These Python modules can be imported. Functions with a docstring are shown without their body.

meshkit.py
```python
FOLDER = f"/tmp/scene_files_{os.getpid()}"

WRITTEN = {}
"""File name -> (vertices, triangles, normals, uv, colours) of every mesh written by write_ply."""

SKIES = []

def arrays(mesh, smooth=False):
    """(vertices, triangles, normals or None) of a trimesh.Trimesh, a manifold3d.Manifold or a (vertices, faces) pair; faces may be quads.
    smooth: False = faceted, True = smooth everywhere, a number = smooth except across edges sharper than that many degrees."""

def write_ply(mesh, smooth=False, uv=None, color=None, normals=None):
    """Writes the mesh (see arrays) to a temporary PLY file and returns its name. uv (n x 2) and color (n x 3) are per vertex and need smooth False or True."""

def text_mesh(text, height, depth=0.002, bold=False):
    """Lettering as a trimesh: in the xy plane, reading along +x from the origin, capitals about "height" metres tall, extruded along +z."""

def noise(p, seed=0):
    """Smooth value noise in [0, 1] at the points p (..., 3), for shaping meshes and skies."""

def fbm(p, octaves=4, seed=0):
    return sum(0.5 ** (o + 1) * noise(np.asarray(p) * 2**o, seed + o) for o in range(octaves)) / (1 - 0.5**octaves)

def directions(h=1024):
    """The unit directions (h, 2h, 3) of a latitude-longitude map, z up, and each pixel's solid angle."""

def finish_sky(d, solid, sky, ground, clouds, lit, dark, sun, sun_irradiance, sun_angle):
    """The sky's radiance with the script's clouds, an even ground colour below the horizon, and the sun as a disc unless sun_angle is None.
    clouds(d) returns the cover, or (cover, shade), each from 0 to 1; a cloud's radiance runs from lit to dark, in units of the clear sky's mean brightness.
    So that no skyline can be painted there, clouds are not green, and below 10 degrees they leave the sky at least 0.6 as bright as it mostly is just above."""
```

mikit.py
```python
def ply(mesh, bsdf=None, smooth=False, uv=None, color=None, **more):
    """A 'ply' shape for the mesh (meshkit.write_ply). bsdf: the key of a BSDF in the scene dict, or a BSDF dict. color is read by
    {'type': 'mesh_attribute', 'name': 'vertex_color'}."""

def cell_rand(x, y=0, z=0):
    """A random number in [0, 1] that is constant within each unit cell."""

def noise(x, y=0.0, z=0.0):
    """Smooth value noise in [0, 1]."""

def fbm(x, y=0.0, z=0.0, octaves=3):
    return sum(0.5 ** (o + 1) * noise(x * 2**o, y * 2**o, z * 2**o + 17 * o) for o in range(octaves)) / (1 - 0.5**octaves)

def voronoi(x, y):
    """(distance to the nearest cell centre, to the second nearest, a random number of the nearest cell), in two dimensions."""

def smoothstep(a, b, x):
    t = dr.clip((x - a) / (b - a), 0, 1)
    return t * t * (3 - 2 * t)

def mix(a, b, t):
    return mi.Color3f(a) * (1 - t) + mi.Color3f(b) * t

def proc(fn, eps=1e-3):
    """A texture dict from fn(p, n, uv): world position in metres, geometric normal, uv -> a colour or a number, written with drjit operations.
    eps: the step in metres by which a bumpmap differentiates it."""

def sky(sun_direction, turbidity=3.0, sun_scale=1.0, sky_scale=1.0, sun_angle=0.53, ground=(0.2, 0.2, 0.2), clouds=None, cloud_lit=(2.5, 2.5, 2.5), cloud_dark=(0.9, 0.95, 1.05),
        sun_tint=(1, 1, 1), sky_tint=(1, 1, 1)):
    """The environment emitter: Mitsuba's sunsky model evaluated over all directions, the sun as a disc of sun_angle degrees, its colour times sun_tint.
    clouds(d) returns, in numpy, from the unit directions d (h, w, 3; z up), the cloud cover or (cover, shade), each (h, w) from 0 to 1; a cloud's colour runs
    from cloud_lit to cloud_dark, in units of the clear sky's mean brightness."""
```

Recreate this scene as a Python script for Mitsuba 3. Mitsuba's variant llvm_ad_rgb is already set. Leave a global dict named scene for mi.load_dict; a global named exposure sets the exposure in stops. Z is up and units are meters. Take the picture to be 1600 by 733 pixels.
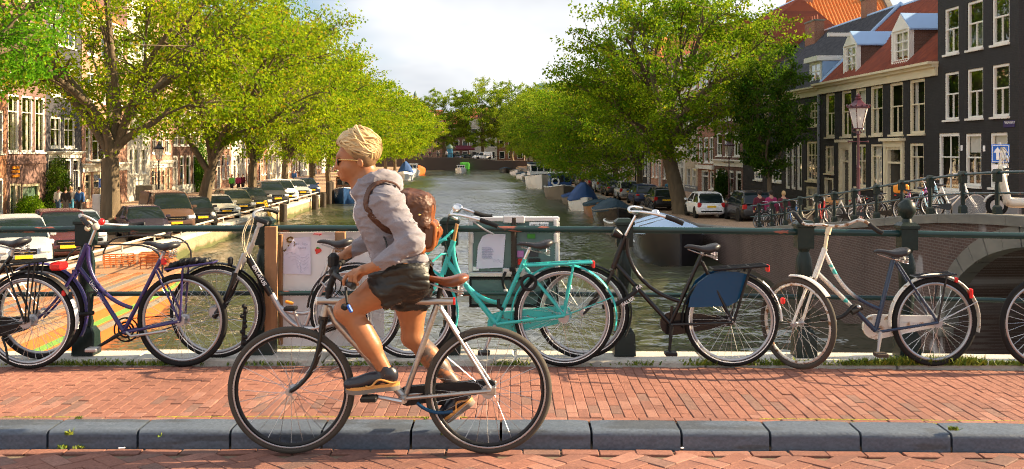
import math, random, numpy as np, trimesh, mitsuba as mi, drjit as dr, mikit, meshkit
from mikit import proc, noise, fbm, voronoi, cell_rand, smoothstep, mix
from scipy.spatial.transform import Rotation as Rot
from scipy.interpolate import PchipInterpolator
scene, labels = {}, {}
T = mi.ScalarTransform4f
PI = math.pi
# ---------------------------------------------------------------- camera, sky, exposure
F, CAMZ, HZ = 1620.0, 1.63, 236.0          # focal length and horizon row in photograph pixels, eye height
scene['camera'] = {'type': 'perspective', 'fov': math.degrees(2 * math.atan(800 / F)), 'fov_axis': 'x',
                   'principal_point_offset_y': (366.5 - HZ) / 733.0, 'near_clip': 0.1, 'far_clip': 3000.0,
                   'to_world': T().look_at(origin=[0, 0, CAMZ], target=[0, 1, CAMZ], up=[0, 0, 1])}
def clouds(d):
    p = d / np.maximum(d[..., 2:3] + 0.18, 0.05)
    n = meshkit.fbm(np.stack([p[..., 0] * 0.9 + 3.1, p[..., 1] * 0.6 + 7.7, p[..., 2] * 0 + 1.3], -1), 5, 3)
    m = meshkit.fbm(np.stack([p[..., 0] * 1.6 + 9.0, p[..., 1] * 1.1, p[..., 2] * 0 + 5.3], -1), 5, 11)
    return np.clip((n - 0.31) * 5.0, 0, 0.97), np.clip((m - 0.40) * 3.6, 0, 0.95)
SUN = (0.88, 0.085, 0.46)
scene['sky'] = mikit.sky(SUN, turbidity=3, clouds=clouds, cloud_lit=(3.1, 3.1, 3.1), cloud_dark=(1.9, 1.98, 2.12), sun_tint=(1.0, 0.99, 0.95), sun_scale=2.2)
exposure = 2.33
# ---------------------------------------------------------------- mesh helpers: a mesh is (vertices, triangles)
def tri(f):
    f = np.asarray(f, int)
    return np.vstack([f[:, [0, 1, 2]], f[:, [0, 2, 3]]]) if f.shape[1] == 4 else f
def mrg(*ms):
    if len(ms) == 1 and isinstance(ms[0], list): ms = ms[0]
    vs, fs, o = [], [], 0
    for v, f in ms:
        vs.append(np.asarray(v, float)); fs.append(tri(f) + o); o += len(v)
    return np.vstack(vs), np.vstack(fs)
def xf(m, M):
    M = np.asarray(M, float)
    return np.asarray(m[0]) @ M[:3, :3].T + M[:3, 3], m[1]
def mat4(R=None, t=(0, 0, 0)):
    M = np.eye(4)
    if R is not None: M[:3, :3] = R
    M[:3, 3] = t
    return M
def rz(a): return Rot.from_euler('z', a).as_matrix()
def ry(a): return Rot.from_euler('y', a).as_matrix()
def rx(a): return Rot.from_euler('x', a).as_matrix()
BOXF = np.array([[0, 1, 3, 2], [4, 6, 7, 5], [0, 4, 5, 1], [2, 3, 7, 6], [0, 2, 6, 4], [1, 5, 7, 3]])
def box(x0, x1, y0, y1, z0, z1):
    return np.array([[x, y, z] for x in (x0, x1) for y in (y0, y1) for z in (z0, z1)], float), tri(BOXF)
def cbox(c, s, R=None):
    v, f = box(-s[0] / 2, s[0] / 2, -s[1] / 2, s[1] / 2, -s[2] / 2, s[2] / 2)
    return (v if R is None else v @ np.asarray(R).T) + np.asarray(c), f
_S = np.array([[x, y, z] for x in (-1, 1) for y in (-1, 1) for z in (-1, 1)], float)
_BS, _BA = np.repeat(_S, 3, 0), np.tile(np.eye(3), (8, 1))
def _bt():
    h = trimesh.convex.convex_hull(_BS * 0.7 + _BS * 0.3 * _BA)
    from scipy.spatial import cKDTree
    i = cKDTree(_BS * 0.7 + _BS * 0.3 * _BA).query(h.vertices)[1]
    return i[h.faces]
_BF = _bt()
def bbox(c, s, b, R=None):                                        # box with chamfered edges
    h = np.asarray(s, float) / 2
    v = _BS * (h - b) + _BS * b * _BA
    return (v if R is None else v @ np.asarray(R).T) + np.asarray(c), _BF
def smooth_path(p, n=24):
    p = np.asarray(p, float)
    if len(p) < 3: return p
    t = np.r_[0, np.cumsum(np.linalg.norm(np.diff(p, axis=0), axis=1))]
    from scipy.interpolate import CubicSpline
    return CubicSpline(t, p)(np.linspace(0, t[-1], n))
def tube(p, r, n=8, caps=True):
    p = np.asarray(p, float); r = np.broadcast_to(np.asarray(r, float), (len(p),))
    t = np.gradient(p, axis=0); t /= np.linalg.norm(t, axis=1, keepdims=True) + 1e-12
    a = np.cross(t[0], [0, 0, 1.0] if abs(t[0, 2]) < 0.9 else [1.0, 0, 0]); a /= np.linalg.norm(a)
    A = np.empty_like(p)
    for i in range(len(p)):
        a = a - t[i] * (a @ t[i]); a /= np.linalg.norm(a) + 1e-12; A[i] = a
    Bn = np.cross(t, A); th = np.arange(n) * 2 * PI / n
    v = (p[:, None] + r[:, None, None] * (np.cos(th)[None, :, None] * A[:, None] + np.sin(th)[None, :, None] * Bn[:, None])).reshape(-1, 3)
    i, j = np.meshgrid(np.arange(len(p) - 1), np.arange(n), indexing='ij')
    q = np.stack([i * n + j, i * n + (j + 1) % n, (i + 1) * n + (j + 1) % n, (i + 1) * n + j], -1).reshape(-1, 4)
    f = tri(q)
    if caps:
        k = len(v); v = np.vstack([v, p[:1], p[-1:]]); jj = np.arange(n); o = (len(p) - 1) * n
        f = np.vstack([f, np.stack([(jj + 1) % n, jj, jj * 0 + k], 1), np.stack([o + jj, o + (jj + 1) % n, jj * 0 + k + 1], 1)])
    return v, f
def rod(a, b, r, n=8): return tube([a, b], r, n)
def lathe(prof, n=20):                                            # (radius, z) about the z axis
    p = np.asarray(prof, float); th = np.arange(n) * 2 * PI / n
    v = np.stack([p[:, None, 0] * np.cos(th), p[:, None, 0] * np.sin(th), np.repeat(p[:, 1:2], n, 1)], -1).reshape(-1, 3)
    i, j = np.meshgrid(np.arange(len(p) - 1), np.arange(n), indexing='ij')
    q = np.stack([i * n + j, i * n + (j + 1) % n, (i + 1) * n + (j + 1) % n, (i + 1) * n + j], -1).reshape(-1, 4)
    return v, tri(q)
def square_post(prof):                                            # like lathe with a square section: (half width, z)
    v, f = lathe([(r * math.sqrt(2), z) for r, z in prof], 4)
    return v @ rz(PI / 4).T, f
RY = rx(PI / 2)                                                   # z axis -> -y axis
def ring(R, r, n=64, m=10, rw=None):                              # torus about the y axis; rw = half width along y
    a = np.arange(m) * 2 * PI / m
    prof = np.stack([R + r * np.cos(a), (rw or r) * np.sin(a)], 1)
    v, f = lathe(np.vstack([prof, prof[:1]]), n)
    return v @ RY.T, f
def loft(secs, closed=True, caps=True):                           # list of equal-length point rings
    S = np.asarray(secs, float); k, n = S.shape[:2]; v = S.reshape(-1, 3)
    i, j = np.meshgrid(np.arange(k - 1), np.arange(n if closed else n - 1), indexing='ij')
    q = np.stack([i * n + j, i * n + (j + 1) % n, (i + 1) * n + (j + 1) % n, (i + 1) * n + j], -1).reshape(-1, 4)
    f = tri(q)
    if caps and closed:
        o = len(v); v = np.vstack([v, S[0].mean(0), S[-1].mean(0)]); jj = np.arange(n); e = (k - 1) * n
        f = np.vstack([f, np.stack([(jj + 1) % n, jj, jj * 0 + o], 1), np.stack([e + jj, e + (jj + 1) % n, jj * 0 + o + 1], 1)])
    return v, f
def prism(poly, y0, y1):                                          # polygon in (x, z) extruded along y
    from shapely.geometry import Polygon
    m = trimesh.creation.extrude_polygon(Polygon(poly), y1 - y0, engine='earcut')
    v = np.array(m.vertices)
    return np.stack([v[:, 0], y1 - v[:, 2], v[:, 1]], 1), np.array(m.faces)
def sheet(poly, z):
    from shapely.geometry import Polygon
    v, f = trimesh.creation.triangulate_polygon(Polygon(poly), engine='earcut')
    return np.column_stack([v, np.full(len(v), z)]), np.array(f)
def ball(c, r, sub=2):
    m = trimesh.creation.icosphere(sub, 1.0)
    return np.array(m.vertices) * r + np.asarray(c), np.array(m.faces)
def text(s, h, depth=0.002, bold=False):
    m = meshkit.text_mesh(s, h, depth, bold)
    return np.array(m.vertices), np.array(m.faces)
def on_plane(m, o, ux, uz):                                       # a mesh drawn in xy onto the plane through o spanned by ux, uz
    ux, uz = np.asarray(ux, float), np.asarray(uz, float)
    ux /= np.linalg.norm(ux); uz = uz / np.linalg.norm(uz); n = np.cross(ux, uz)
    return xf(m, mat4(np.stack([ux, uz, n], 1), o))
# ---------------------------------------------------------------- signed distance fields -> meshes (bodies, clothes, bags)
class SDF:
    def __init__(s, lo, hi, h):
        s.lo, s.h = np.asarray(lo, float), h
        s.n = np.ceil((np.asarray(hi) - s.lo) / h).astype(int) + 1
        s.g = np.full(s.n, 0.5, np.float32)
    def _sl(s, lo, hi):
        a = np.clip(np.floor((np.asarray(lo) - s.lo) / s.h).astype(int), 0, s.n); b = np.clip(np.ceil((np.asarray(hi) - s.lo) / s.h).astype(int) + 1, 0, s.n)
        sl = tuple(slice(x, y) for x, y in zip(a, b))
        P = np.stack(np.meshgrid(*[(np.arange(x, y) * s.h + l) for x, y, l in zip(a, b, s.lo)], indexing='ij'), -1).astype(np.float32)
        return sl, P
    def op(s, fn, lo, hi, k=0.0, mode='u'):
        sl, P = s._sl(lo, hi)
        if P.size == 0: return
        d, g = fn(P).astype(np.float32), s.g[sl]
        if mode == 'u':
            if k > 0:
                h = np.maximum(k - np.abs(d - g), 0) / k
                s.g[sl] = np.minimum(d, g) - h * h * k / 4
            else: s.g[sl] = np.minimum(d, g)
        elif mode == 's':
            h = np.maximum(k - np.abs(-d - g), 0) / k if k > 0 else 0
            s.g[sl] = np.maximum(-d, g) + h * h * k / 4
        elif mode == 'add': s.g[sl] = g + d
    def cap(s, a, b, ra, rb=None, k=0.02, mode='u', sq=None):
        a, b = np.asarray(a, float), np.asarray(b, float); rb = ra if rb is None else rb
        m = max(ra, rb) * (1.0 if sq is None else max(sq)) + 3 * k + 2 * s.h
        def fn(P):
            ab = b - a; t = np.clip(((P - a) @ ab) / max(ab @ ab, 1e-9), 0, 1)
            q = P - a - t[..., None] * ab
            if sq is not None: q = q / np.asarray(sq)
            return np.linalg.norm(q, axis=-1) - (ra + (rb - ra) * t)
        s.op(fn, np.minimum(a, b) - m, np.maximum(a, b) + m, k, mode)
    def ell(s, c, r, R=None, k=0.02, mode='u'):
        c, r = np.asarray(c, float), np.asarray(r, float); m = r.max() + 3 * k + 2 * s.h
        def fn(P):
            q = (P - c) if R is None else (P - c) @ R
            l = np.linalg.norm(q / r, axis=-1); l2 = np.linalg.norm(q / (r * r), axis=-1)
            return l * (l - 1) / np.maximum(l2, 1e-6)
        s.op(fn, c - m, c + m, k, mode)
    def rbox(s, c, half, rad, R=None, k=0.0, mode='u'):
        c, half = np.asarray(c, float), np.asarray(half, float); m = np.linalg.norm(half) + 3 * k + 2 * s.h
        def fn(P):
            q = (P - c) if R is None else (P - c) @ R
            q = np.abs(q) - half + rad
            return np.linalg.norm(np.maximum(q, 0), axis=-1) + np.minimum(q.max(-1), 0) - rad
        s.op(fn, c - m, c + m, k, mode)
    def cut(s, o, n):                                             # removes the half space n.(p-o) > 0
        n = np.asarray(n, float); n /= np.linalg.norm(n)
        s.op(lambda P: -((P - np.asarray(o)) @ n), s.lo, s.lo + s.n * s.h, 0.006, 's')
    def mesh(s):
        g = s.g; inside = g < 0
        c = [inside[i:g.shape[0] - 1 + i, j:g.shape[1] - 1 + j, k:g.shape[2] - 1 + k] for i in (0, 1) for j in (0, 1) for k in (0, 1)]
        cnt = sum(x.astype(np.int8) for x in c); cells = np.argwhere((cnt > 0) & (cnt < 8))
        idx = -np.ones(cnt.shape, int); idx[tuple(cells.T)] = np.arange(len(cells))
        off = np.array([[i, j, k] for i in (0, 1) for j in (0, 1) for k in (0, 1)])
        vals = np.stack([g[tuple((cells + o).T)] for o in off], 1)
        acc, w = np.zeros((len(cells), 3)), np.zeros(len(cells))
        for a in range(8):
            for b in range(a + 1, 8):
                if np.abs(off[a] - off[b]).sum() != 1: continue
                va, vb = vals[:, a], vals[:, b]; m = (va < 0) != (vb < 0)
                t = np.where(m, va / np.where(m, va - vb, 1), 0)
                acc += m[:, None] * (off[a] + t[:, None] * (off[b] - off[a])); w += m
        v = (cells + acc / w[:, None]) * s.h + s.lo
        quads = []
        for ax in range(3):
            sh = [slice(None)] * 3; sh2 = [slice(None)] * 3; sh[ax] = slice(0, -1); sh2[ax] = slice(1, None)
            A, B = inside[tuple(sh)], inside[tuple(sh2)]
            e = np.argwhere(A != B); u, w_ = (ax + 1) % 3, (ax + 2) % 3
            ok = (e[:, u] > 0) & (e[:, w_] > 0) & (e[:, u] < g.shape[u] - 1) & (e[:, w_] < g.shape[w_] - 1); e = e[ok]
            U, W = np.eye(3, dtype=int)[u], np.eye(3, dtype=int)[w_]
            q = np.stack([idx[tuple((e - U * i - W * j).T)] for i, j in ((1, 1), (0, 1), (0, 0), (1, 0))], 1)
            fl = A[tuple(e.T)]; q = np.where(fl[:, None], q, q[:, ::-1]); quads.append(q)
        return v, tri(np.vstack(quads))
# ---------------------------------------------------------------- scene bookkeeping
LIM = {}
def num(key, used):
    if key not in used: used.add(key); return key
    i = LIM.get((id(used), key), 0)
    while True:
        i += 1; k = f'{key}_{i:03d}'
        if k not in used: used.add(k); LIM[(id(used), key)] = i; return k
USED = set()
def ply(mesh, m, smooth=False, **kw): return mikit.ply((np.asarray(mesh[0], float), tri(mesh[1])), 'mat_' + m, smooth, **kw)
class Kit:                                                        # the parts of one kind of thing, to be placed once or many times
    def __init__(s): s.parts, s.used, s.tags = {}, set(), {}
    def add(s, name, mesh, m, smooth=False, label=None, kind=None, **kw):
        k = num(name, s.used)
        if isinstance(mesh, list): mesh = mrg(*mesh)
        s.parts[k] = ply(mesh, m, smooth, **kw)
        if label or kind: s.tags[k] = {**({'label': label} if label else {}), **({'kind': kind} if kind else {})}
        return k
    def place(s, name, label, cat, group=None, M=None, swap=None, kind=None, key=None):
        r = key or num(name, USED)
        tw = {} if M is None else {'to_world': T(np.asarray(M, float).tolist())}
        if s.parts.keys() == {'self'}: items = [(r, s.parts['self'])]
        else: items = [(f'{r}__{k}' if k != 'self' else r, d) for k, d in s.parts.items()]
        for k, d in items:
            d = {**d, **tw}
            if swap and d['bsdf']['id'][4:] in swap: d['bsdf'] = {'type': 'ref', 'id': 'mat_' + swap[d['bsdf']['id'][4:]]}
            scene[k] = d
        if kind: labels[r] = {'kind': kind, **({'label': label} if label else {})}
        else: labels[r] = {'label': label, 'category': cat, **({'group': group} if group else {})}
        for k, t in s.tags.items(): labels[f'{r}__{k}'] = dict(t)
        return r
def one(name, label, cat, mesh, m, smooth=False, group=None, kind=None, M=None, **kw):
    k = Kit(); k.add('self', mesh, m, smooth, **kw)
    return k.place(name, label, cat, group, M, kind=kind)
# ---------------------------------------------------------------- materials
def rgb(c): return {'type': 'rgb', 'value': [float(x) for x in (c if isinstance(c, (tuple, list)) else (c, c, c))]}
def mat(name, c, rough=0.6, metal=0.0, spec=0.5, coat=0.0, bump=None, bscale=1.0, **kw):
    b = {'type': 'principled', 'base_color': c if isinstance(c, dict) else rgb(c), 'roughness': rough if isinstance(rough, dict) else float(rough), 'metallic': float(metal), 'specular': float(spec), **kw}
    if coat: b['clearcoat'], b['clearcoat_gloss'] = float(coat), 0.92
    if bump is not None: b = {'type': 'bumpmap', 'arbitrary': bump, 'scale': float(bscale), 'bsdf': b}
    scene['mat_' + name] = {'type': 'twosided', 'bsdf': b}
    return name
VCOL = {'type': 'mesh_attribute', 'name': 'vertex_color'}
def tint(mesh, c): return np.broadcast_to(np.asarray(c, float), (len(mesh[0]), 3))
# ---------------------------------------------------------------- where pixels of the photograph lie in the world
def at(px, py, Y): return np.array([(px - 800) / F * Y, Y, CAMZ - (py - HZ) / F * Y])
TH = 61.0 / F; CS, SN = math.cos(TH), math.sin(TH)                # the canal runs a little to the left of straight ahead
def can(l, s, z=0.0): return np.array([l * CS - s * SN, s * CS + l * SN, z])
CM = mat4(np.array([[CS, -SN, 0], [SN, CS, 0], [0, 0, 1.0]]))     # canal frame (l, s, z) -> world
def U(px, l):                                                     # s at which a point at lateral distance l shows at column px
    k = (px - 800) / F
    return l * (CS - k * SN) / (k * CS + SN)
QZ, WZ = -2.27, -3.10                                             # level of the quays, level of the water
# ---------------------------------------------------------------- surface materials
def brick_tex(c1, c2, mortar, bw=0.21, bh=0.065, axis=1, soft=0.25):
    def fn(p, n, uv):
        u = dr.select(dr.abs(n.x) > dr.abs(n.y), p.y, p.x)
        r = dr.floor(p.z / bh); x = u / bw + 0.5 * (r - 2 * dr.floor(r / 2))
        rnd = cell_rand(dr.floor(x), r, 3)
        fx, fz = x - dr.floor(x), p.z / bh - r
        j = dr.minimum(dr.minimum(fx, 1 - fx) * bw, dr.minimum(fz, 1 - fz) * bh)
        m = 1 - smoothstep(0.003, 0.010, j)
        big = fbm(p.x * 0.5, p.y * 0.5, p.z * 0.7)
        c = mix(c1, c2, dr.clip(rnd * 0.6 + big * 0.7 - 0.15, 0, 1))
        return mix(c, mortar, m * 0.8) * (0.8 + 0.4 * fbm(p.x * 2.0, p.y * 2.0, p.z * 0.6))
    return proc(fn)
def brick_bump(bw=0.21, bh=0.065):
    def fn(p, n, uv):
        u = dr.select(dr.abs(n.x) > dr.abs(n.y), p.y, p.x)
        r = dr.floor(p.z / bh); x = u / bw + 0.5 * (r - 2 * dr.floor(r / 2))
        fx, fz = x - dr.floor(x), p.z / bh - r
        j = dr.minimum(dr.minimum(fx, 1 - fx) * bw, dr.minimum(fz, 1 - fz) * bh)
        return smoothstep(0.0, 0.012, j) * 0.006
    return proc(fn, 0.004)
mat('brick_red', brick_tex((0.30, 0.11, 0.055), (0.20, 0.075, 0.045), (0.30, 0.25, 0.2)), 0.85)
mat('brick_pink', brick_tex((0.37, 0.18, 0.115), (0.28, 0.125, 0.08), (0.45, 0.36, 0.3)), 0.85)
mat('brick_brown', brick_tex((0.15, 0.07, 0.045), (0.09, 0.042, 0.03), (0.16, 0.12, 0.1)), 0.85)
mat('brick_black', brick_tex((0.021, 0.0195, 0.021), (0.015, 0.014, 0.0155), (0.010, 0.0095, 0.010)), 0.7, bump=brick_bump(), bscale=1.0)
def plaster(c, v=0.25):
    a = tuple(x * (1 - v) for x in c)
    return proc(lambda p, n, uv: mix(a, c, smoothstep(0.25, 0.7, fbm(p.x * 0.9, p.y * 0.9, p.z * 0.5, 4))))
mat('stucco_mauve', plaster((0.20, 0.12, 0.105)), 0.85)
mat('stucco_cream', plaster((0.47, 0.39, 0.28)), 0.85)
mat('stucco_white', plaster((0.58, 0.55, 0.48), 0.25), 0.8)
mat('stucco_slate', (0.05, 0.05, 0.062), 0.75)
mat('stucco_grey', (0.2, 0.2, 0.21), 0.8)
mat('brick_orange', brick_tex((0.36, 0.155, 0.07), (0.28, 0.11, 0.05), (0.3, 0.22, 0.16)), 0.85)
mat('white_paint', (0.74, 0.72, 0.66), 0.45)
mat('cream_paint', (0.66, 0.58, 0.40), 0.5)
mat('black_paint', (0.015, 0.015, 0.017), 0.35)
mat('door_green', (0.02, 0.05, 0.035), 0.3)
mat('curtain', (0.62, 0.6, 0.54), 0.9)
mat('room', (0.035, 0.03, 0.025), 0.9)
mat('curtain_green', (0.18, 0.3, 0.22), 0.9)
mat('wood_warm', (0.4, 0.2, 0.07), 0.5)
scene['mat_glass'] = {'type': 'thindielectric', 'int_ior': 1.52}
mat('zinc_blue', (0.26, 0.4, 0.62), 0.4, 0.0)
mat('zinc', (0.33, 0.36, 0.4), 0.45, 0.5)
mat('slate_roof', proc(lambda p, n, uv: mix((0.03, 0.031, 0.04), (0.06, 0.06, 0.07), cell_rand(dr.floor(p.y * 4), dr.floor(p.z * 6)))), 0.5)
mat('tile_red', proc(lambda p, n, uv: mix((0.30, 0.07, 0.03), (0.17, 0.045, 0.028), dr.clip(cell_rand(dr.floor(p.y * 4.2), dr.floor(p.z * 5)) * 0.6 + fbm(p.x, p.y, p.z) * 0.5, 0, 1))), 0.75)
mat('tile_orange', (0.55, 0.19, 0.045), 0.75)
mat('copper_green', (0.07, 0.13, 0.11), 0.6)
# the roads
def clay(lo, hi):
    return lambda p, n, uv: mix(lo, hi, fbm(p.x * 9, p.y * 9, p.z * 9, 3)) * (0.72 + 0.5 * fbm(p.x * 90, p.y * 90, p.z * 60, 2)) * (0.7 + 0.55 * fbm(p.x * 1.3, p.y * 1.3, 0.0, 3))
for i, (lo, hi) in enumerate((((0.185, 0.078, 0.056), (0.255, 0.112, 0.08)), ((0.155, 0.069, 0.053), (0.22, 0.1, 0.075)), ((0.22, 0.103, 0.077), (0.29, 0.146, 0.112)), ((0.14, 0.075, 0.06), (0.19, 0.108, 0.088)))):
    mat(f'clay_{i}', (lo[0], lo[1], lo[2]) if False else proc(clay(lo, hi)), 0.85, bump=proc(lambda p, n, uv: fbm(p.x * 160, p.y * 160, p.z * 100, 3) * 0.0016, 0.002) if i == 0 else None)
mat('joint_sand', proc(lambda p, n, uv: mix((0.09, 0.065, 0.045), (0.17, 0.13, 0.09), fbm(p.x * 40, p.y * 40, 0.0, 3))), 0.95)
mat('kerb_stone', proc(lambda p, n, uv: mix((0.05, 0.065, 0.093), (0.082, 0.102, 0.132), fbm(p.x * 6, p.y * 14, p.z * 14, 4)) * (0.7 + 0.6 * fbm(p.x * 80, p.y * 80, p.z * 80, 2)) * mix((1, 1, 1), (0.72, 0.66, 0.6), smoothstep(0.56, 0.7, fbm(p.x * 3 + 9, p.y * 9, p.z * 20))) * dr.select(n.y < -0.7, 0.42 + 0.4 * fbm(p.x * 5, 0.0, p.z * 30, 3), 1.15)), 0.45,  # front faces darkened, other faces lightened by normal: shade put into the stone colour
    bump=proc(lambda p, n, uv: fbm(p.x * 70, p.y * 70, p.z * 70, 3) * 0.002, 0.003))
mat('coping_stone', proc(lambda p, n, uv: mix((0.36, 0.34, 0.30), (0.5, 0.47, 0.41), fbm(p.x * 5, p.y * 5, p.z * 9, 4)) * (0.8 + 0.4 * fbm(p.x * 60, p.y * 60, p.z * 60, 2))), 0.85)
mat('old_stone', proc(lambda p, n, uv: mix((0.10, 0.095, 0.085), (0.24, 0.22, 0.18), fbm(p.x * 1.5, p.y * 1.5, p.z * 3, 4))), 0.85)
def quay_ground(p, n, uv):
    bx, by = p.x / 0.21, p.y / 0.105
    r = dr.floor(by); x = bx + 0.5 * (r - 2 * dr.floor(r / 2))
    fx, fy = x - dr.floor(x), by - r
    j = dr.minimum(dr.minimum(fx, 1 - fx) * 0.21, dr.minimum(fy, 1 - fy) * 0.105)
    c = mix((0.23, 0.15, 0.10), (0.34, 0.22, 0.14), dr.clip(cell_rand(dr.floor(x), r) * 0.5 + fbm(p.x * 0.4, p.y * 0.4, 0.0, 4) * 0.7, 0, 1))
    return mix(c, (0.10, 0.08, 0.06), (1 - smoothstep(0.003, 0.012, j)) * 0.7)
mat('quay_paving', proc(quay_ground), 0.85)
def wet_wall(p, n, uv):
    r = dr.floor(p.z / 0.08); u = p.y / 0.22 + 0.5 * (r - 2 * dr.floor(r / 2))
    fx, fz = u - dr.floor(u), p.z / 0.08 - r
    j = dr.minimum(dr.minimum(fx, 1 - fx) * 0.22, dr.minimum(fz, 1 - fz) * 0.08)
    st = fbm(p.x * 2 + p.y * 1.6, p.z * 0.35, 2.0, 4)
    c = mix((0.22, 0.145, 0.085), (0.36, 0.25, 0.15), dr.clip(cell_rand(dr.floor(u), r) * 0.5 + st * 0.6, 0, 1))
    c = mix(c, (0.3, 0.26, 0.2), (1 - smoothstep(0.004, 0.012, j)) * 0.6)
    return mix(c, (0.05, 0.075, 0.015), (1 - smoothstep(0.10, 0.34, p.z - WZ + (st - 0.5) * 0.3)) * 0.85)
mat('quay_brick', proc(wet_wall), 0.85)
def hump_wall(p, n, uv):
    r = dr.floor(p.z / 0.07); u = p.y / 0.21 + 0.5 * (r - 2 * dr.floor(r / 2))
    fx, fz = u - dr.floor(u), p.z / 0.07 - r
    j = dr.minimum(dr.minimum(fx, 1 - fx) * 0.21, dr.minimum(fz, 1 - fz) * 0.07)
    st = fbm(p.y * 1.1, p.z * 0.3, 4.0, 4)
    c = mix((0.062, 0.036, 0.030), (0.105, 0.062, 0.05), dr.clip(cell_rand(dr.floor(u), r) * 0.5 + st * 0.6, 0, 1))
    c = mix(c, (0.17, 0.14, 0.12), (1 - smoothstep(0.003, 0.016, j)) * 0.7)
    c = mix(c, (0.42, 0.4, 0.4), smoothstep(0.62, 0.74, fbm(p.y * 1.3 + 3.0, p.z * 0.8, 8.0, 4)) * smoothstep(26.5, 24.0, p.y) * 0.6)
    return c * (0.6 + 0.7 * fbm(p.y * 0.8, p.z * 0.25, 9.0, 3))
mat('hump_brick', proc(hump_wall), 0.85, bump=brick_bump(0.21, 0.07), bscale=1.0)
# water
def waves(p, n, uv):
    a, b = p.x * CS + p.y * SN, p.y * CS - p.x * SN
    w = (noise(a * 2.9 - 0.5 * b, b * 3.3, 5.0) - 0.5) * 0.035 + (noise(a * 6.5 + b * 1.1, b * 8.0, 9.0) - 0.5) * 0.017 + (noise(a * 14, b * 17, 2.0) - 0.5) * 0.006
    return 0.95 * w * (0.25 + 1.5 * fbm(a * 0.13, b * 0.07, 1.0, 2))
mat('water', (0.046, 0.048, 0.030), 0.05, spec=1.0, bump=proc(waves, 0.02), bscale=1.0)
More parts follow.
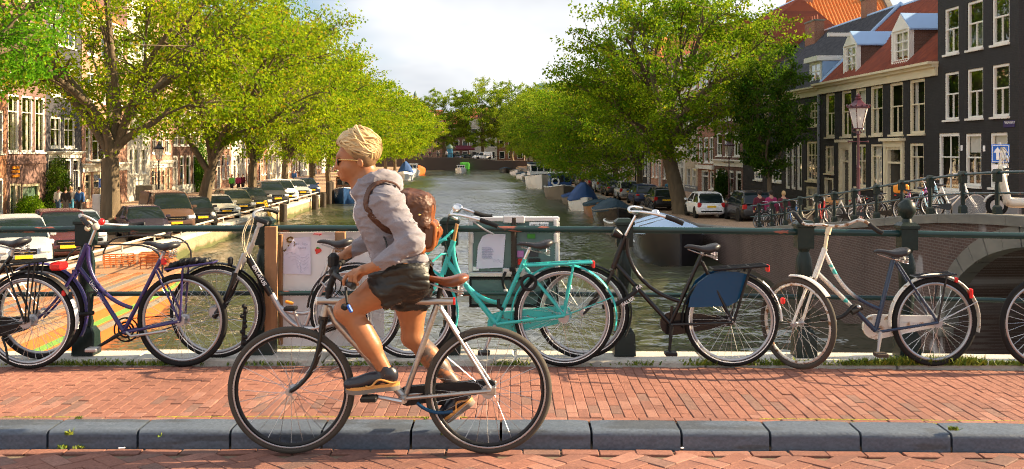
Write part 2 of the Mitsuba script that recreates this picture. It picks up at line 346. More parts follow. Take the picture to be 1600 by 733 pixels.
# metals, paints
mat('rail_green', proc(lambda p, n, uv: mix((0.008, 0.034, 0.034), (0.3, 0.09, 0.06), smoothstep(0.66, 0.72, fbm(p.x * 9, p.y * 40, p.z * 30, 4)) * smoothstep(0.5, 0.58, fbm(p.x * 0.9 + 4.0, 0.0, 0.0, 2)))), 0.3, spec=.5)
mat('iron_green', proc(lambda p, n, uv: mix((0.003, 0.011, 0.010), (0.010, 0.022, 0.019), fbm(p.x * 20, p.y * 20, p.z * 14, 3))), 0.42, spec=.35)
mat('chrome', (0.75, 0.75, 0.76), 0.16, 1.0)
mat('steel', (0.55, 0.55, 0.56), 0.32, 1.0)
mat('alloy', (0.42, 0.42, 0.44), 0.42, 0.9)
mat('rust_steel', proc(lambda p, n, uv: mix((0.62, 0.6, 0.56), (0.24, 0.13, 0.07), smoothstep(0.52, 0.68, fbm(p.x * 40, p.y * 40, p.z * 40, 3)))), 0.5, 0.55)
mat('rubber', (0.012, 0.012, 0.012), 0.8, spec=.25)
mat('rubber_worn', (0.05, 0.043, 0.035), 0.85)
mat('black_plastic', (0.010, 0.010, 0.011), 0.5, spec=.3)
mat('black_gloss', (0.008, 0.008, 0.010), 0.2, spec=.35, coat=0.25)
mat('black_leather', (0.022, 0.022, 0.026), 0.42, bump=None)
mat('reflector_white', (0.8, 0.8, 0.78), 0.3)
mat('red_plastic', (0.62, 0.012, 0.012), 0.25, coat=0.6)
mat('orange_plastic', (0.8, 0.28, 0.02), 0.3)
mat('purple_paint', proc(lambda p, n, uv: mix((0.03, 0.02, 0.115), (0.07, 0.04, 0.05), smoothstep(0.66, 0.72, fbm(p.x * 30, p.y * 30, p.z * 30, 4)))), 0.3, coat=0.3)
mat('teal_paint', proc(lambda p, n, uv: mix((0.03, 0.42, 0.40), (0.10, 0.10, 0.08), smoothstep(0.70, 0.74, fbm(p.x * 45, p.y * 45, p.z * 45, 3)))), 0.42, coat=0.3)
mat('blue_black', (0.008, 0.055, 0.13), 0.22, spec=.25)
mat('white_enamel', proc(lambda p, n, uv: mix((0.68, 0.66, 0.6), (0.4, 0.27, 0.16), smoothstep(0.6, 0.74, fbm(p.x * 30, p.y * 30, p.z * 30, 4)))), 0.4)
mat('dutch_frame', proc(lambda p, n, uv: mix(mix((0.62, 0.6, 0.55), (0.05, 0.42, 0.40), smoothstep(0.62, 0.68, fbm(p.x * 14 + 3.0, p.y * 5, p.z * 14, 3))), (0.012, 0.03, 0.07), smoothstep(2.36, 2.46, p.x + (0.6 - p.z) * 0.1))), 0.3, coat=0.3)
mat('frame_silver', (0.50, 0.50, 0.52), 0.3, 0.85)
mat('print_dark', (0.05, 0.05, 0.055), 0.8)
mat('print_white', (0.82, 0.82, 0.82), 0.6)
mat('paper', (0.78, 0.78, 0.82), 0.8)
mat('plate_yellow', (0.85, 0.5, 0.02), 0.4)
mat('blue_sign', (0.012, 0.11, 0.5), 0.35)
mat('fresh_wood', proc(lambda p, n, uv: mix((0.36, 0.19, 0.09), (0.24, 0.11, 0.05), fbm(p.x * 60, p.y * 60, p.z * 3.0, 3))), 0.7)
mat('brown_leather', proc(lambda p, n, uv: mix((0.07, 0.024, 0.011), (0.17, 0.06, 0.024), fbm(p.x * 30, p.y * 30, p.z * 30, 4))), 0.45, coat=0.25)
mat('dark_wood', (0.05, 0.036, 0.026), 0.8)
# leaves: colour per leaf
scene['mat_leaf'] = {'type': 'principledthin', 'base_color': VCOL, 'roughness': 0.5, 'diff_trans': 0.95, 'spec_trans': 0.0, 'eta': 1.35}
mat('bark', proc(lambda p, n, uv: mix((0.075, 0.055, 0.036), (0.19, 0.14, 0.085), fbm(p.x * 7, p.y * 7, p.z * 1.6, 4))), 0.9)
mat('grass_blade', VCOL, 0.7)
# ---------------------------------------------------------------- water, quays, our bridge
rng = np.random.default_rng(5)
def camber(x): return -0.0013 * np.clip(np.asarray(x, float) + 1.5, -7, 7) ** 2
def bend(m): v = np.array(m[0]); v[:, 2] += camber(v[:, 0]); return v, m[1]
def grid(x0, x1, y0, y1, z, nx=1, ny=1):
    X, Y = np.meshgrid(np.linspace(x0, x1, nx + 1), np.linspace(y0, y1, ny + 1), indexing='ij')
    v = np.stack([X.ravel(), Y.ravel(), np.full(X.size, z)], 1)
    i, j = np.meshgrid(np.arange(nx), np.arange(ny), indexing='ij'); a = (i * (ny + 1) + j).ravel()
    return v, tri(np.stack([a, a + ny + 1, a + ny + 2, a + 1], 1))
def sea():
    """Real ripples: a sheet of water whose cells grow with the distance, finer ones are left to the bump."""
    r = np.random.default_rng(2); x = np.arange(-13.4, 11.2, .16)
    y = [9.0]
    while y[-1] < 258: y.append(y[-1] + max(.16, .0055 * y[-1]))
    y = np.array(y); X, Y = np.meshgrid(x, y, indexing='ij'); Z = np.zeros_like(X)
    for i in range(46):
        lam = .7 * 1.075 ** i * .9; th = r.normal(PI / 2, .55); k = 2 * PI / lam; A = .0125 * lam ** .75 * r.uniform(.5, 1.2)
        fade = np.clip((lam / np.maximum(.16, .0055 * Y) - 2.5) / 2, 0, 1)
        Z += A * .42 * np.sin(k * (np.cos(th) * X + np.sin(th) * Y) + r.uniform(0, 6.3)) * fade
    cp = np.stack([X * .16, Y * .06, X * 0], -1); Z *= .35 + 1.5 * meshkit.fbm(cp, 3, 4) ** 1.3
    v = np.stack([X.ravel(), Y.ravel(), WZ + Z.ravel()], 1); n = len(y); i, j = np.meshgrid(np.arange(len(x) - 1), np.arange(n - 1), indexing='ij'); q = (i * n + j).ravel()
    return v, tri(np.stack([q, q + n, q + n + 1, q + 1], 1))
one('water', 'rippled green canal water between the two quays', 'water', sea(), 'water', True, kind='structure', M=CM)
one('side_water', '', '', mrg(grid(11.2, 60, -30, 258, WZ), grid(-13.4, 11.2, -30, 9, WZ)), 'water', kind='structure', M=CM)
LW, RW = -13.1, 10.6
one('ground', '', '', mrg(grid(-900, -60, -200, 1500, QZ - 0.3), grid(60, 900, 24, 1500, QZ - 0.3), grid(-60, 60, 258, 1500, -1.2), grid(-900, 900, -400, -30, -0.2)), 'quay_paving', kind='structure', M=CM)
one('left_quay', 'brick paved quay street with parked cars', '', grid(-60, LW - 0.35, 9, 258, QZ), 'quay_paving', kind='structure', M=CM)
one('right_quay', 'brick paved quay street under the trees', '', grid(RW + 0.35, 60, 24, 258, QZ), 'quay_paving', kind='structure', M=CM)
for side, l0, s0, nm in ((-1, LW, 9.0, 'quay_wall'), (1, RW, 54.6, 'quay_wall')):
    k = Kit()
    a, b = (l0 - 0.6, l0) if side < 0 else (l0, l0 + 0.6)
    k.add('wall', box(a, b, s0, 256, WZ - 1.0, QZ - 0.16), 'quay_brick')
    for i in range(130):
        s = s0 + i * 1.45
        if s > 250: break
        m = bbox(((a + b) / 2 + side * -0.03 + rng.normal(0, .008), s + 0.72, QZ - 0.06 + rng.normal(0, .008)), (0.62, 1.43, 0.22), 0.02)
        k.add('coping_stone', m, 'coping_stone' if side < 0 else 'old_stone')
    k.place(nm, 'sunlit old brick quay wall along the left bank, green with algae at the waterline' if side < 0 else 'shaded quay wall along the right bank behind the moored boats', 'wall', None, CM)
k = Kit()                                                          # low pipe along the left quay
pts = [(LW - 0.25, s, QZ + 0.34) for s in np.arange(14, 92, 2.0)]
k.add('pipe', tube(pts, 0.045, 8), 'coping_stone', 30)
for p in pts[1::2]: k.add('post', rod((p[0], p[1], QZ + 0.02), (p[0], p[1], QZ + 0.34), 0.04, 8), 'coping_stone', 30)
k.place('quay_rail', 'low pale pipe rail on short posts along the left quay edge', 'railing', None, CM)
# our bridge
k = Kit()
k.add('deck', box(-17, 14, -8, 7.79, -0.9, -0.03), 'hump_brick')
k.add('abutment', box(-30, -13.3, -8, 9.3, -4, -0.04), 'hump_brick'); k.add('abutment', box(11.2, 30, -8, 12, -4, -0.04), 'hump_brick')
xs = np.arange(-8.2, 8.2, 1.37)
for x in xs:
    k.add('coping_stone', bend(bbox((x + 0.685, 7.61, 0.06 + rng.normal(0, .003)), (1.36, 0.38, 0.16), 0.012)), 'coping_stone')
k.place('canal_bridge', None, None, None, kind='structure')
one('road', '', '', mrg(bend(grid(-30, 30, -8, 4.42, 0.0, 40, 1)), bend(grid(-8.4, 8.4, 4.42, 5.69, -0.02, 30, 1))), 'quay_paving', kind='structure')
def brick(x, y, z, l, w, rot=0.0, h=0.06, tilt=0.007, b=0.0035):
    R = rz(rot + rng.normal(0, 0.006)) @ rx(rng.normal(0, tilt)) @ ry(rng.normal(0, tilt))
    return bend(bbox((x, y, z - h / 2 + rng.normal(0, 0.0015)), (l, w, h), b, R))
def lay(key, items, limit, rest_label):                           # items: (visible size, mesh)
    items.sort(key=lambda t: -t[0])
    for q, m in items[:limit]:
        kk = num(key + '__brick', USED); scene[kk] = ply(m, f'clay_{int(rng.choice(4, p=(.4, .3, .18, .12)))}')
    rest = [m for q, m in items[limit:]]
    if rest:
        kk = num(key + '__brickwork', USED); scene[kk] = ply(mrg(*rest), 'clay_0'); labels[kk] = {'kind': 'stuff'}
PV = 0.095
it = []
for x in np.arange(-4.6, 4.8, 0.205):                              # course along the kerb
    it.append((9 if abs(x) < 3.1 else -1, brick(x + 0.1, 5.955, PV, 0.199, 0.062)))
for i, x in enumerate(np.arange(-4.9, 5.0, 0.0665)):
    jit = rng.normal(0, 0.006)
    for j in range(9):
        y = 5.99 + (j + 0.5) * 0.204 - (0.102 if i % 2 else 0) + jit
        l = 0.200; y0, y1 = y - l / 2, y + l / 2
        y0, y1 = max(y0, 5.991), min(y1, 7.405)
        if y1 - y0 < 0.05: continue
        vis = abs(x) < y0 * 0.5
        it.append(((8 - y0) if vis else -1, brick(x, (y0 + y1) / 2, PV, y1 - y0 - 0.003, 0.0645, PI / 2)))
kk = 'pavement'
USED.add(kk); scene['pavement__bed'] = ply(bend(grid(-8.4, 8.4, 5.90, 7.43, PV - 0.007, 30, 1)), 'joint_sand')
labels['pavement'] = {'kind': 'structure', 'label': 'red clinker brick pavement behind the kerb'}
lay('pavement', it, 295, '')
one('far_pavement', '', '', mrg(bend(grid(-14, -5.0, 5.9, 7.43, PV, 12, 1)), bend(grid(5.0, 14, 5.9, 7.43, PV, 12, 1))), 'clay_0', kind='structure')
it = []
for x in np.arange(-4.6, 4.8, 0.207): it.append((9 if abs(x) < 2.9 else -1, brick(x + rng.normal(0, .003), 5.63, 0.0, 0.199, 0.085)))
w = 0.1015
for i in range(-60, 60):
    for j in range(-60, 60):
        c = (i - j) % 4
        if c == 0: cx, cy, r = i + 1.0, j + 0.5, 0
        elif c == 3: cx, cy, r = i + 0.5, j + 1.0, PI / 2
        else: continue
        X, Y = (cx - cy) * w * 0.70711, (cx + cy) * w * 0.70711 + 5.0
        if -4.6 < X < 4.6 and 4.45 < Y < 5.55:
            it.append((Y if (Y > 5.22 and abs(X) < 2.75) else -1, brick(X, Y, 0.0, 0.199, 0.098, r + PI / 4)))
scene['road__bed'] = ply(bend(grid(-8.4, 8.4, 4.42, 5.69, -0.014, 30, 1)), 'joint_sand'); labels['road'] = {'kind': 'structure', 'label': 'brick road with herringbone clinkers'}
lay('road', it, 290, '')
USED.add('kerb'); labels['kerb'] = {'kind': 'structure', 'label': 'blue grey stone kerb'}
prof = [(5.70, -0.1), (5.70, 0.065), (5.703, 0.080), (5.712, 0.090), (5.727, 0.0955), (5.918, 0.1), (5.918, -0.1)]
x = -4.55
while x < 4.6:
    L = 0.495 + rng.normal(0, 0.006)
    a, b = x + 0.003, x + L - 0.003
    dy = rng.normal(0, 0.003)
    rr = [[(xx, p[0] + dy, p[1]) for p in prof] for xx in np.linspace(a, b, 6)]
    rr[0] = [(a + .004, p[0] + (.004 if p[0] < 5.72 else 0), p[1] - .003) for p in prof]; rr[-1] = [(b - .004, p[0] + (.004 if p[0] < 5.72 else 0), p[1] - .003) for p in prof]
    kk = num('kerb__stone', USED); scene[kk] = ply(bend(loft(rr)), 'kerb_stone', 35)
    x += L
scene['kerb__bed'] = ply(bend(mrg(box(-9, 9, 5.715, 5.91, -0.1, 0.06))), 'joint_sand')
# railing of our bridge
RYY = 7.64
def rail_z(x): return 1.06 - 0.0020 * (x + 1.5) ** 2
k = Kit()
post_px = [-145, 135, 413, 703, 975, 1256, 1417, 1700]
for i, px in enumerate(post_px):
    x = at(px, 400, RYY)[0]; z0 = 0.14 + camber(x); top = rail_z(x) + 0.085; h = top - z0
    s = h / 1.0
    base = square_post([(0.0, 0), (0.079, 0), (0.074, 0.155), (0.05, 0.2), (0.0, 0.2)])
    shaft = lathe([(0.047, 0.18), (0.052, 0.24), (0.041, 0.29), (0.05, 0.40), (0.060, 0.60), (0.062, 0.66), (0.054, 0.72), (0.037, 0.77), (0.048, 0.80)], 16)
    blk = square_post([(0.0, 0.795), (0.058, 0.795), (0.060, 0.81), (0.060, 0.95), (0.072, 0.955), (0.072, 0.975), (0.045, 1.0), (0.0, 1.0)])
    p = k.add('post', xf(mrg(base, shaft, blk), mat4(np.diag([1, 1, s]), (x, RYY, z0))), 'iron_green', 35)
    if px == 1417:
        k.add(p + '__ball_finial', xf(lathe([(0.0, 0.0), (0.04, 0.0), (0.03, 0.03), (0.04, 0.045), (0.062, 0.08), (0.066, 0.11), (0.055, 0.145), (0.025, 0.17), (0, 0.175)], 18), mat4(None, (x, RYY, top - 0.005))), 'iron_green', 40)
X = np.linspace(-4.9, 5.2, 30)
k.add('top_rail', tube([(a, RYY, rail_z(a)) for a in X], 0.024, 12), 'rail_green', 40)
k.add('lower_rail', tube([(a, RYY, rail_z(a) - 0.478) for a in X], 0.018, 10), 'rail_green', 40)
k.place('bridge_railing', 'dark green iron railing with baluster posts on the near bridge, red primer showing through', 'railing')
# the humped side bridge on the right
HS = PchipInterpolator([0, 14, 18.5, 22, 24.5, 29, 33.6, 38.9, 46, 53.5, 60], [0.1, .36, .40, .286, .09, -.36, -.77, -1.28, -1.7, -2.0, -2.1])
from shapely.geometry import Polygon
ss = np.linspace(9.5, 54.5, 60)
outer = Polygon([(s, float(HS(s)) - 0.2) for s in ss] + [(54.5, WZ - 1), (9.5, WZ - 1)])
an = np.linspace(0, PI, 40); AC, AHS, AR, ASP = 18.5, 4.4, 2.15, -2.3
hole = Polygon([(AC + AHS * math.cos(a), ASP + AR * math.sin(a)) for a in an] + [(AC - AHS, WZ - 2), (AC + AHS, WZ - 2)])
def slab(poly, l0, l1):
    m = trimesh.creation.extrude_polygon(poly, l1 - l0, engine='earcut'); v = np.array(m.vertices)
    return np.stack([v[:, 2] + l0, v[:, 0], v[:, 1]], 1), np.array(m.faces)
k = Kit()
k.add('wall', slab(outer.difference(hole), RW, RW + 6.8), 'hump_brick')
n = 19
for i in range(n):
    a0, a1 = PI * i / n + 0.004, PI * (i + 1) / n - 0.004
    q = [(AC + (AHS - .01) * math.cos(a), ASP + (AR - .01) * math.sin(a)) for a in np.linspace(a0, a1, 4)] + [(AC + (AHS + .42) * math.cos(a), ASP + (AR + .42) * math.sin(a)) for a in np.linspace(a1, a0, 4)]
    k.add('arch_stone', slab(Polygon(q), RW - 0.035 - 0.01 * (i % 2), RW + 0.3), 'old_stone')
for sg in (-1, 1): k.add('ledge_stone', bbox((RW - 0.02, AC + sg * (AHS + .3), -2.42), (0.3, 0.9, 0.2), 0.02), 'old_stone')
st = 9.6
while st < 54:
    e = min(st + 1.5, 54.4); z0, z1 = float(HS(st)), float(HS(e))
    rr = [[(RW - 0.09, s, z - 0.21), (RW - 0.09, s, z - 0.02), (RW - 0.06, s, z), (RW + 0.36, s, z), (RW + 0.36, s, z - 0.21)] for s, z in ((st + .006, z0), (e - .006, z1))]
    k.add('coping_stone', loft(rr), 'old_stone'); st = e
hd = np.linspace(9.5, 54.5, 40)
k.add('deck', loft([[(RW + 0.3, s, float(HS(s)) - 0.1), (RW + 6.9, s, float(HS(s)) - 0.1)] for s in hd], closed=False, caps=False), 'quay_paving')
k.place('side_bridge', 'shaded brick arch bridge over the side canal, beyond the railing at the right', 'bridge', None, CM)
k = Kit()
ps = [19.4, 20.9] + [22.4 + 1.62 * i for i in range(11)]
def hz(s): return float(HS(s)) + 0.85
for s in ps:
    z = float(HS(s)); m = mrg(square_post([(0, 0), (0.075, 0), (0.07, .14), (0.045, .18)]), lathe([(.045, .16), (.055, .45), (.04, .66)], 8), square_post([(0, .66), (.07, .66), (.07, .84), (.085, .85), (.06, .92), (0, .93)]))
    k.add('post', xf(m, mat4(None, (RW + 0.16, s, z))), 'iron_green', 35)
sl = np.linspace(13, 39.8, 30)
k.add('top_rail', tube([(RW + 0.16, s, hz(s)) for s in sl], 0.03, 8), 'rail_green', 40)
k.add('lower_rail', tube([(RW + 0.16, s, hz(s) - 0.42) for s in sl], 0.022, 8), 'rail_green', 40)
k.place('side_bridge_railing', 'dark iron railing climbing the hump of the side bridge, bicycles leaning behind it', 'railing', None, CM)
# far end of the canal
k = Kit()
pl = Polygon([(-30, WZ - 1), (20, WZ - 1), (20, -0.9), (6, -0.7), (-4, 0.0), (-14, 0.1), (-22, 0.0), (-30, -0.4)])
m = trimesh.creation.extrude_polygon(pl, 8.0, engine='earcut'); v = np.array(m.vertices)
k.add('wall', (np.stack([v[:, 0], 256 + v[:, 2], v[:, 1]], 1), np.array(m.faces)), 'far_wall')
mat('far_wall', (.055, .043, .04), .85)
k.add('railing', mrg(*[rod((l, 256.2, -0.5), (l, 256.2, 1.0), 0.06, 5) for l in np.arange(-22, 8, 1.2)], tube([(l, 256.2, 1.0 if l < -4 else 1.0 - (l + 4) * 0.07) for l in np.linspace(-22, 8, 12)], .06, 6)), 'black_paint')
k.place('far_bridge', 'dark wall of the far bridge that closes the end of the canal', 'bridge', None, CM)
# ---------------------------------------------------------------- bicycles
class Bike:
    """A bicycle laid out in its side view (u forwards to the left, as the bikes stand) and given its depth by dy (towards the eye is negative)."""
    def __init__(s, Yf, xf_, Yr, xr_, paint, dark='black_plastic'):
        s.Yf, s.xf, s.Yr, s.xr, s.k, s.paint, s.dark = Yf, xf_, Yr, xr_, Kit(), paint, dark
        s.yaw = 0.0
    def Y(s, px): return s.Yr + (s.Yf - s.Yr) * (px - s.xr) / (s.xf - s.xr)
    def p(s, px, py, dy=0.0): return at(px, py, s.Y(px)) + np.array([0, dy, 0])
    def path(s, pts): return [s.p(*q) for q in pts]
    def wheel(s, px, py, R, tyre='rubber', rim='alloy', strip=False, hub=0.017, hubw=0.05, yaw=None, sp=32, big=None, z=None, tw=0.019, spoke='steel'):
        c = s.p(px, py)
        if z is not None: c[2] = z + R
        a = math.atan2(s.p(s.xr, 300)[1] - s.p(s.xf, 300)[1], s.p(s.xr, 300)[0] - s.p(s.xf, 300)[0]) if yaw is None else yaw
        M = mat4(rz(a), c); k = s.k
        w = k.add('wheel', xf(mrg(ring(R - 0.046, 0.012, 72, 8, 0.0125)), M), rim, 40)
        k.add(w + '__tyre', xf(ring(R - tw, tw, 84, 12, tw * 1.02), M), tyre, True)
        if strip: k.add(w + '__reflective_strip', xf(mrg(*[xf(ring(R - 0.032, 0.004, 72, 6, 0.002), mat4(None, (0, d, 0))) for d in (-tw * .86, tw * .86)]), M), 'reflector_white', True)
        k.add(w + '__hub', xf(mrg(xf(lathe([(0, -hubw), (hub * 1.25, -hubw), (hub * 1.25, -hubw + .006), (hub * .8, -hubw + .012), (hub * .8, hubw - .012), (hub * 1.25, hubw - .006), (hub * 1.25, hubw), (0, hubw)], 16), mat4(RY)), rod((0, -.075, 0), (0, .075, 0), .006, 8)), M), 'alloy', 35)
        if big: k.add(w + '__hub_shell', xf(xf(lathe([(0, -.03), (big * .8, -.03), (big, -.02), (big, .02), (big * .8, .03), (0, .03)], 20), mat4(RY)), M), 'alloy', 35)
        ms = []
        for i in range(sp):
            th = 2 * PI * i / sp; tb = th + (0.45 if (i // 2) % 2 else -0.45) * (1 if i % 2 else 1); d = hubw - 0.006 if i % 2 else -hubw + 0.006
            ms.append(tube([(hub * 1.15 * math.cos(tb), d, hub * 1.15 * math.sin(tb)), ((R - .05) * math.cos(th), 0, (R - .05) * math.sin(th))], 0.0014, 4, False))
        k.add(w + '__spokes', xf(mrg(*ms), M), spoke, kind='stuff')
        return c, a
    def fender(s, c, a, R, a0, a1, m=None, w=0.026, name='mudguard'):
        th = np.radians(np.linspace(a0, a1, 40)); u = np.linspace(-1, 1, 7); secs = []
        for t in th:
            ro = [(R + 0.022 - 0.010 * x * x, w * x) for x in u] + [(R + 0.019 - 0.010 * x * x, w * x * .94) for x in u[::-1]]
            secs.append([(r * math.cos(t), y, r * math.sin(t)) for r, y in ro])
        return s.k.add(name, xf(loft(secs), mat4(rz(a), c)), m or s.paint, 50)
    def tube(s, name, pts, r, m=None, n=10, curve=0, label=None):
        p = s.path(pts); p = smooth_path(p, curve) if curve else p
        return s.k.add(name, tube(p, r, n), m or s.paint, 40, label=label)
    def tubes(s, name, lst, m=None, label=None):
        ms = []
        for pts, r, curve in lst:
            p = s.path(pts); p = smooth_path(p, curve) if curve else p
            ms.append(tube(p, r, 10))
        return s.k.add(name, mrg(*ms), m or s.paint, 40, label=label)
    def saddle(s, px, py, m='black_leather', L=0.26, W=0.085, tilt=0.0, label=None):
        t = np.array([0, .08, .2, .35, .5, .65, .8, .92, 1.0]); hw = np.array([.012, .02, .026, .034, .056, .08, .086, .07, .03]) * W / .085
        zt = np.array([-.008, .004, .006, .002, -.002, .006, .02, .024, .012]); th = np.array([.012, .026, .03, .034, .045, .058, .062, .05, .02])
        secs = []
        for i in range(len(t)):
            q = np.linspace(0, 2 * PI, 16, endpoint=False); cs, sn = np.cos(q), np.sin(q)
            y = hw[i] * np.sign(cs) * np.abs(cs) ** 0.8; z = zt[i] - th[i] / 2 + th[i] / 2 * np.sign(sn) * np.abs(sn) ** 0.7
            secs.append(np.stack([np.full(16, (t[i] - .5) * L), y, z], 1))
        c = s.p(px, py)
        sd = s.k.add('saddle', xf(loft(secs), mat4(ry(tilt), c)), m, 60, label=label)
        q = PI * np.linspace(0, 1, 10); spr = []
        for d in (-.045, .045):
            spr += [tube([(.085, d, -.045 - .05 * i / 40) for i in range(2)], .003, 5)]
            hx = np.linspace(0, 8 * PI, 60); spr.append(tube(np.stack([.09 + .014 * np.cos(hx), d + .014 * np.sin(hx), -.04 - .05 * hx / hx[-1]], 1), .003, 5))
        s.k.add(sd + '__springs', xf(mrg(*spr, tube([(-.1, 0, -.03), (0, .02, -.06), (.1, .045, -.08)], .004, 6), tube([(-.1, 0, -.03), (0, -.02, -.06), (.1, -.045, -.08)], .004, 6)), mat4(ry(tilt), c)), 'steel', 40)
    def bars(s, stem, near, far, grip=0.11, m='chrome', rise=None, gm='black_plastic', r=0.011):
        """near/far: lists of (px, py, dy) from the stem outwards to the grip's end."""
        ps = s.p(*stem)
        h = None
        for side in (near, far):
            p = smooth_path([ps] + s.path(side), 26)
            h = s.k.add('handlebar', tube(p, r, 10), m, 40)
            d = np.cumsum(np.linalg.norm(np.diff(p[::-1], axis=0), axis=1)); n = int(np.searchsorted(d, grip)) + 2
            s.k.add('grip', tube(p[-n:], 0.017, 10), gm, 40)
    def crank(s, bb, pedal, dy=-0.075, m='steel', pm='black_plastic', pdy=-0.06):
        a, b = s.p(*bb, dy), s.p(*pedal, dy - 0.012)
        c = s.k.add('crank', mrg(tube([a, b], [0.015, 0.010], 8), rod(a, s.p(*bb, 0), 0.014, 8)), m, 40)
        s.k.add(c + '__pedal', mrg(bbox(b + np.array([0, pdy, 0]), (0.085, 0.09, 0.026), 0.006), rod(b, b + np.array([0, pdy, 0]), 0.007)), pm)
    def chaincase(s, bb, hub, r1, r2, m=None, dy=0.045, full=True):
        a, b = s.p(*bb), s.p(*hub)
        def ringpts(c, r, t0, t1): return [(c[0] + r * math.cos(t), c[2] + r * math.sin(t)) for t in np.linspace(t0, t1, 16)]
        from shapely.geometry import MultiPoint
        hull = MultiPoint(ringpts(a, r1, 0, 2 * PI) + ringpts(b, r2, 0, 2 * PI)).convex_hull
        y = (a[1] + b[1]) / 2 + dy
        s.k.add('chaincase', prism(list(hull.exterior.coords)[:-1], y - 0.02, y + 0.02), m or s.paint)
    def chainring(s, bb, r, dy=0.05, m='black_plastic'):
        c = s.p(*bb, dy)
        s.k.add('chainring', xf(mrg(ring(r, .006, 40, 6, .003), ring(r * .62, .006, 30, 6, .003), *[tube([(0, 0, 0), (r * math.cos(t), 0, r * math.sin(t))], .006, 5) for t in np.arange(5) * 2 * PI / 5]), mat4(None, c)), m, 40)
    def rack(s, a, b, hub, m='black_plastic', w=0.065, r=0.006, legs=((0.65, 0.0),), deck=True):
        pa, pb = s.p(*a), s.p(*b); ms = []
        for d in (-w, w, -w / 3, w / 3): ms.append(tube([pa + (0, d, 0), pb + (0, d, 0)], r if abs(d) == w else r * .7, 8))
        for t in np.linspace(0, 1, 4): q = pa + (pb - pa) * t; ms.append(rod(q + (0, -w, 0), q + (0, w, 0), r * .8, 6))
        c = s.p(*hub)
        for t, sp in legs:
            q = pa + (pb - pa) * t
            for d in (-1, 1): ms.append(tube([q + (0, d * w, 0), c + (sp, d * 0.06, 0.0)], r * 1.1, 8))
        return s.k.add('luggage_rack', mrg(*ms), m, 40)
    def light(s, name, px, py, dy, size, m, R=None): return s.k.add(name, bbox(s.p(px, py, dy), size, min(size) * .25, R), m)
GROUND_P, COP = 0.095, 0.14
def stays(b, crown, hub, m, r=0.008, w=0.05, dy0=0.03):
    b.k.add('fork', mrg(*[tube(smooth_path(b.path([(crown[0], crown[1], d * dy0 / .05), ((crown[0] * .55 + hub[0] * .45), (crown[1] * .45 + hub[1] * .55), d), (hub[0], hub[1], d * 1.1)]), 12), np.linspace(0.013, r, 12), 8) for d in (-w, w)], cbox(b.p(*crown), (.03, .07, .03))), m, 40)
# --- leftmost black bike, cut by the picture's edge
b = Bike(7.36, -190, 7.30, 45, 'black_gloss')
c, a = b.wheel(45, 502, 0.336, strip=True, z=0.095, hub=0.035)
b.fender(c, a, .336, 25, 200, 'black_plastic')
k_ = b.fender(c, a, .338, -8, 27, 'reflector_white'); b.k.tags[k_] = {'label': 'white tail of the rear mudguard'}
c2, a2 = b.wheel(-175, 502, 0.336, z=0.095); b.fender(c2, a2, .336, 20, 170, 'black_plastic')
b.tubes('frame', [([(-70, 520), (18, 400)], .015, 0), ([(-70, 520), (-118, 400)], .016, 0), ([(-118, 400), (-122, 365)], .019, 0), ([(-122, 385), (-95, 450), (-50, 478)], .014, 14), ([(-70, 520, -.05), (45, 502, -.06)], .010, 0), ([(-70, 520, .05), (45, 502, .06)], .010, 0), ([(10, 412, -.03), (45, 502, -.06)], .008, 0), ([(10, 412, .03), (45, 502, .06)], .008, 0)])
stays(b, (-124, 420), (-175, 502), 'black_gloss')
b.tube('seat_post', [(18, 400), (22, 380)], .013, 'steel'); b.saddle(18, 376, tilt=-.05)
b.bars((-118, 348), [(-128, 344, -.1), (-110, 338, -.26), (-60, 346, -.29)], [(-128, 344, .1), (-110, 338, .26), (-60, 346, .29)])
b.rack((14, 414), (100, 404), (45, 502), legs=((.45, 0.0), (.55, 0.02)))
b.chaincase((-70, 520), (30, 508), .10, .05, 'black_plastic'); b.crank((-70, 520), (-95, 560))
b.light('rear_reflector', 93, 415, -.01, (.09, .12, .055), 'red_plastic')
b.light('tail_light', 101, 458, -.0, (.03, .05, .04), 'red_plastic')
b.tube('kickstand', [(10, 525, -.06), (18, 540, -.08), (22, 560, -.09)], .008, 'black_plastic')
b.k.place('parked_bicycle', 'black bicycle with red reflector box and white mudguard tail, cut by the left picture edge', 'bicycle', 'bicycles parked along the near railing')
# --- purple bike
b = Bike(7.47, 64, 7.38, 285, 'purple_paint')
cf, af = b.wheel(63, 498, .338, z=0.13, hub=.022); b.fender(cf, af, .338, -28, 120, 'purple_paint')
b.k.add('mud_flap', bbox(b.p(120, 506), (.012, .05, .1), .004, ry(-.35)), 'black_plastic')
c, a = b.wheel(285, 500, .332, z=0.095, hub=.03, big=.03)
b.tubes('frame', [([(124, 419), (158, 462), (193, 517)], .0165, 0), ([(138, 386), (141, 420), (157, 450), (180, 470), (206, 481)], .0145, 20), ([(193, 519), (251, 405)], .015, 0), ([(136, 382), (121, 421)], .02, 0),
                  ([(193, 519, -.05), (285, 500, -.06)], .0105, 0), ([(193, 519, .05), (285, 500, .06)], .0105, 0), ([(245, 420, -.03), (285, 500, -.06)], .008, 0), ([(245, 420, .03), (285, 500, .06)], .008, 0)])
stays(b, (119, 424), (63, 498), 'purple_paint')
b.k.add('frame_lettering', mrg(on_plane(text('Union', .024), b.p(140, 441, -.019), b.p(152, 456) - b.p(140, 441), b.p(152, 436) - b.p(140, 447)), on_plane(text('Union', .02), b.p(152, 461, -.019), b.p(164, 478) - b.p(152, 461), b.p(165, 456) - b.p(152, 467))), 'print_white')
b.tube('stem', [(140, 382), (152, 352)], .012, 'chrome'); b.tube('seat_post', [(251, 407), (257, 392)], .013, 'steel'); b.saddle(252, 380, tilt=.1)
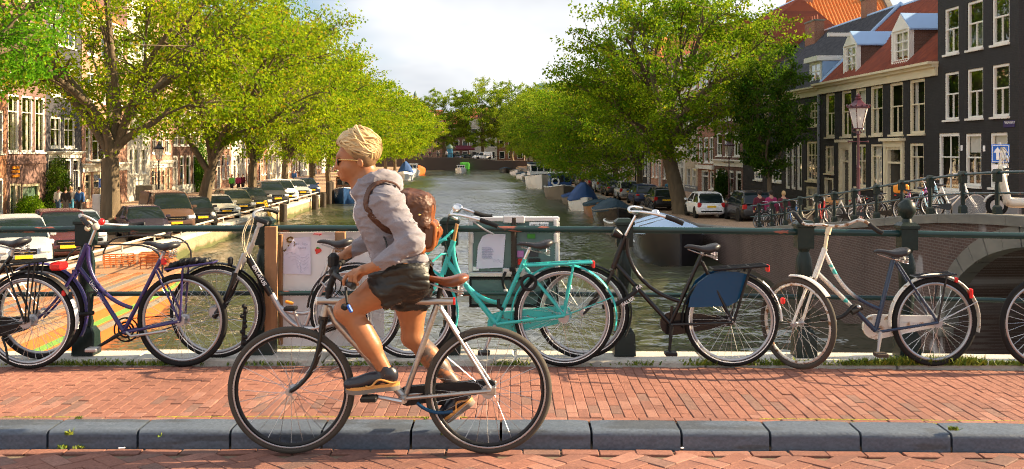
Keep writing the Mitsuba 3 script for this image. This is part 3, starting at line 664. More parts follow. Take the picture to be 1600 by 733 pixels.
b.bars((153, 350), [(143, 338, -.08), (140, 334, -.16), (158, 343, -.27), (166, 348, -.30)], [(160, 352, .1), (180, 356, .26), (203, 354, .3)], m='alloy', grip=.1)
for i, (px, py, dy, r, m) in enumerate(((140, 345, -.06, .026, 'fresh_wood'), (147, 349, -.09, .024, 'coping_stone'), (146, 355, -.1, .022, 'cream_paint'), (157, 353, -.08, .026, 'coping_stone'), (163, 346, -.05, .024, 'red_plastic'), (133, 342, -.02, .018, 'orange_plastic'))):
    b.k.add('bell' if i < 4 else 'lamp', ball(b.p(px, py, dy), r, 2), m, True)
b.chainring((193, 517), .085); b.chainring((193, 517), .055)
b.tubes('chain', [([(193, 500, .05), (285, 493, .05)], .004, 0), ([(193, 535, .05), (285, 507, .05)], .004, 0)], 'black_plastic')
b.crank((193, 519), (158, 540), m='black_plastic', pm='alloy')
b.tube('kickstand', [(203, 517, -.06), (212, 522, -.09), (250, 516, -.1), (268, 513, -.1)], .010, 'alloy')
b.tubes('lock', [([(143, 455, -.05), (145, 488, -.06), (126, 488, -.06)], .011, 0), ([(144, 456, -.03), (165, 456, .02)], .009, 0), ([(118, 492, -.06), (153, 486, -.08)], .015, 0)], 'black_plastic')
rk = b.rack((262, 420), (336, 409), (285, 500), 'purple_paint', legs=((.38, 0),), r=.007)
pth = b.path([(262, 421), (285, 410), (310, 407), (336, 411)])
tp = smooth_path(pth, 30); rr = 0.022 + 0.006 * np.sin(np.arange(30) * 2.1) + .004 * np.sin(np.arange(30) * 5.3)
b.k.add('rack_wrapping', mrg(tube(tp + (0, -.03, 0), rr, 9), tube(tp + (0, .035, .0), rr * .9, 9)), 'black_plastic', 30, label='torn black tape wrapped round the luggage rack')
b.light('tail_light', 258, 408, -.03, (.035, .03, .045), 'red_plastic')
b.k.place('parked_bicycle', 'purple step-through bicycle with black taped luggage rack and bells on its handlebar', 'bicycle', 'bicycles parked along the near railing')
# --- silver bike with lettering on its dark head tube
b = Bike(7.49, 338, 7.49, 556, 'frame_silver')
cf, af = b.wheel(338, 494, .335, strip=True, z=COP - .005, hub=.03, big=.052); b.fender(cf, af, .335, -22, 132, 'black_gloss')
b.k.add('mudguard_stay', tube(b.path([(338, 494, -.06), (402, 502, -.05)]), .003, 6), 'steel')
c, a = b.wheel(556, 493, .335, strip=True, z=COP - .005, hub=.04, big=.05); b.fender(c, a, .335, 15, 175, 'black_gloss')
b.tubes('frame', [([(424, 458), (436, 480), (452, 500), (472, 512), (505, 510), (556, 505)], .021, 30), ([(428, 470), (445, 484), (470, 490), (490, 484)], .015, 16), ([(478, 508), (507, 425)], .017, 0), ([(500, 509, -.05), (556, 496, -.06)], .009, 0), ([(500, 509, .05), (556, 496, .06)], .009, 0), ([(503, 440, .03), (556, 493, .06)], .008, 0), ([(503, 440, -.03), (556, 493, -.06)], .008, 0)])
b.k.add('frame_front', tube(smooth_path(b.path([(387, 400), (404, 428), (424, 460)]), 12), np.linspace(.030, .026, 12), 12), 'black_gloss', 40, label='glossy black front of the frame with white lettering')
b.k.add('frame_lettering', on_plane(text('BATAVUS', .026, .002, True), b.p(395, 415, -.031), b.p(424, 463) - b.p(395, 415), b.p(415, 403) - b.p(395, 415)), 'print_white')
b.tubes('fork', [([(371, 424, -.06), (352, 472, -.06), (338, 494, -.06)], .019, 10), ([(371, 424, .06), (352, 472, .06), (338, 494, .06)], .019, 10)], 'black_gloss')
b.tubes('suspension', [([(384, 395, -.055), (370, 430, -.06)], .014, 0), ([(384, 395, .055), (370, 430, .06)], .014, 0), ([(383, 405, -.06), (383, 405, .06)], .02, 0), ([(394, 380), (382, 406)], .022, 0)], 'alloy')
b.tubes('stem', [([(395, 380), (402, 358)], .015, 0), ([(402, 358), (408, 347), (400, 340)], .014, 0), ([(407, 350, -.03), (407, 350, .03)], .022, 0)], 'alloy')
b.bars((398, 338), [(402, 336, -.1), (412, 338, -.22), (434, 344, -.30)], [(392, 334, .1), (400, 330, .22), (420, 336, .3)], m='alloy', grip=.12)
b.tubes('cables', [([(394, 338, -.03), (381, 372, -.05), (388, 400, -.05)], .003, 14), ([(397, 338, -.06), (385, 375, -.07), (392, 402, -.04)], .003, 14), ([(402, 340, -.1), (389, 380, -.05), (378, 420, -.05)], .003, 14)], 'cream_paint')
b.light('headlight', 361, 408, -.02, (.03, .05, .06), 'black_plastic')
b.tube('seat_post', [(507, 428), (522, 384)], .013, 'steel'); b.saddle(524, 376, tilt=.03)
b.crank((474, 512), (461, 477), m='alloy'); b.light('pedal_reflector', 459, 468, -.15, (.06, .02, .02), 'orange_plastic', ry(.3))
b.rack((512, 428), (590, 418), (556, 493), 'steel', legs=((.6, 0),))
b.tubes('lock', [([(386, 478, -.05), (384, 515, -.06), (382, 538, -.05)], .013, 8)], 'black_plastic')
b.k.add('lock_bits', mrg(*[ball(b.p(385 + 3 * math.sin(i * 2.2), 476 + i * 8, -.065), .017, 1) for i in range(9)]), 'black_plastic', False)
b.chaincase((500, 510), (556, 497), .06, .04, 'black_plastic')
b.k.place('parked_bicycle', 'silver low-step bicycle with white lettering on its black front, beside the white board', 'bicycle', 'bicycles parked along the near railing')
# --- teal bike
b = Bike(7.48, 640, 7.38, 881, 'teal_paint')
cf, af = b.wheel(640, 497, .335, z=COP - .01, tyre='rubber', strip=True, spoke='chrome'); b.fender(cf, af, .335, -20, 110)
c, a = b.wheel(881, 491, .355, z=0.095, hub=.032, strip=True, sp=36, spoke='chrome'); b.fender(c, a, .358, -14, 195)
b.tubes('frame', [([(700, 410), (738, 458), (775, 505)], .019, 0), ([(708, 382), (712, 412), (725, 440), (745, 460), (778, 473)], .0155, 20), ([(776, 505), (820, 405)], .016, 0), ([(709, 376), (692, 428)], .021, 0),
                  ([(776, 505, -.05), (881, 491, -.065)], .012, 0), ([(776, 505, .05), (881, 491, .065)], .012, 0), ([(816, 412, -.035), (881, 491, -.065)], .009, 0), ([(816, 412, .035), (881, 491, .065)], .009, 0)])
stays(b, (690, 430), (640, 497), 'teal_paint', .010)
b.rack((658, 405), (706, 362), (640, 497), 'teal_paint', w=.10, r=.008, legs=((.1, 0),))
b.k.add('front_carrier', mrg(*[tube(b.path(q), .008, 8) for q in (((660, 408, -.12), (662, 380, -.13), (700, 372, -.13)), ((660, 408, .12), (664, 380, .13), (702, 372, .13)), ((690, 376, -.13), (706, 362, -.1), (706, 362, .1), (692, 376, .13)), ((668, 414, -.12), (690, 396, -.06), (700, 396, 0)))]), 'teal_paint', 40)
b.tubes('stem', [([(709, 378), (714, 350)], .013, 0)], 'wood_warm')
b.bars((714, 342), [(704, 335, -.1), (716, 333, -.2), (745, 338, -.27), (779, 349, -.30)], [(704, 334, .1), (714, 328, .2), (740, 336, .27), (768, 342, .3)], grip=.13)
b.k.add('headlamp', xf(lathe([(0, .05), (.022, .045), (.036, .02), (.038, 0), (.034, -.01), (0, -.012)], 18), mat4(rx(-.3) @ ry(-.8), b.p(718, 327, -.06))), 'chrome', 40)
b.tubes('brake_lever', [([(742, 342, -.28), (755, 352, -.26), (772, 361, -.27)], .006, 8)], 'alloy')
b.tubes('cables', [([(706, 336, -.05), (699, 350, -.04), (705, 375, -.02)], .003, 10), ([(702, 338, -.08), (697, 360, -.05), (700, 400, -.03)], .003, 10)], 'black_plastic')
b.tube('seat_post', [(820, 405), (829, 384)], .013, 'chrome'); b.saddle(836, 379, tilt=.0)
b.chaincase((779, 507), (881, 493), .082, .06); b.crank((773, 508), (757, 545), m='alloy')
b.rack((822, 414), (924, 409), (881, 491), 'teal_paint', w=.07, r=.008, legs=((.72, 0),))
b.light('tail_light', 927, 413, 0, (.02, .07, .05), 'red_plastic')
b.tubes('mudguard_stay', [([(881, 491, -.07), (958, 463, -.03)], .004, 0)], 'teal_paint')
b.tubes('lock', [([(779, 466, -.05), (779, 478, -.06), (786, 482, -.05)], .013, 0)], 'black_plastic')
b.k.add('ring_lock', xf(mrg(ring(.05, .012, 24, 8)), mat4(ry(.4), b.p(826, 440, -.06))), 'black_plastic', 40)
b.k.place('parked_bicycle', 'chipped teal bicycle with teal chaincase, front carrier and silver headlamp', 'bicycle', 'bicycles parked along the near railing')
# --- black bike with coat guard
def black_dutch(b, full=True):
    cf, af = b.wheel(910, 490, .335, z=(COP - .005) if full else .095, strip=full); b.fender(cf, af, .335, -30, 100, 'black_plastic')
    c, a = b.wheel(1143, 502, .332, z=0.095, strip=full, spoke='steel'); b.fender(c, a, .334, 20, 190, 'black_plastic')
    t = b.fender(c, a, .336, 0, 52, 'reflector_white' if full else 'black_plastic')
    if full: b.k.tags[t] = {'label': 'white tail of the rear mudguard'}
    b.tubes('frame', [([(961, 412), (1047, 506)], .0165, 0), ([(980, 372), (984, 405), (1000, 433), (1025, 455), (1064, 471)], .015, 20), ([(1047, 506), (1096, 398)], .0155, 0), ([(976, 368), (958, 420)], .02, 0),
                      ([(1047, 506, -.05), (1143, 502, -.06)], .010, 0), ([(1047, 506, .05), (1143, 502, .06)], .010, 0), ([(1096, 408, -.03), (1143, 502, -.06)], .009, 0), ([(1096, 408, .03), (1143, 502, .06)], .009, 0), ([(1050, 478), (1049, 500)], .012, 0)])
    stays(b, (956, 424), (910, 490), b.paint)
    b.tube('stem', [(977, 368), (993, 337)], .010, 'chrome')
    b.bars((995, 333), [(985, 330, -.1), (1000, 329, -.2), (1028, 334, -.27), (1057, 345, -.3)], [(985, 330, .1), (992, 326, .2), (1015, 330, .27), (1036, 338, .3)], grip=.12, m='chrome')
    b.tube('seat_post', [(1096, 400), (1099, 390)], .013, 'steel'); b.saddle(1097, 384, tilt=.04, L=.25)
    b.chaincase((1050, 506), (1143, 503), .085, .035, 'black_gloss'); b.crank((1047, 508), (1043, 546), m='black_plastic')
    b.rack((1112, 420), (1196, 414), (1143, 502), 'black_plastic', w=.075, r=.009, legs=((.68, 0),))
    b.light('tail_light', 1199, 419, 0, (.02, .06, .05), 'red_plastic')
    return c
b = Bike(7.47, 910, 7.38, 1143, 'black_gloss')
black_dutch(b)
q = [b.p(*z) for z in ((1073, 478), (1076, 462), (1088, 440), (1104, 428), (1126, 423), (1150, 424), (1169, 429), (1162, 452), (1150, 470), (1136, 477))]
b.k.add('coat_guard', mrg(*[(lambda y: prism([(z[0], z[2]) for z in q], y - .003, y + .003))(7.40 + d) for d in (-.06, .06)]), 'blue_black', label='glossy dark blue coat guard over the rear wheel')
b.k.add('headlamp', xf(lathe([(0, .07), (.02, .065), (.036, .03), (.042, 0), (.036, -.004), (0, -.006)], 18), mat4(ry(PI / 2 + .5), b.p(958, 362, -.03))), 'black_gloss', 40)
b.k.add('bell', xf(lathe([(0, .03), (.022, .024), (.032, .006), (.032, 0), (0, 0)], 16), mat4(None, b.p(1018, 331, -.2))), 'chrome', 40)
b.tubes('lock', [([(940, 478, -.05), (975, 467, -.05), (998, 447, -.04)], .017, 10), ([(990, 455, -.03), (998, 446, -.02)], .024, 0)], 'black_plastic')
b.k.add('lock_lettering', on_plane(text('FALKX', .024, .002, True), b.p(971, 477, -.07), (1, 0, .62), (-.62, 0, 1)), 'print_white', kind='stuff'); b.k.add('lock_lettering', on_plane(text('FA', .026, .002, True), b.p(994, 452, -.06), (1, 0, .62), (-.62, 0, 1)), 'print_white', kind='stuff')
b.light('tail_reflector', 1223, 470, 0, (.03, .03, .045), 'red_plastic')
b.k.place('parked_bicycle', 'black bicycle with dark blue coat guard over the rear wheel and curved frame tube', 'bicycle', 'bicycles parked along the near railing')
# --- white and blue Dutch bike with its front wheel turned
b = Bike(7.30, 1246, 7.40, 1460, 'dutch_frame')
cf, af = b.wheel(1246, 503, .322, z=0.095, yaw=-0.92, tyre='rubber_worn', rim='rust_steel', spoke='rust_steel'); b.fender(cf, af, .322, 40, 100, 'white_enamel')
c, a = b.wheel(1460, 502, .318, z=0.095, tyre='rubber', rim='alloy', spoke='chrome', hub=.03, sp=36); b.fender(c, a, .322, -14, 185, 'white_enamel')
b.tubes('frame', [([(1277, 426), (1330, 478), (1368, 517)], .0165, 0), ([(1287, 392), (1300, 418), (1316, 444), (1340, 466), (1376, 483)], .0145, 20), ([(1368, 517), (1396, 402)], .0155, 0), ([(1289, 388), (1273, 434)], .0205, 0),
                  ([(1368, 517, -.05), (1460, 502, -.06)], .010, 0), ([(1368, 517, .05), (1460, 502, .06)], .010, 0), ([(1400, 410, -.03), (1460, 502, -.06)], .008, 0), ([(1400, 410, .03), (1460, 502, .06)], .008, 0)])
ca, sa = math.cos(-0.92), math.sin(-0.92)
def st(d, f, z): return cf + np.array([ca * f - sa * d, sa * f + ca * d, z])
b.k.add('fork', mrg(*[tube(smooth_path([b.p(1272, 432) + np.array([-sa * d * .6, ca * d * .6, 0]), (b.p(1264, 470) * .6 + st(d, 0, .12) * .4) + np.array([-sa * d * .5, ca * d * .5, 0]), st(d, 0, 0)], 12), .010, 8) for d in (-.05, .05)]), 'white_enamel', 40)
b.tubes('stem', [([(1289, 390), (1294, 352)], .013, 0), ([(1293, 366), (1296, 354)], .02, 0)], 'cream_paint')
b.bars((1292, 353), [(1306, 352, -.06), (1318, 346, -.16), (1328, 341, -.2), (1343, 350, -.26), (1356, 359, -.3)], [(1270, 352, .05), (1260, 349, .12), (1253, 338, .16), (1251, 336, .18)], grip=.1, m='rust_steel')
b.tube('seat_post', [(1396, 404), (1398, 392)], .013, 'rust_steel'); b.saddle(1393, 391, tilt=.02, L=.25, W=.09)
b.chaincase((1372, 513), (1460, 503), .088, .04, 'white_enamel'); b.crank((1370, 518), (1365, 548), m='alloy', pm='dark_wood')
b.rack((1428, 432), (1488, 427), (1460, 502), 'black_gloss', w=.07, r=.007, legs=((.75, 0),))
b.light('tail_light', 1492, 437, -.02, (.02, .04, .035), 'red_plastic'); b.light('tail_reflector', 1515, 458, -.01, (.025, .05, .07), 'red_plastic')
b.tubes('mudguard_stay', [([(1460, 502, -.06), (1525, 470, -.03)], .004, 0)], 'steel')
b.tubes('lock', [([(1278, 498, -.05), (1300, 496, -.06), (1318, 488, -.06), (1328, 478, -.05), (1338, 476, -.04)], .014, 14), ([(1326, 486, -.06), (1342, 478, -.05)], .022, 0)], 'black_plastic')
b.k.add('lock_lettering', on_plane(text('AXA', .018, .002, True), b.p(1291, 500, -.076), (1, 0, .06), (0, 0, 1)), 'print_white')
b.k.add('bolt', ball(b.p(1337, 478, -.06), .016, 1), 'alloy', True)
b.k.place('parked_bicycle', 'weathered white bicycle with dark blue rear frame, white chaincase and its front wheel turned', 'bicycle', 'bicycles parked along the near railing')
# --- bike cut by the right edge
b = Bike(7.30, 1630, 7.42, 1850, 'black_gloss')
cf, af = b.wheel(1630, 502, .325, z=0.095, tyre='rubber', rim='alloy', spoke='chrome', hub=.03); b.fender(cf, af, .325, 20, 80, 'black_plastic')
c, a = b.wheel(1850, 502, .325, z=0.095); b.fender(c, a, .325, 10, 180, 'black_plastic')
b.tubes('frame', [([(1680, 412), (1766, 506)], .0165, 0), ([(1695, 376), (1703, 425), (1740, 460), (1784, 471)], .014, 16), ([(1766, 506), (1812, 398)], .0155, 0), ([(1693, 372), (1676, 420)], .02, 0), ([(1766, 506, -.05), (1850, 502, -.06)], .010, 0), ([(1812, 408, -.03), (1850, 502, -.06)], .009, 0)])
stays(b, (1674, 424), (1630, 502), 'black_gloss'); b.saddle(1815, 385); b.tube('stem', [(1693, 370), (1700, 345)], .012, 'chrome')
b.bars((1702, 340), [(1694, 336, -.1), (1710, 334, -.2), (1760, 345, -.3)], [(1694, 336, .1), (1710, 334, .2), (1750, 342, .3)])
b.crank((1766, 508), (1760, 546)); b.chaincase((1768, 506), (1850, 503), .085, .035, 'black_gloss')
b.k.place('parked_bicycle', 'bicycle of which only the front wheel shows at the right picture edge', 'bicycle', 'bicycles parked along the near railing')
# --- the rider's bike
RIDE = 5.585
b = Bike(RIDE, 455, RIDE, 763, 'steel_brushed')
mat('steel_brushed', proc(lambda p, n, uv: mix((0.33, 0.32, 0.31), (0.48, 0.47, 0.46), fbm(p.x * 30, p.y * 30, p.z * 90, 3))), 0.33, 0.9)
mat('saddle_brown', proc(lambda p, n, uv: mix((0.10, 0.03, 0.012), (0.17, 0.055, 0.022), fbm(p.x * 40, p.y * 40, p.z * 40, 3))), 0.35, coat=0.4)
cf, af = b.wheel(455, 608, .343, tyre='rubber_worn', rim='black_plastic', z=.0, sp=28, tw=.02, spoke='steel')
c, a = b.wheel(763, 606, .343, tyre='rubber_worn', rim='black_plastic', z=.0, sp=28, tw=.02, hub=.03, spoke='steel')
for w in ('wheel', 'wheel_001'): b.k.add(w + '__side_wall', xf(mrg(xf(ring(.343 - .037, .005, 72, 6, .002), mat4(None, (0, -.0195, 0))), xf(ring(.343 - .037, .005, 72, 6, .002), mat4(None, (0, .0195, 0)))), mat4(None, cf if w == 'wheel' else c)), 'alloy', True)
b.k.add('top_tube', tube(b.path([(496, 470), (600, 470.3), (708, 470.5)]), .0205, 20), 'steel_brushed', 40)
b.k.add('rear_light', tube(b.path([(708, 470.5), (711, 470.5)]), .0208, 20), 'red_plastic', 40); b.k.add('front_light', tube(b.path([(494, 470), (496.5, 470)]), .0208, 20), 'reflector_white', 40)
b.tubes('frame', [([(510, 476), (505, 500)], .023, 0), ([(513, 480), (524, 502), (632, 621)], .0215, 0), ([(632, 621), (683, 476)], .0165, 0), ([(636, 620, -.04), (768, 606, -.07)], .0105, 0), ([(636, 620, .04), (768, 606, .07)], .0105, 0), ([(688, 480, -.025), (768, 604, -.07)], .0095, 0), ([(688, 480, .025), (768, 604, .07)], .0095, 0), ([(631, 622, -.04), (631, 622, .04)], .024, 0)])
for d in (-.072, .072): b.k.add('dropout', bbox(b.p(768, 606, d), (.05, .01, .045), .004), 'steel_brushed')
b.tubes('fork', [([(505, 500, -.035), (500, 540, -.045), (485, 582, -.05), (457, 608, -.055)], .0115, 14), ([(505, 500, .035), (500, 540, .045), (485, 582, .05), (457, 608, .055)], .0115, 14), ([(506, 494), (504, 506)], .026, 0)], 'black_gloss')
b.tubes('stem', [([(512, 470), (516, 446)], .017, 0), ([(516, 446), (523, 429)], .018, 0), ([(514, 456), (515, 450)], .024, 0)], 'black_plastic')
b.bars((523, 428), [(530, 429, -.08), (545, 433, -.16), (556, 435, -.24), (566, 436, -.31)], [(521, 425, .08), (522, 419, .16), (528, 413, .24), (535, 409, .31)], m='black_plastic', r=.0125, grip=.13)
b.tubes('brake_lever', [([(551, 440, -.23), (553, 456, -.25), (555, 463, -.27)], .007, 8), ([(519, 416, .22), (510, 430, .25), (512, 440, .27)], .007, 8)], 'black_plastic')
b.k.add('clip_lamp', mrg(bbox(b.p(551, 468, -.27), (.035, .03, .03), .008, ry(.5))), 'black_plastic'); b.k.add('clip_lamp__lens', bbox(b.p(559, 470, -.275), (.018, .02, .045), .005, ry(-.5)), 'blue_sign')
b.k.add('front_lamp', mrg(bbox(b.p(514, 412, .14), (.06, .06, .09), .02), bbox(b.p(517, 428, .10), (.05, .05, .06), .015)), 'black_plastic')
b.tubes('cables', [([(520, 430, -.04), (527, 448, -.05), (516, 462, -.03)], .0035, 10), ([(523, 425, .06), (531, 450, .04), (520, 465, .03)], .0035, 10)], 'black_plastic')
b.tube('seat_post', [(684, 474), (690, 440)], .0145, 'black_plastic')
b.saddle(694, 433, 'saddle_brown', L=.265, W=.078, tilt=.03, label='tan leather saddle, empty')
b.chaincase((636, 622), (764, 606), .052, .034, 'black_plastic', dy=.055)
b.crank((630, 622), (583, 612), m='steel', pm='black_plastic', dy=-.08); b.crank((634, 622), (683, 636), dy=.085, m='steel', pdy=.06)
b.tubes('kickstand', [([(652, 628, -.02), (672, 640, -.03), (708, 640, -.03)], .009, 10)], 'blue_black')
b.k.place('ridden_bicycle', 'brushed metal city bicycle with thick top tube and tan saddle, ridden along the road', 'bicycle')
# --- bikes behind the side bridge's railing
def loose_bike(paint, label, s, l, ang, lean=0.0, key=None, z=None, swap2=None, scale=1.0):
    M = CM @ mat4(rz(ang) @ rx(lean), (l, s, (float(HS(s)) - 0.08) if z is None else z)) @ np.diag([scale, scale, scale, 1])
    PB.k.place('parked_bicycle', label, 'bicycle', 'bicycles parked on the side bridge' if z is None else 'bicycles parked on the right quay', M, {'slot_paint': paint, **(swap2 or {})})
mat('slot_paint', (0.1, 0.1, 0.1), 0.3, coat=.4)
for nm, c in (('paint_cream', (.62, .56, .4)), ('paint_white', (.72, .72, .72)), ('paint_red', (.5, .02, .02)), ('paint_pink', (.42, .16, .42)), ('paint_blue', (.08, .25, .55)), ('paint_green', (.1, .3, .15)), ('paint_black', (.012, .012, .014)), ('paint_sky', (.3, .55, .7))): mat(nm, c, .28, coat=.5)
PB = Bike(7.4, 910, 7.4, 1143, 'slot_paint')
mid = PB.p(1026, 500); black_dutch(PB, False)
for kk, d in list(PB.k.parts.items()):
    fn = d['filename']; v, f, n, uv, c = meshkit.WRITTEN[fn]
    PB.k.parts[kk] = {**d, 'to_world': None}
off = np.eye(4); off[:3, 3] = -np.array([mid[0], 7.4, GROUND_P])
for d in PB.k.parts.values(): d.pop('to_world')
_pl = PB.k.place
def place2(name, label, cat, group, M, swap): return _pl(name, label, cat, group, M @ off, swap)
PB.k.place = place2
spec = [(1195, 'paint_white', 'pale bicycle leaning behind the side bridge railing, farthest down the slope', 1.9, .1), (1212, 'paint_black', 'black bicycle near the foot of the side bridge, beside the two people', 2.1, .0), (1236, 'paint_blue', 'bicycle with a blue frame near the foot of the side bridge', 1.7, .12), (1262, 'paint_cream', 'cream bicycle second up the slope past the people, behind the railing', 2.5, .06),
        (1283, 'paint_red', 'bicycle with a red frame behind the side bridge railing', 1.5, .05), (1330, 'paint_white', 'white bicycle standing at the foot of the dark red lamp post', 2.75, .0), (1362, 'paint_black', 'black bicycle just right of the dark red lamp post', 2.2, .08), (1398, 'paint_black', 'black bicycle with an orange bag on the side bridge', 2.4, -.05), (1432, 'paint_pink', 'violet bicycle behind the side bridge railing', 2.0, .1), (1453, 'paint_sky', 'pale blue bicycle standing uphill of the violet one on the side bridge', 1.8, .0), (1490, 'paint_white', 'white bicycle highest on the side bridge, below the paved side street', 2.3, .06)]
for px, pt, lb, ang, lean in spec:
    s = U(px, 11.9); loose_bike(pt, lb, s, 11.9, ang, lean)
bagm = Kit(); sd = SDF((-.25, -.2, -.2), (.25, .2, .2), .02); sd.rbox((0, 0, 0), (.19, .13, .12), .06); bagm.add('self', sd.mesh(), 'orange_plastic', True)
bagm.place('bicycle_bag', 'orange bag on the carrier of the black bicycle on the side bridge', 'bag', None, CM @ mat4(None, (11.75, U(1408, 11.75), float(HS(U(1408, 11.75))) + .86)))
bagm.place('bicycle_basket', 'reddish basket on the bicycle behind the side bridge railing', 'basket', None, CM @ mat4(None, (11.75, U(1300, 11.75), float(HS(U(1300, 11.75))) + .75)), {'orange_plastic': 'wood_warm'})
# ---------------------------------------------------------------- houses along both quays
hr = np.random.default_rng(21)
LL, RL = -26.5, 20.7
def zpx(py, s, l): return CAMZ - (py - HZ) / F * can(l, s)[1]
class House:
    """A house on a quay: s along the street, z up, d inwards from the facade."""
    def __init__(h, side, s0, s1, ztop, wall, zb=QZ - 0.1, depth=9.0, L=None):
        h.sd, h.L, h.s0, h.s1, h.zt, h.zb, h.dp, h.wm = side, (RL if side > 0 else LL) if L is None else L, min(s0, s1), max(s0, s1), ztop, zb, depth, wall
        h.k, h.holes, h.layers = Kit(), [], []
    def m(h, s0, s1, z0, z1, d0, d1):
        a, b = sorted((h.L + h.sd * d0, h.L + h.sd * d1)); return box(a, b, min(s0, s1), max(s0, s1), z0, z1)
    def box(h, name, s0, s1, z0, z1, d0, d1, mt, **kw): return h.k.add(name, h.m(s0, s1, z0, z1, d0, d1), mt, **kw)
    def px(h, a, b): return sorted((U(a, h.L), U(b, h.L)))
    def z(h, py, px): return zpx(py, U(px, h.L), h.L)
    def window(h, s0, s1, z0, z1, style='sash', fm='white_paint', sill=True, curtain=None, fw=0.09, rec=0.10):
        h.holes.append((s0, s1, z0, z1)); W, H = s1 - s0, z1 - z0; ms = []
        ms += [h.m(s0, s0 + fw, z0, z1, rec - .06, rec + .06), h.m(s1 - fw, s1, z0, z1, rec - .06, rec + .06), h.m(s0 + fw, s1 - fw, z0, z0 + fw, rec - .06, rec + .06), h.m(s0 + fw, s1 - fw, z1 - fw, z1, rec - .06, rec + .06)]
        bars = {'sash': ([.55], [(.5, 0, .55)]), 'sash2': ([.62], [(.5, 0, .62), (.5, .62, 1)]), 'grid': ([.34, .67], [(.34, 0, 1), (.67, 0, 1)]), 'cross': ([.6], [(.5, 0, 1)]), 'plain': ([], []), 'tall': ([.72], []), 'six': ([.33, .66], [(.5, 0, 1)]), 'shop': ([.75], [(.5, 0, .75)])}[style]
        for t in bars[0]: zz = z0 + fw + (H - 2 * fw) * t; ms.append(h.m(s0 + fw, s1 - fw, zz - .03, zz + .03, rec - .05, rec + .05))
        for t, a, b in bars[1]:
            x = s0 + fw + (W - 2 * fw) * t; ms.append(h.m(x - .022, x + .022, z0 + fw + (H - 2 * fw) * a, z0 + fw + (H - 2 * fw) * b, rec - .035, rec + .035))
        w = h.k.add('window', mrg(*ms), fm)
        l = h.L + h.sd * rec
        h.k.add(w + '__pane', (np.array([[l, s0, z0], [l, s1, z0], [l, s1, z1], [l, s0, z1]]), np.array([[0, 1, 2], [0, 2, 3]])), 'glass')
        if sill: h.box(w + '__sill', s0 - .06, s1 + .06, z0 - .09, z0 - .003, -.10, rec, fm)
        c = curtain if curtain is not None else hr.choice(['', '', 'sides', 'blind', 'full'], p=[.3, .2, .25, .15, .1])
        cm = 'curtain'
        if c == 'sides':
            x = W * .22; h.k.add(w + '__curtain', mrg(*[h.drape(a, b, z0, z1) for a, b in ((s0 + .03, s0 + x), (s1 - x, s1 - .03))]), cm, 60)
        elif c == 'blind': h.box(w + '__blind', s0 + .05, s1 - .05, z0 + H * hr.uniform(.45, .75), z1, rec + .1, rec + .12, cm)
        elif c == 'full': h.k.add(w + '__curtain', h.drape(s0 + .03, s1 - .03, z0, z1), cm, 60)
        elif c == 'green': h.k.add(w + '__curtain', h.drape(s0 + .03, s1 - .03, z0, z1), 'curtain_green', 60)
        return w
    def drape(h, a, b, z0, z1):
        n = max(4, int((b - a) / .03)); u = np.linspace(a, b, n); d = .28 + .03 * np.sin(u * 42)
        return loft([np.stack([h.L + h.sd * d, u, np.full(n, z)], 1) for z in (z0, z1)], closed=False, caps=False)
    def door(h, s0, s1, z0, z1, m='black_paint', fm='white_paint', transom=True):
        h.holes.append((s0, s1, z0, z1)); fw = .12; zt = z0 + (z1 - z0) * .76 if transom else z1 - fw
        ms = [h.m(s0, s0 + fw, z0, z1, -.03, .16), h.m(s1 - fw, s1, z0, z1, -.03, .16), h.m(s0 + fw, s1 - fw, z1 - fw, z1, -.03, .16)]
        if transom: ms.append(h.m(s0 + fw, s1 - fw, zt - .05, zt + .05, 0, .16))
        d = h.k.add('door', mrg(*ms), fm)
        h.box(d + '__leaf', s0 + fw, s1 - fw, z0, zt - .05 if transom else zt, .14, .19, m)
        w = (s1 - s0 - 2 * fw)
        for a, b in ((.1, .42), (.5, .93)): h.box(d + '__panel', s0 + fw + w * .18, s1 - fw - w * .18, z0 + (zt - z0) * a, z0 + (zt - z0) * b, .125, .14, m)
        if transom:
            l = h.L + h.sd * .12; h.k.add(d + '__pane', (np.array([[l, s0, zt], [l, s1, zt], [l, s1, z1], [l, s0, z1]]), np.array([[0, 1, 2], [0, 2, 3]])), 'glass')
        return d
    def row(h, pxs, refpx, y0, y1, style='sash', **kw):
        zt, zb = h.z(y0, refpx), h.z(y1, refpx)
        for a, b in pxs: s0, s1 = h.px(a, b); h.window(s0, s1, zb, zt, style, **kw)
    def cornice(h, z, hgt=.5, out=.35, m='cream_paint', s0=None, s1=None, name='cornice'):
        a, b = h.s0 if s0 is None else s0, h.s1 if s1 is None else s1
        h.k.add(name, mrg(h.m(a, b, z, z + hgt * .6, -out * .25, .05), h.m(a - .04, b + .04, z + hgt * .6, z + hgt * .82, -out * .6, .05), h.m(a - .08, b + .08, z + hgt * .82, z + hgt, -out, .05)), m)
    def roof(h, rise, ridge, m, zt=None, tiles=True):
        z = h.zt if zt is None else zt; D = h.dp
        sec = lambda s: [(h.L + h.sd * 0.02, s, z), (h.L + h.sd * ridge, s, z + rise), (h.L + h.sd * (2 * ridge), s, z), (h.L + h.sd * ridge, s, z - .01)]
        r = h.k.add('roof', loft([sec(h.s0 + .01), sec(h.s1 - .01)]), m)
        if tiles:
            n = int((h.s1 - h.s0) / .24); ms = []
            for i in range(n):
                s = h.s0 + (i + .5) * (h.s1 - h.s0) / n; ms.append(tube([(h.L + h.sd * .02, s, z + .02), (h.L + h.sd * ridge, s, z + rise + .02)], .07, 5, False))
            h.k.add(r + '__tiles', mrg(*ms), m, True, kind='stuff')
        h.k.add(r + '__ridge', tube([(h.L + h.sd * ridge, h.s0, z + rise), (h.L + h.sd * ridge, h.s1, z + rise)], .13, 6), 'zinc_blue')
        return r
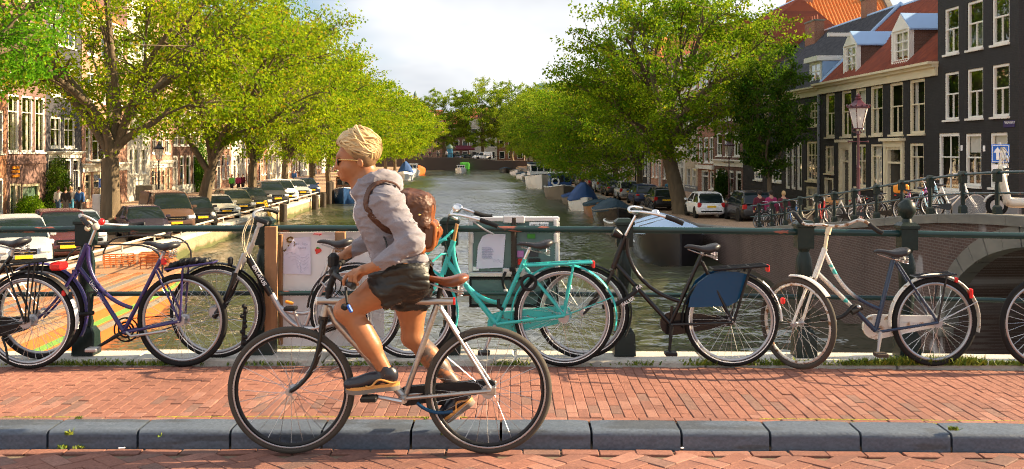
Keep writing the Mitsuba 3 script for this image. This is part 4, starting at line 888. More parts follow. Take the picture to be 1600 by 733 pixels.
    def gable_roof_front(h, rise, m):                              # ridge runs back from the street
        c = (h.s0 + h.s1) / 2
        sec = lambda d: [(h.L + h.sd * d, h.s0, h.zt), (h.L + h.sd * d, c, h.zt + rise), (h.L + h.sd * d, h.s1, h.zt)]
        return h.k.add('roof', loft([sec(0.0), sec(h.dp)]), m)
    def chimney(h, s, d, z0, z1, m='brick_brown', w=.9):
        c = h.box('chimney', s - w / 2, s + w / 2, z0, z1, d - .35, d + .35, m)
        h.box(c + '__cap', s - w / 2 - .06, s + w / 2 + .06, z1, z1 + .12, d - .41, d + .41, 'old_stone')
        for q in (-.25, .05, .3): h.k.add(c + '__pot', xf(lathe([(0, 0), (.1, 0), (.08, .4), (0, .4)], 8), mat4(None, (h.L + h.sd * d, s + q * w, z1 + .12))), 'tile_red')
    def done(h, label, group='houses along the quays', base=True):
        ss = sorted({h.s0, h.s1, *[x for q in h.holes for x in q[:2]]}); zs = sorted({h.zb, h.zt, *[x for q in h.holes for x in q[2:]]})
        v, f = [], []
        def quad(p):
            i = len(v); v.extend(p); f.append([i, i + 1, i + 2, i + 3])
        l0, l1 = h.L, h.L + h.sd * .2
        def cov(x, y): return any(q[0] < x < q[1] and q[2] < y < q[3] for q in h.holes)
        for a, b in zip(ss, ss[1:]):
            if b - a < 1e-6 or b <= h.s0 or a >= h.s1: continue
            for c, d in zip(zs, zs[1:]):
                if d - c < 1e-6 or cov((a + b) / 2, (c + d) / 2): continue
                quad([(l0, a, c), (l0, b, c), (l0, b, d), (l0, a, d)])
        for a, b, c, d in h.holes:
            quad([(l0, a, c), (l1, a, c), (l1, a, d), (l0, a, d)]); quad([(l0, b, c), (l1, b, c), (l1, b, d), (l0, b, d)])
            quad([(l0, a, c), (l1, a, c), (l1, b, c), (l0, b, c)]); quad([(l0, a, d), (l1, a, d), (l1, b, d), (l0, b, d)])
        le = h.L + h.sd * h.dp
        quad([(l0, h.s0, h.zb), (le, h.s0, h.zb), (le, h.s0, h.zt), (l0, h.s0, h.zt)]); quad([(l0, h.s1, h.zb), (le, h.s1, h.zb), (le, h.s1, h.zt), (l0, h.s1, h.zt)])
        quad([(le, h.s0, h.zb), (le, h.s1, h.zb), (le, h.s1, h.zt), (le, h.s0, h.zt)]); quad([(l0, h.s0, h.zt), (le, h.s0, h.zt), (le, h.s1, h.zt), (l0, h.s1, h.zt)])
        h.k.add('wall', (np.array(v, float), tri(f)), h.wm)
        h.box('interior', h.s0 + .05, h.s1 - .05, h.zb, h.zt - .05, 1.6, 1.65, 'room')
        h.k.place('canal_house', label, 'house', group, CM)
def even(a, b, n, w): c = np.linspace(a, b, 2 * n + 1)[1::2]; return [(x - w / 2, x + w / 2) for x in c]
# --- right bank
h = House(1, U(1592, RL), U(1465.5, RL), 11.6, 'brick_black', depth=11)
P1 = [(1476, 1498), (1511, 1536), (1550, 1577)]
h.row(P1, 1487, 12, 84, 'sash', curtain='', fw=.1); h.row(P1, 1487, 113, 187, 'sash', curtain='', fw=.1); h.row(P1, 1487, -88, -16, 'sash', fw=.1)
zt, zb = h.z(208, 1482), h.z(288, 1482)
s0, s1 = h.px(1465.8 + .8, 1499); h.window(s0, s1, zb - .3, zt, 'cross', fw=.14, curtain='')
for a, b in ((1508, 1533), (1547, 1574)): s0, s1 = h.px(a, b); h.window(s0, s1, zb, zt - .06, 'sash', fw=.11, curtain='blind')
h.box('plinth', h.s0, h.s1, h.zb, zb - .34, -.06, .1, 'stucco_grey'); h.cornice(11.1, .6, .45, 'black_paint')
z = h.z(193, 1580); s0, s1 = h.px(1569, 1586)
sg = h.box('street_sign', s0, s1, z - .14, z + .12, -.03, -.002, 'purple_paint', label='purple blue street name plate'); 
t = text('PRINSENGRACHT', .085); t = xf(t, np.diag([.82, 1, 1, 1])); h.k.add(sg + '__lettering', on_plane(t, (h.L - .033, s1 - .06, z), (0, -1, 0), (0, 0, 1)), 'print_white')
for a, yy in ((1503, 231), (1538, 232)): s = U(a, RL); z = zpx(yy, s, RL); h.box('house_number', s - .08, s + .08, z - .12, z + .12, -.02, -.002, 'print_white')
h.done('tall black brick corner house with white framed windows and a street name plate')
h = House(1, U(1465.5, RL), U(1280.5, RL), 5.0, 'brick_black', depth=11)
P2 = [(1290, 1304), (1314.5, 1330), (1337, 1353), (1360, 1379), (1390, 1411), (1421, 1445)]
h.row(P2, 1433, 124, 209, 'sash', fm='cream_paint', fw=.13)
zt = h.z(224, 1432); zb = h.z(300, 1432)
for a, b in ((1337, 1353), (1360, 1378), (1421, 1443)): s0, s1 = h.px(a, b); h.window(s0, s1, zb, zt, 'shop' if a != 1337 else 'sash2', fm='cream_paint', fw=.12, curtain='full' if a == 1360 else 'sides')
s0, s1 = h.px(1289, 1303); h.window(s0, s1, h.z(271, 1296), h.z(228, 1296), 'sash2', fm='cream_paint', fw=.11); h.door(s0 + .1, s1, QZ, h.z(278, 1296), fm='cream_paint', transom=False)
for a, b, r, ty in ((1313, 1331, 1322, 221), (1383, 1413, 1398, 219)):
    s0, s1 = h.px(a, b); z1 = h.z(ty, r); h.door(s0 + .25, s1 - .25, -1.35, z1 - .35, fm='cream_paint')
    h.k.add('door_surround', mrg(h.m(s0 - .02, s0 + .25, -1.5, z1 - .35, -.10, .0), h.m(s1 - .25, s1 + .02, -1.5, z1 - .35, -.10, .0), h.m(s0 - .02, s1 + .02, z1 - .35, z1 - .05, -.12, .0), h.m(s0 - .15, s1 + .15, z1 - .05, z1 + .1, -.3, .0)), 'cream_paint', label='cream carved surround of the front door')
    st = h.k.add('stoop', mrg(*[h.m(s0 - .1, s1 + .1, QZ, -1.35 - .23 * i, -.5 - .3 * i, -.2 - .3 * i if i else -.0) for i in range(4)]), 'old_stone')
    h.k.add(st + '__handrail', mrg(*[tube([(h.L - .25, sx, -.5), (h.L - 1.5, sx, -1.4), (h.L - 1.5, sx, QZ)], .03, 6) for sx in (s0 - .15, s1 + .15)]), 'black_paint')
h.cornice(5.0, .62, .5); h.roof(4.7, 5.0, 'tile_red', 5.6)
def dormer(h, pa, pb, z0, z1, zp, hoist=False):
    L2 = h.L + h.sd * .45; hh = House(1, 0, 1, 0, '', L=L2); hh.k = h.k; s0, s1 = sorted((U(pa, L2), U(pb, L2)))
    hh.window(s0, s1, z0, z1, 'six', fw=.13, sill=True, curtain='full'); c = (s0 + s1) / 2
    g = [(L2 + .05, s0 - .14, z1), (L2 + .05, c, zp), (L2 + .05, s1 + .14, z1)]
    d = h.k.add('dormer', mrg(loft([[(x + a, y, z) for x, y, z in g] for a in (-.1, .06)]), hh.m(s0 - .14, s0 - .002, z0 - .1, z1, -.05, .2), hh.m(s1 + .002, s1 + .14, z0 - .1, z1, -.05, .2)), 'white_paint')
    for y in (s0 - .07, s1 + .07): h.k.add(d + '__cheek', prism([(L2 + .2, z0 - .3), (L2 + .2, z1), (L2 + 3.2, z1), (L2 + .2 + .9, z0 - .3)], y - .05, y + .05), 'brick_brown')
    rr = lambda x, o: [(x, s0 - .25, z1 - .02 + o), (x, c, zp + .06 + o), (x, s1 + .25, z1 - .02 + o), (x, s1 + .25, z1 - .1 + o), (x, c, zp - .04 + o), (x, s0 - .25, z1 - .1 + o)]
    h.k.add(d + '__roof', loft([rr(L2 - .02, .0), rr(L2 + 3.3, .0)]), 'zinc_blue', label='pale blue zinc roof of the dormer')
    h.box(d + '__flashing', s0 - .2, s1 + .2, z0 - .34, z0 - .12, .3, .6, 'zinc')
    if hoist: h.k.add(d + '__hoist_beam', box(L2 - 1.3, L2 + .2, c - .1, c + .1, zp - .25, zp - .05), 'white_paint')
dormer(h, 1320, 1338, 5.95, 7.55, 8.3, True); dormer(h, 1396, 1420, 6.05, 7.6, 8.4)
for s, d0, w in ((U(1312, 21.3), 1.1, .9), (U(1386, 21.6), 1.3, 1.0), (U(1456, 21.6), 1.6, 1.0)):
    a = 4.7 / 5.0; zz = 5.6 + d0 * a
    h.k.add('skylight', loft([[(h.L + d0, y, zz + .12), (h.L + d0 + 1.0, y, zz + .12 + a), (h.L + d0 + 1.0, y, zz + a), (h.L + d0, y, zz)] for y in (s - w / 2, s + w / 2)]), 'zinc_blue')
h.chimney(U(1360, 26.0), 5.2, 9.6, 11.5, 'brick_red')
h.box('downpipe', h.s1 - .08, h.s1 + .04, QZ, 5.0, -.14, -.03, 'zinc')
h.done('long black house with cream cornice, red tiled roof and two white dormers')
h = House(1, U(1280.5, RL), U(1161, RL), 4.95, 'brick_black', depth=11)
s0, s1 = h.px(1246, 1256); zt, zb = h.z(160, 1271), h.z(197, 1271)
for a, b in ((1265, 1277), (1245.5, 1256), (1227, 1237), (1210, 1219), (1193, 1201), (1177, 1184)): s0, s1 = h.px(a, b); h.window(s0, s1, zb, zt, 'six', fm='cream_paint', fw=.11)
s0, s1 = h.px(1260, 1278); h.window(s0, s1, h.z(283, 1269), h.z(221, 1269), 'grid', fm='cream_paint', fw=.13)
for a, b in ((1245, 1253), (1236, 1243), (1227, 1234)): s0, s1 = h.px(a, b); h.window(s0, s1, h.z(296, 1240), h.z(222, 1240), 'tall', fm='white_paint', fw=.16, sill=False)
for a, b in ((1205, 1221), (1178, 1191)): s0, s1 = h.px(a, b); h.window(s0, s1, h.z(284, 1212), h.z(248, 1212), 'grid', fm='white_paint', fw=.13)
s0, s1 = h.px(1259, 1277); h.window(s0, s1, -1.9, -.55, 'cross', fm='cream_paint', fw=.12)
h.cornice(4.95, .55, .45); h.roof(4.9, 5.0, 'slate_roof', 5.5)
L2 = h.L + .35; hh = House(1, 0, 1, 0, '', L=L2); hh.k = h.k; s0, s1 = sorted((U(1264, L2), U(1281, L2)))
hh.window(s0, s1, 5.75, 7.1, 'cross', fw=.14, curtain='full'); d = h.k.add('dormer', mrg(hh.m(s0 - .25, s1 + .25, 7.12, 7.42, -.25, 2.6)), 'white_paint')
for y in (s0 - .12, s1 + .12): h.k.add(d + '__cheek', prism([(L2 + .1, 5.6), (L2 + .1, 7.1), (L2 + 1.9, 7.1)], y - .06, y + .06), 'zinc_blue')
h.k.add('verge_flashing', tube([(h.L + .1, h.s0 + .05, 5.7), (h.L + 5, h.s0 + .05, 10.5)], .14, 6), 'zinc_blue')
h.chimney(U(1264, 24.5), 4.2, 9.0, 11.0, 'brick_red', 2.2)
h.done('low black house with slate roof, small blue cheeked dormer and brick chimney')
h = House(1, U(1161, RL), U(1116, RL), 9.6, 'brick_brown')
for y0, y1 in ((207, 244), (150, 188), (92, 128)): h.row([(1119.5, 1128), (1132, 1142), (1146, 1156)], 1137, y0, y1, 'sash', fw=.12)
zc = h.z(260, 1137); h.cornice(zc, .55, .3, 'white_paint')
for a, b in ((1118, 1123), (1127, 1134), (1138, 1146), (1149, 1158)): s0, s1 = h.px(a, b); h.window(s0, s1, -1.9, zc - .3, 'tall', fw=.2, sill=False, curtain='')
h.cornice(9.3, .5, .4, 'white_paint'); h.roof(3.6, 4.5, 'tile_red', 9.8)
h.done('brown brick house with a white shop front and three windows on each floor')
h = House(1, U(1116, RL), U(1090, RL), 10.4, 'brick_red')
for y0, y1 in ((214, 254), (156, 194), (100, 136)): h.row([(1091.5, 1098), (1099.5, 1106.5), (1108, 1115)], 1103, y0, y1, 'cross', fw=.14)
s0, s1 = h.px(1097, 1107); h.door(s0, s1, QZ, h.z(266, 1102)); s0, s1 = h.px(1109, 1115); h.window(s0, s1, -1.7, h.z(266, 1102), 'tall', fw=.16)
h.box('shop_front', h.s0 + .02, h.s1 - .02, h.z(264, 1102), h.z(258, 1102), -.2, .0, 'white_paint')
h.gable_roof_front(2.6, 'tile_red'); h.done('red brick house with a black front door in a white ground floor')
h = House(1, U(1090, RL), U(1070, RL), 10.8, 'stucco_cream')
for y0, y1 in ((215, 246), (165, 193), (112, 140), (262, 292)): h.row([(1072.5, 1078), (1081, 1087.5)], 1080, y0, y1, 'sash', fw=.12)
h.box('plinth', h.s0, h.s1, h.zb, h.z(290, 1080), -.05, .1, 'stucco_grey'); h.cornice(10.3, .5, .4, 'white_paint'); h.roof(3.2, 4.5, 'tile_red', 10.8)
h.done('cream plastered house with grey plinth right of the thick leaning tree trunk')
walls = ['stucco_white', 'brick_brown', 'brick_pink', 'brick_black', 'stucco_cream', 'brick_red', 'stucco_slate', 'brick_brown', 'stucco_white', 'brick_pink']
words = {'stucco_white': 'white plastered', 'brick_brown': 'brown brick', 'brick_pink': 'pink brick', 'brick_black': 'black brick', 'stucco_cream': 'cream', 'brick_red': 'red brick', 'stucco_slate': 'slate grey'}
def row_house(side, s, w, ztop, wall, label, near=True, group='houses along the quays'):
    h = House(side, s, s + w, ztop, wall)
    n = 3 if w > 5.6 else 2; fz = QZ + 1.1
    fl = 3.3; z = QZ + .2; fi = 0
    while z + 2.4 < ztop - .3:
        hh_ = (2.6 if fi == 0 else 2.15 - .15 * fi)
        sp = even(s + .3, s + w - .3, n, .62 * (w - .6) / n)
        for j, (a, b) in enumerate(sp):
            if fi == 0 and j == 0: h.door(a, b, QZ, QZ + 3.0)
            else: h.window(a, b, z + .7, z + .7 + hh_, ['sash', 'cross', 'tall'][fi % 3] if near else 'sash', fw=.13)
        z += fl - .1 * fi; fi += 1
    if hr.random() < .6: h.cornice(ztop - .5, .55, .4, 'white_paint'); h.roof(3.2, 4.5, hr.choice(['tile_red', 'slate_roof', 'tile_orange']), ztop, tiles=near)
    else: h.gable_roof_front(2.8, hr.choice(['tile_red', 'tile_orange']))
    if hr.random() < .6: h.chimney(s + w * .8, 4.5, ztop + .5, ztop + 4.2)
    h.done(label)
s, i = U(1070, RL), 0
ordn = ['first', 'second', 'third', 'fourth', 'fifth', 'sixth', 'seventh', 'eighth', 'ninth', 'tenth', 'eleventh', 'twelfth', 'thirteenth', 'fourteenth', 'fifteenth', 'sixteenth', 'seventeenth', 'eighteenth', 'nineteenth', 'twentieth', 'twenty-first', 'twenty-second', 'twenty-third', 'twenty-fourth', 'twenty-fifth', 'twenty-sixth', 'twenty-seventh', 'twenty-eighth', 'twenty-ninth']
while s < 248:
    w = hr.uniform(5.2, 7.4); wl = walls[i % 10]
    row_house(1, s, w, hr.uniform(9.8, 12.2), wl, f'{words[wl]} house, {ordn[i]} behind the trees past the cream house on the right bank', s < 150); s += w + .02; i += 1
# the tall house with an orange roof behind the slate roof
k = Kit(); RX0, RX1, RYb = 24.5, 33.0, 88.0
k.add('wall', mrg(box(RX0, RX1, RYb, RYb + 9, QZ, 11.3)), 'stucco_cream')
rp = [(RYb - .3, 11.0), (RYb + 4.5, 15.2), (RYb + 9.3, 11.0)]
r = k.add('roof', loft([[(x, y, z) for y, z in rp] for x in (RX0, RX1)]), 'tile_orange')
k.add(r + '__tiles', mrg(*[tube([(x, RYb - .3, 11.04), (x, RYb + 4.5, 15.24)], .085, 5, False) for x in np.arange(RX0 + .15, RX1, .3)]), 'tile_orange', True, kind='stuff')
k.add('gable_parapet', mrg(loft([[(x, y, z + .35) for y, z in rp] for x in (RX1, RX1 + .5)]), box(RX1 - .05, RX1 + .6, RYb + 4.1, RYb + 4.9, 15.2, 16.3)), 'old_stone')
for x in (25.6, 27.4, 29.2):
    w = k.add('window', box(x - .6, x + .6, RYb - .08, RYb, 8.6, 10.6), 'white_paint'); k.add(w + '__pane', box(x - .48, x + .48, RYb - .1, RYb - .085, 8.72, 10.5), 'room')
k.add('chimney', box(RX0 + 1.3, RX0 + 2.2, RYb + 4, RYb + 5, 14.5, 17), 'brick_red')
k.place('canal_house', 'tall house with a bright orange tiled roof standing behind the slate roof', 'house', 'houses along the quays')
# --- left bank
wc = dict(fm='white_paint', fw=.14)
h = House(-1, U(-95, LL), U(10, LL), 13, 'brick_orange')
for y0, y1 in ((170, 240), (70, 140), (280, 340)): h.row([(-70, -48), (-38, -16), (-8, 6)], -27, y0, y1, **wc)
h.done('orange brick house at the left picture edge')
h = House(-1, U(10, LL), U(72, LL), 13.4, 'stucco_mauve')
P = [(12.5, 30), (34, 51.5), (55, 70.5)]
h.row(P, 62, 152, 238, 'tall', **wc, curtain='sides'); h.row(P, 62, 40, 122, 'tall', **wc); h.row(P, 62, -70, 10, 'tall', **wc)
s0, s1 = h.px(35, 63); h.window(s0, s1, h.z(336, 49), h.z(287, 49), 'plain', fm='cream_paint', fw=.16, curtain='green')
s0, s1 = h.px(15, 25); h.door(s0, s1, QZ, h.z(287, 20), 'door_green', 'cream_paint', False); s0, s1 = h.px(27, 34); h.window(s0, s1, h.z(336, 30), h.z(287, 30), 'plain', fm='cream_paint', fw=.12, curtain='')
h.box('band', h.s0, h.s1, h.z(256, 41), h.z(252, 41), -.08, .0, 'stucco_mauve')
for yy in (262, 268, 275): s0, s1 = h.px(17, 28); z = h.z(yy, 22); h.box('sign_bar', s0, s1, z - .07, z + .07, -.12, -.05, 'orange_plastic', label='gilt sign bar on the facade')
h.done('mauve plastered house with three tall windows above a shop with a green curtain')
h = House(-1, U(72, LL), U(127, LL), 13.0, 'stucco_slate')
for y0, y1 in ((183, 231), (104, 152), (22, 72)): h.row([(79, 96), (100, 117.5)], 98, y0, y1, 'cross', **wc)
z1 = h.z(247, 98); h.cornice(z1, .45, .35, 'white_paint', *h.px(74, 126), name='shop_cornice')
for a, b in ((75, 86), (87.5, 99), (101, 112), (114, 125)): s0, s1 = h.px(a, b); h.window(s0, s1, QZ + .5, z1 - .03, 'shop', fm='white_paint', fw=.16, sill=False, curtain='')
h.cornice(12.5, .6, .5, 'white_paint'); h.done('slate grey house with a white shop front half hidden by ivy')
h = House(-1, U(128, LL), U(199, LL), 10.6, 'brick_pink')
h.row([(134, 142), (167, 175)], 138, 199, 250, 'tall', **wc); s0, s1 = h.px(144, 165); h.window(s0, s1, h.z(252, 155), h.z(199, 155), 'cross', fm='white_paint', fw=.14, curtain='', sill=False)
zb = h.z(252, 155); bl = h.box('balcony', s0 - .1, s1 + .1, zb - .12, zb, -.6, .0, 'old_stone')
h.k.add(bl + '__railing', mrg(*[rod((h.L + .55, y, zb), (h.L + .55, y, zb + .8), .018, 5) for y in np.linspace(s0, s1, 11)], rod((h.L + .55, s0, zb + .8), (h.L + .55, s1, zb + .8), .03, 6)), 'black_paint')
h.row([(136, 150), (158, 172), (180, 193)], 165, 118, 162, 'cross', **wc); h.row([(136, 150), (158, 172), (180, 193)], 165, 55, 92, 'cross', **wc)
z1 = h.z(268, 154); h.cornice(z1, .6, .3, 'white_paint', name='shop_cornice')
for a, b in ((133, 143), (146, 159), (161, 172), (176, 186)): s0, s1 = h.px(a, b); h.window(s0, s1, QZ + .4, z1 - .03, 'tall', fm='cream_paint', fw=.18, sill=False, curtain='')
h.cornice(10.2, .7, .5, 'white_paint'); h.roof(4.2, 4.5, 'tile_orange', 10.9); h.done('pink brick house with a small balcony over its white ground floor')
h = House(-1, U(199, LL), U(235, LL), 13.5, 'stucco_white')
for y0, y1 in ((232, 272), (170, 212), (112, 150), (58, 92)): h.row([(203, 208), (210, 217), (221, 229)], 215, y0, y1, 'sash', fm='white_paint', fw=.08)
s0, s1 = h.px(212, 230); st = h.box('stoop', s0, s1, QZ, QZ + 1.2, -1.3, .0, 'old_stone')
h.k.add(st + '__handrail', mrg(*[rod((h.L + 1.25, y, QZ + 1.2), (h.L + 1.25, y, QZ + 2.2), .03, 5) for y in np.linspace(s0, s1, 4)], rod((h.L + 1.25, s0, QZ + 2.2), (h.L + 1.25, s1, QZ + 2.2), .03, 5), rod((h.L + 1.25, s0, QZ + 1.8), (h.L + 1.25, s1, QZ + 1.8), .02, 5)), 'black_paint')
for a in (214, 226): s = U(a, LL); h.window(s - .4, s + .4, QZ + .25, QZ + .9, 'plain', fw=.06, sill=False, curtain='')
h.cornice(13.0, .6, .5, 'white_paint'); h.done('white plastered house with a railed stoop, just right of the thick left tree trunk')
h = House(-1, U(235, LL), U(268, LL), 12.6, 'brick_pink')
for y0, y1 in ((205, 240), (150, 184), (98, 130)): h.row([(238, 245), (248, 255), (258, 265)], 251, y0, y1, 'cross', **wc)
z1 = h.z(262, 251); h.cornice(z1, .6, .3, 'white_paint', name='shop_cornice')
for a, b in ((237, 243), (245.5, 252), (254, 259), (261, 266)): s0, s1 = h.px(a, b); h.window(s0, s1, QZ + .35, z1 - .03, 'tall', fm='cream_paint', fw=.2, sill=False, curtain='')
h.gable_roof_front(3, 'tile_red'); h.done('pink brick house with a cream ground floor behind the left lamp post')
h = House(-1, U(268, LL), U(310, LL), 12.8, 'brick_brown')
for y0, y1 in ((205, 228), (160, 186), (116, 142)): h.row([(271, 279), (282, 289), (292, 299), (302, 308)], 290, y0, y1, 'sash', **wc)
zt = h.z(243, 290)
for a, b, y in ((270, 278, 304), (281.5, 288, 294), (291.5, 298, 294)): s0, s1 = h.px(a, b); h.window(s0, s1, h.z(y, 290), zt, 'tall', fm='white_paint', fw=.16, curtain='full' if a == 270 else '')
s0, s1 = h.px(302, 308); h.door(s0, s1, QZ + .3, zt); h.box('plinth', h.s0, h.s1, h.zb, QZ + .8, -.05, .1, 'stucco_white'); h.done('brown brick house with tall white framed windows on a pale plinth')
lw = ['stucco_cream', 'brick_pink', 'stucco_white', 'brick_brown', 'brick_red', 'stucco_cream', 'stucco_white', 'brick_pink', 'brick_brown', 'stucco_slate']
s, i = U(310, LL), 0
while s < 248:
    w = hr.uniform(5.4, 7.6); wl = lw[i % 10]
    row_house(-1, s, w, hr.uniform(11.5, 14.2), wl, f'{words[wl]} house, {ordn[i]} behind the trees past the brown house on the left bank', s < 140); s += w + .02; i += 1
# ---------------------------------------------------------------- trees
from scipy.cluster.vq import kmeans2
def twigs(A, n=5, m=4):
    """Many bent tapering twigs at once: rows of start, middle, end, first and last radius."""
    a, b, c, r0, r1 = A[:, 0:3], A[:, 3:6], A[:, 6:9], A[:, 9], A[:, 10]; k = 2 * b - (a + c) / 2
    t = np.linspace(0, 1, n)[None, :, None]; p = a[:, None] * (1 - t) ** 2 + 2 * k[:, None] * t * (1 - t) + c[:, None] * t ** 2
    d = c - a; d /= np.linalg.norm(d, axis=1, keepdims=True) + 1e-9; u = np.cross(d, [0.31, .2, .93]); u /= np.linalg.norm(u, axis=1, keepdims=True) + 1e-9; w = np.cross(d, u)
    th = np.arange(m) * 2 * PI / m; rr = (r0[:, None] + (r1 - r0)[:, None] * t[..., 0])[..., None, None]
    v = p[:, :, None] + rr * (np.cos(th)[:, None] * u[:, None, None] + np.sin(th)[:, None] * w[:, None, None])
    N = len(A); o = (np.arange(N) * n * m)[:, None, None]; i = np.arange(n - 1)[None, :, None] * m; j = np.arange(m)[None, None]
    q = np.stack([o + i + j, o + i + (j + 1) % m, o + i + m + (j + 1) % m, o + i + m + j], -1).reshape(-1, 4)
    return v.reshape(-1, 3), tri(q)
def tree(l, s, zb, top, rx_, ry_, trunk_r, fork_z, nleaf, size, hue, label, cat='tree', name='tree', lean=(0, 0), center=None, bottom=None, tips=420, seed=1, dense=1.0, group='trees along the quays', gaps=0.505, low=None):
    """Trunk and limbs grown towards clusters of twig ends that fill an uneven crown; leaves around the twig ends."""
    r = np.random.default_rng(seed)
    bottom = fork_z + 0.3 if bottom is None else bottom
    cl, cs = (l, s) if center is None else center
    cz, hz_ = (top + bottom) / 2, (top - bottom) / 2
    N0 = tips * 6
    d = r.normal(size=(N0, 3)); d /= np.linalg.norm(d, axis=1, keepdims=True); q = d * r.uniform(0.25, 1.0, (N0, 1)) ** 0.45
    q = q * (0.72 + 0.5 * meshkit.noise(d * 1.9 + (seed, 0, 3.3), seed))[:, None]
    neg = np.where(q[:, 2] < 0, 1 - .25 * q[:, 2] ** 2, 1); q[:, 0] *= neg; q[:, 1] *= neg
    P = q * (rx_, ry_, hz_) + (cl, cs, cz)
    P = P[meshkit.fbm(P / 1.5, 2, seed) > gaps][:tips]
    k1, k2 = max(4, min(9, tips // 40)), max(14, tips // 9)
    c1, a1 = kmeans2(P, k1, seed=seed, minit='++'); 
    base = np.array([l, s, zb]); fork = np.array([l + lean[0], s + lean[1], fork_z])
    ms, bs = [], []
    tr = smooth_path([base, base * .55 + fork * .45 + (r.normal(0, .1), r.normal(0, .1), 0), fork], 10)
    n = 12 if size > 1 else 7
    rr = np.linspace(trunk_r, trunk_r * .8, 10); rr[0] *= 1.3; rr[1] *= 1.08
    ms.append(tube(tr, rr, n))
    for i in range(k1):
        S = P[a1 == i]
        if not len(S): continue
        c = S.mean(0); start = fork + (fork - base) / np.linalg.norm(fork - base) * r.uniform(-.35, .3)
        lim = start * .42 + c * .58; up = np.array([0, 0, abs(np.linalg.norm(c - start)) * .10])
        rad = trunk_r * (0.30 + 0.55 * math.sqrt(len(S) / len(P)))
        path = smooth_path([start, start * .7 + c * .3 + up + r.normal(0, .15, 3), lim + up * .6 + r.normal(0, .2, 3), c], 12)
        ms.append(tube(path, np.linspace(rad, rad * .38, 12), 8))
        m = max(1, int(round(len(S) / 9)))
        c2, a2 = kmeans2(S, m, seed=seed + i, minit='++') if m > 1 else (S.mean(0)[None], np.zeros(len(S), int))
        for j in range(m):
            Q = S[a2 == j]
            if not len(Q): continue
            t = r.uniform(.35, 1.0); st = path[int(t * 11)]; e = Q.mean(0); mid = (st + e) / 2 + r.normal(0, .18, 3) + (0, 0, .15)
            tq = np.linspace(0, 1, 7)[:, None]; pp = st * (1 - tq) ** 2 + 2 * (2 * mid - (st + e) / 2) * tq * (1 - tq) + e * tq ** 2; r2 = rad * .30
            bs.append(np.r_[st, mid, e, r2, r2 * .45][None])
            st2 = pp[r.integers(3, 7, len(Q))]; bs.append(np.column_stack([st2, (st2 + Q) / 2 + r.normal(0, .1, Q.shape), Q, np.full(len(Q), r2 * .4), np.full(len(Q), .012)]))
    # leaves: folded quads
    per = max(1, int(nleaf / len(P))); N = per * len(P)
    cen = np.repeat(P, per, 0); sp = np.repeat(r.uniform(.20, .52, len(P)), per)[:, None] * (rx_ / 6.0) ** .5
    dr_ = P - fork; dr_ /= np.linalg.norm(dr_, axis=1, keepdims=True) + 1e-9; dr_ = dr_ * (1, 1, .45) + r.normal(0, .38, P.shape) * (1, 1, .5) + (0, 0, -.12); dr_ /= np.linalg.norm(dr_, axis=1, keepdims=True)
    pos = cen + np.repeat(dr_, per, 0) * r.uniform(-.9, .75, (N, 1)) * (rx_ / 6.0) ** .5 + r.normal(0, 1, (N, 3)) * sp * (.62, .62, .40)
    ln = size * r.uniform(.7, 1.3, N); wd = ln * .62
    ax = r.normal(0, 1, (N, 3)) + (0, 0, -.45); ax /= np.linalg.norm(ax, axis=1, keepdims=True)
    nm = r.normal(0, 1, (N, 3)) + (0, 0, .75); sd_ = np.cross(ax, nm); sd_ /= np.linalg.norm(sd_, axis=1, keepdims=True) + 1e-9; nm = np.cross(sd_, ax)
    v = np.stack([pos, pos + ax * ln[:, None] * .5 + sd_ * wd[:, None] * .5 + nm * ln[:, None] * .10, pos + ax * ln[:, None], pos + ax * ln[:, None] * .5 - sd_ * wd[:, None] * .5 + nm * ln[:, None] * .10], 1).reshape(-1, 3)
    i = np.arange(N) * 4
    f = np.vstack([np.stack([i, i + 1, i + 2], 1), np.stack([i, i + 2, i + 3], 1)])
    a, b_, c_ = (np.array(x) for x in hue)
    cl_ = np.clip(np.repeat(r.normal(.5, .28, len(P)), per) + r.normal(0, .22, N), 0, 1)[:, None]
    col = a + (b_ - a) * cl_; m = r.random(N)[:, None] < .07; col = np.where(m, c_, col) * r.uniform(.75, 1.25, (N, 1))
    k = Kit()
    k.add('trunk', mrg(*ms), 'bark', 50); k.add('branches', twigs(np.vstack(bs)), 'bark', True, kind='stuff')
    k.add('crown', (v, f), 'leaf', False, color=np.clip(np.repeat(col, 4, 0), 0.004, 1), kind='stuff')
    k.place(name, label, cat, group, CM)
YEL = ((.14, .26, .010), (.37, .45, .016), (.42, .33, .02)); GRN = ((.09, .20, .010), (.26, .36, .016), (.32, .28, .02)); DRK = ((.03, .085, .008), (.08, .15, .012), (.12, .15, .015))
FAR = ((.12, .23, .016), (.30, .38, .024), (.32, .3, .03))
tree(-17.0, 49.3, QZ, 12.0, 8.6, 8.2, .50, 1.3, 33000, .18, YEL, 'big thick trunked tree in yellow green leaf behind the purple bicycle', seed=3, tips=560, bottom=2.0, center=(-16.2, 48.8))
tree(-15.0, 58.5, QZ, 11.0, 7.0, 7.0, .40, .6, 23500, .19, YEL, 'tree with a dark slanting trunk behind the brown van', seed=4, tips=480, bottom=1.7, lean=(.5, -.3), center=(-13.4, 58))
tree(-15.0, 71.5, QZ, 11.6, 6.6, 6.6, .34, .8, 21000, .20, YEL, 'third tree from the left along the left quay', seed=5, tips=440, bottom=1.2, center=(-13.6, 71))
tree(-17.5, 34.5, QZ, 10.5, 4.6, 6, .34, 3.0, 17000, .17, ((.07, .22, .01), (.17, .40, .02), (.25, .38, .02)), 'tree cut by the left picture edge, its bright green twigs hanging in', seed=6, tips=300, bottom=2.4, center=(-18.3, 35.5))
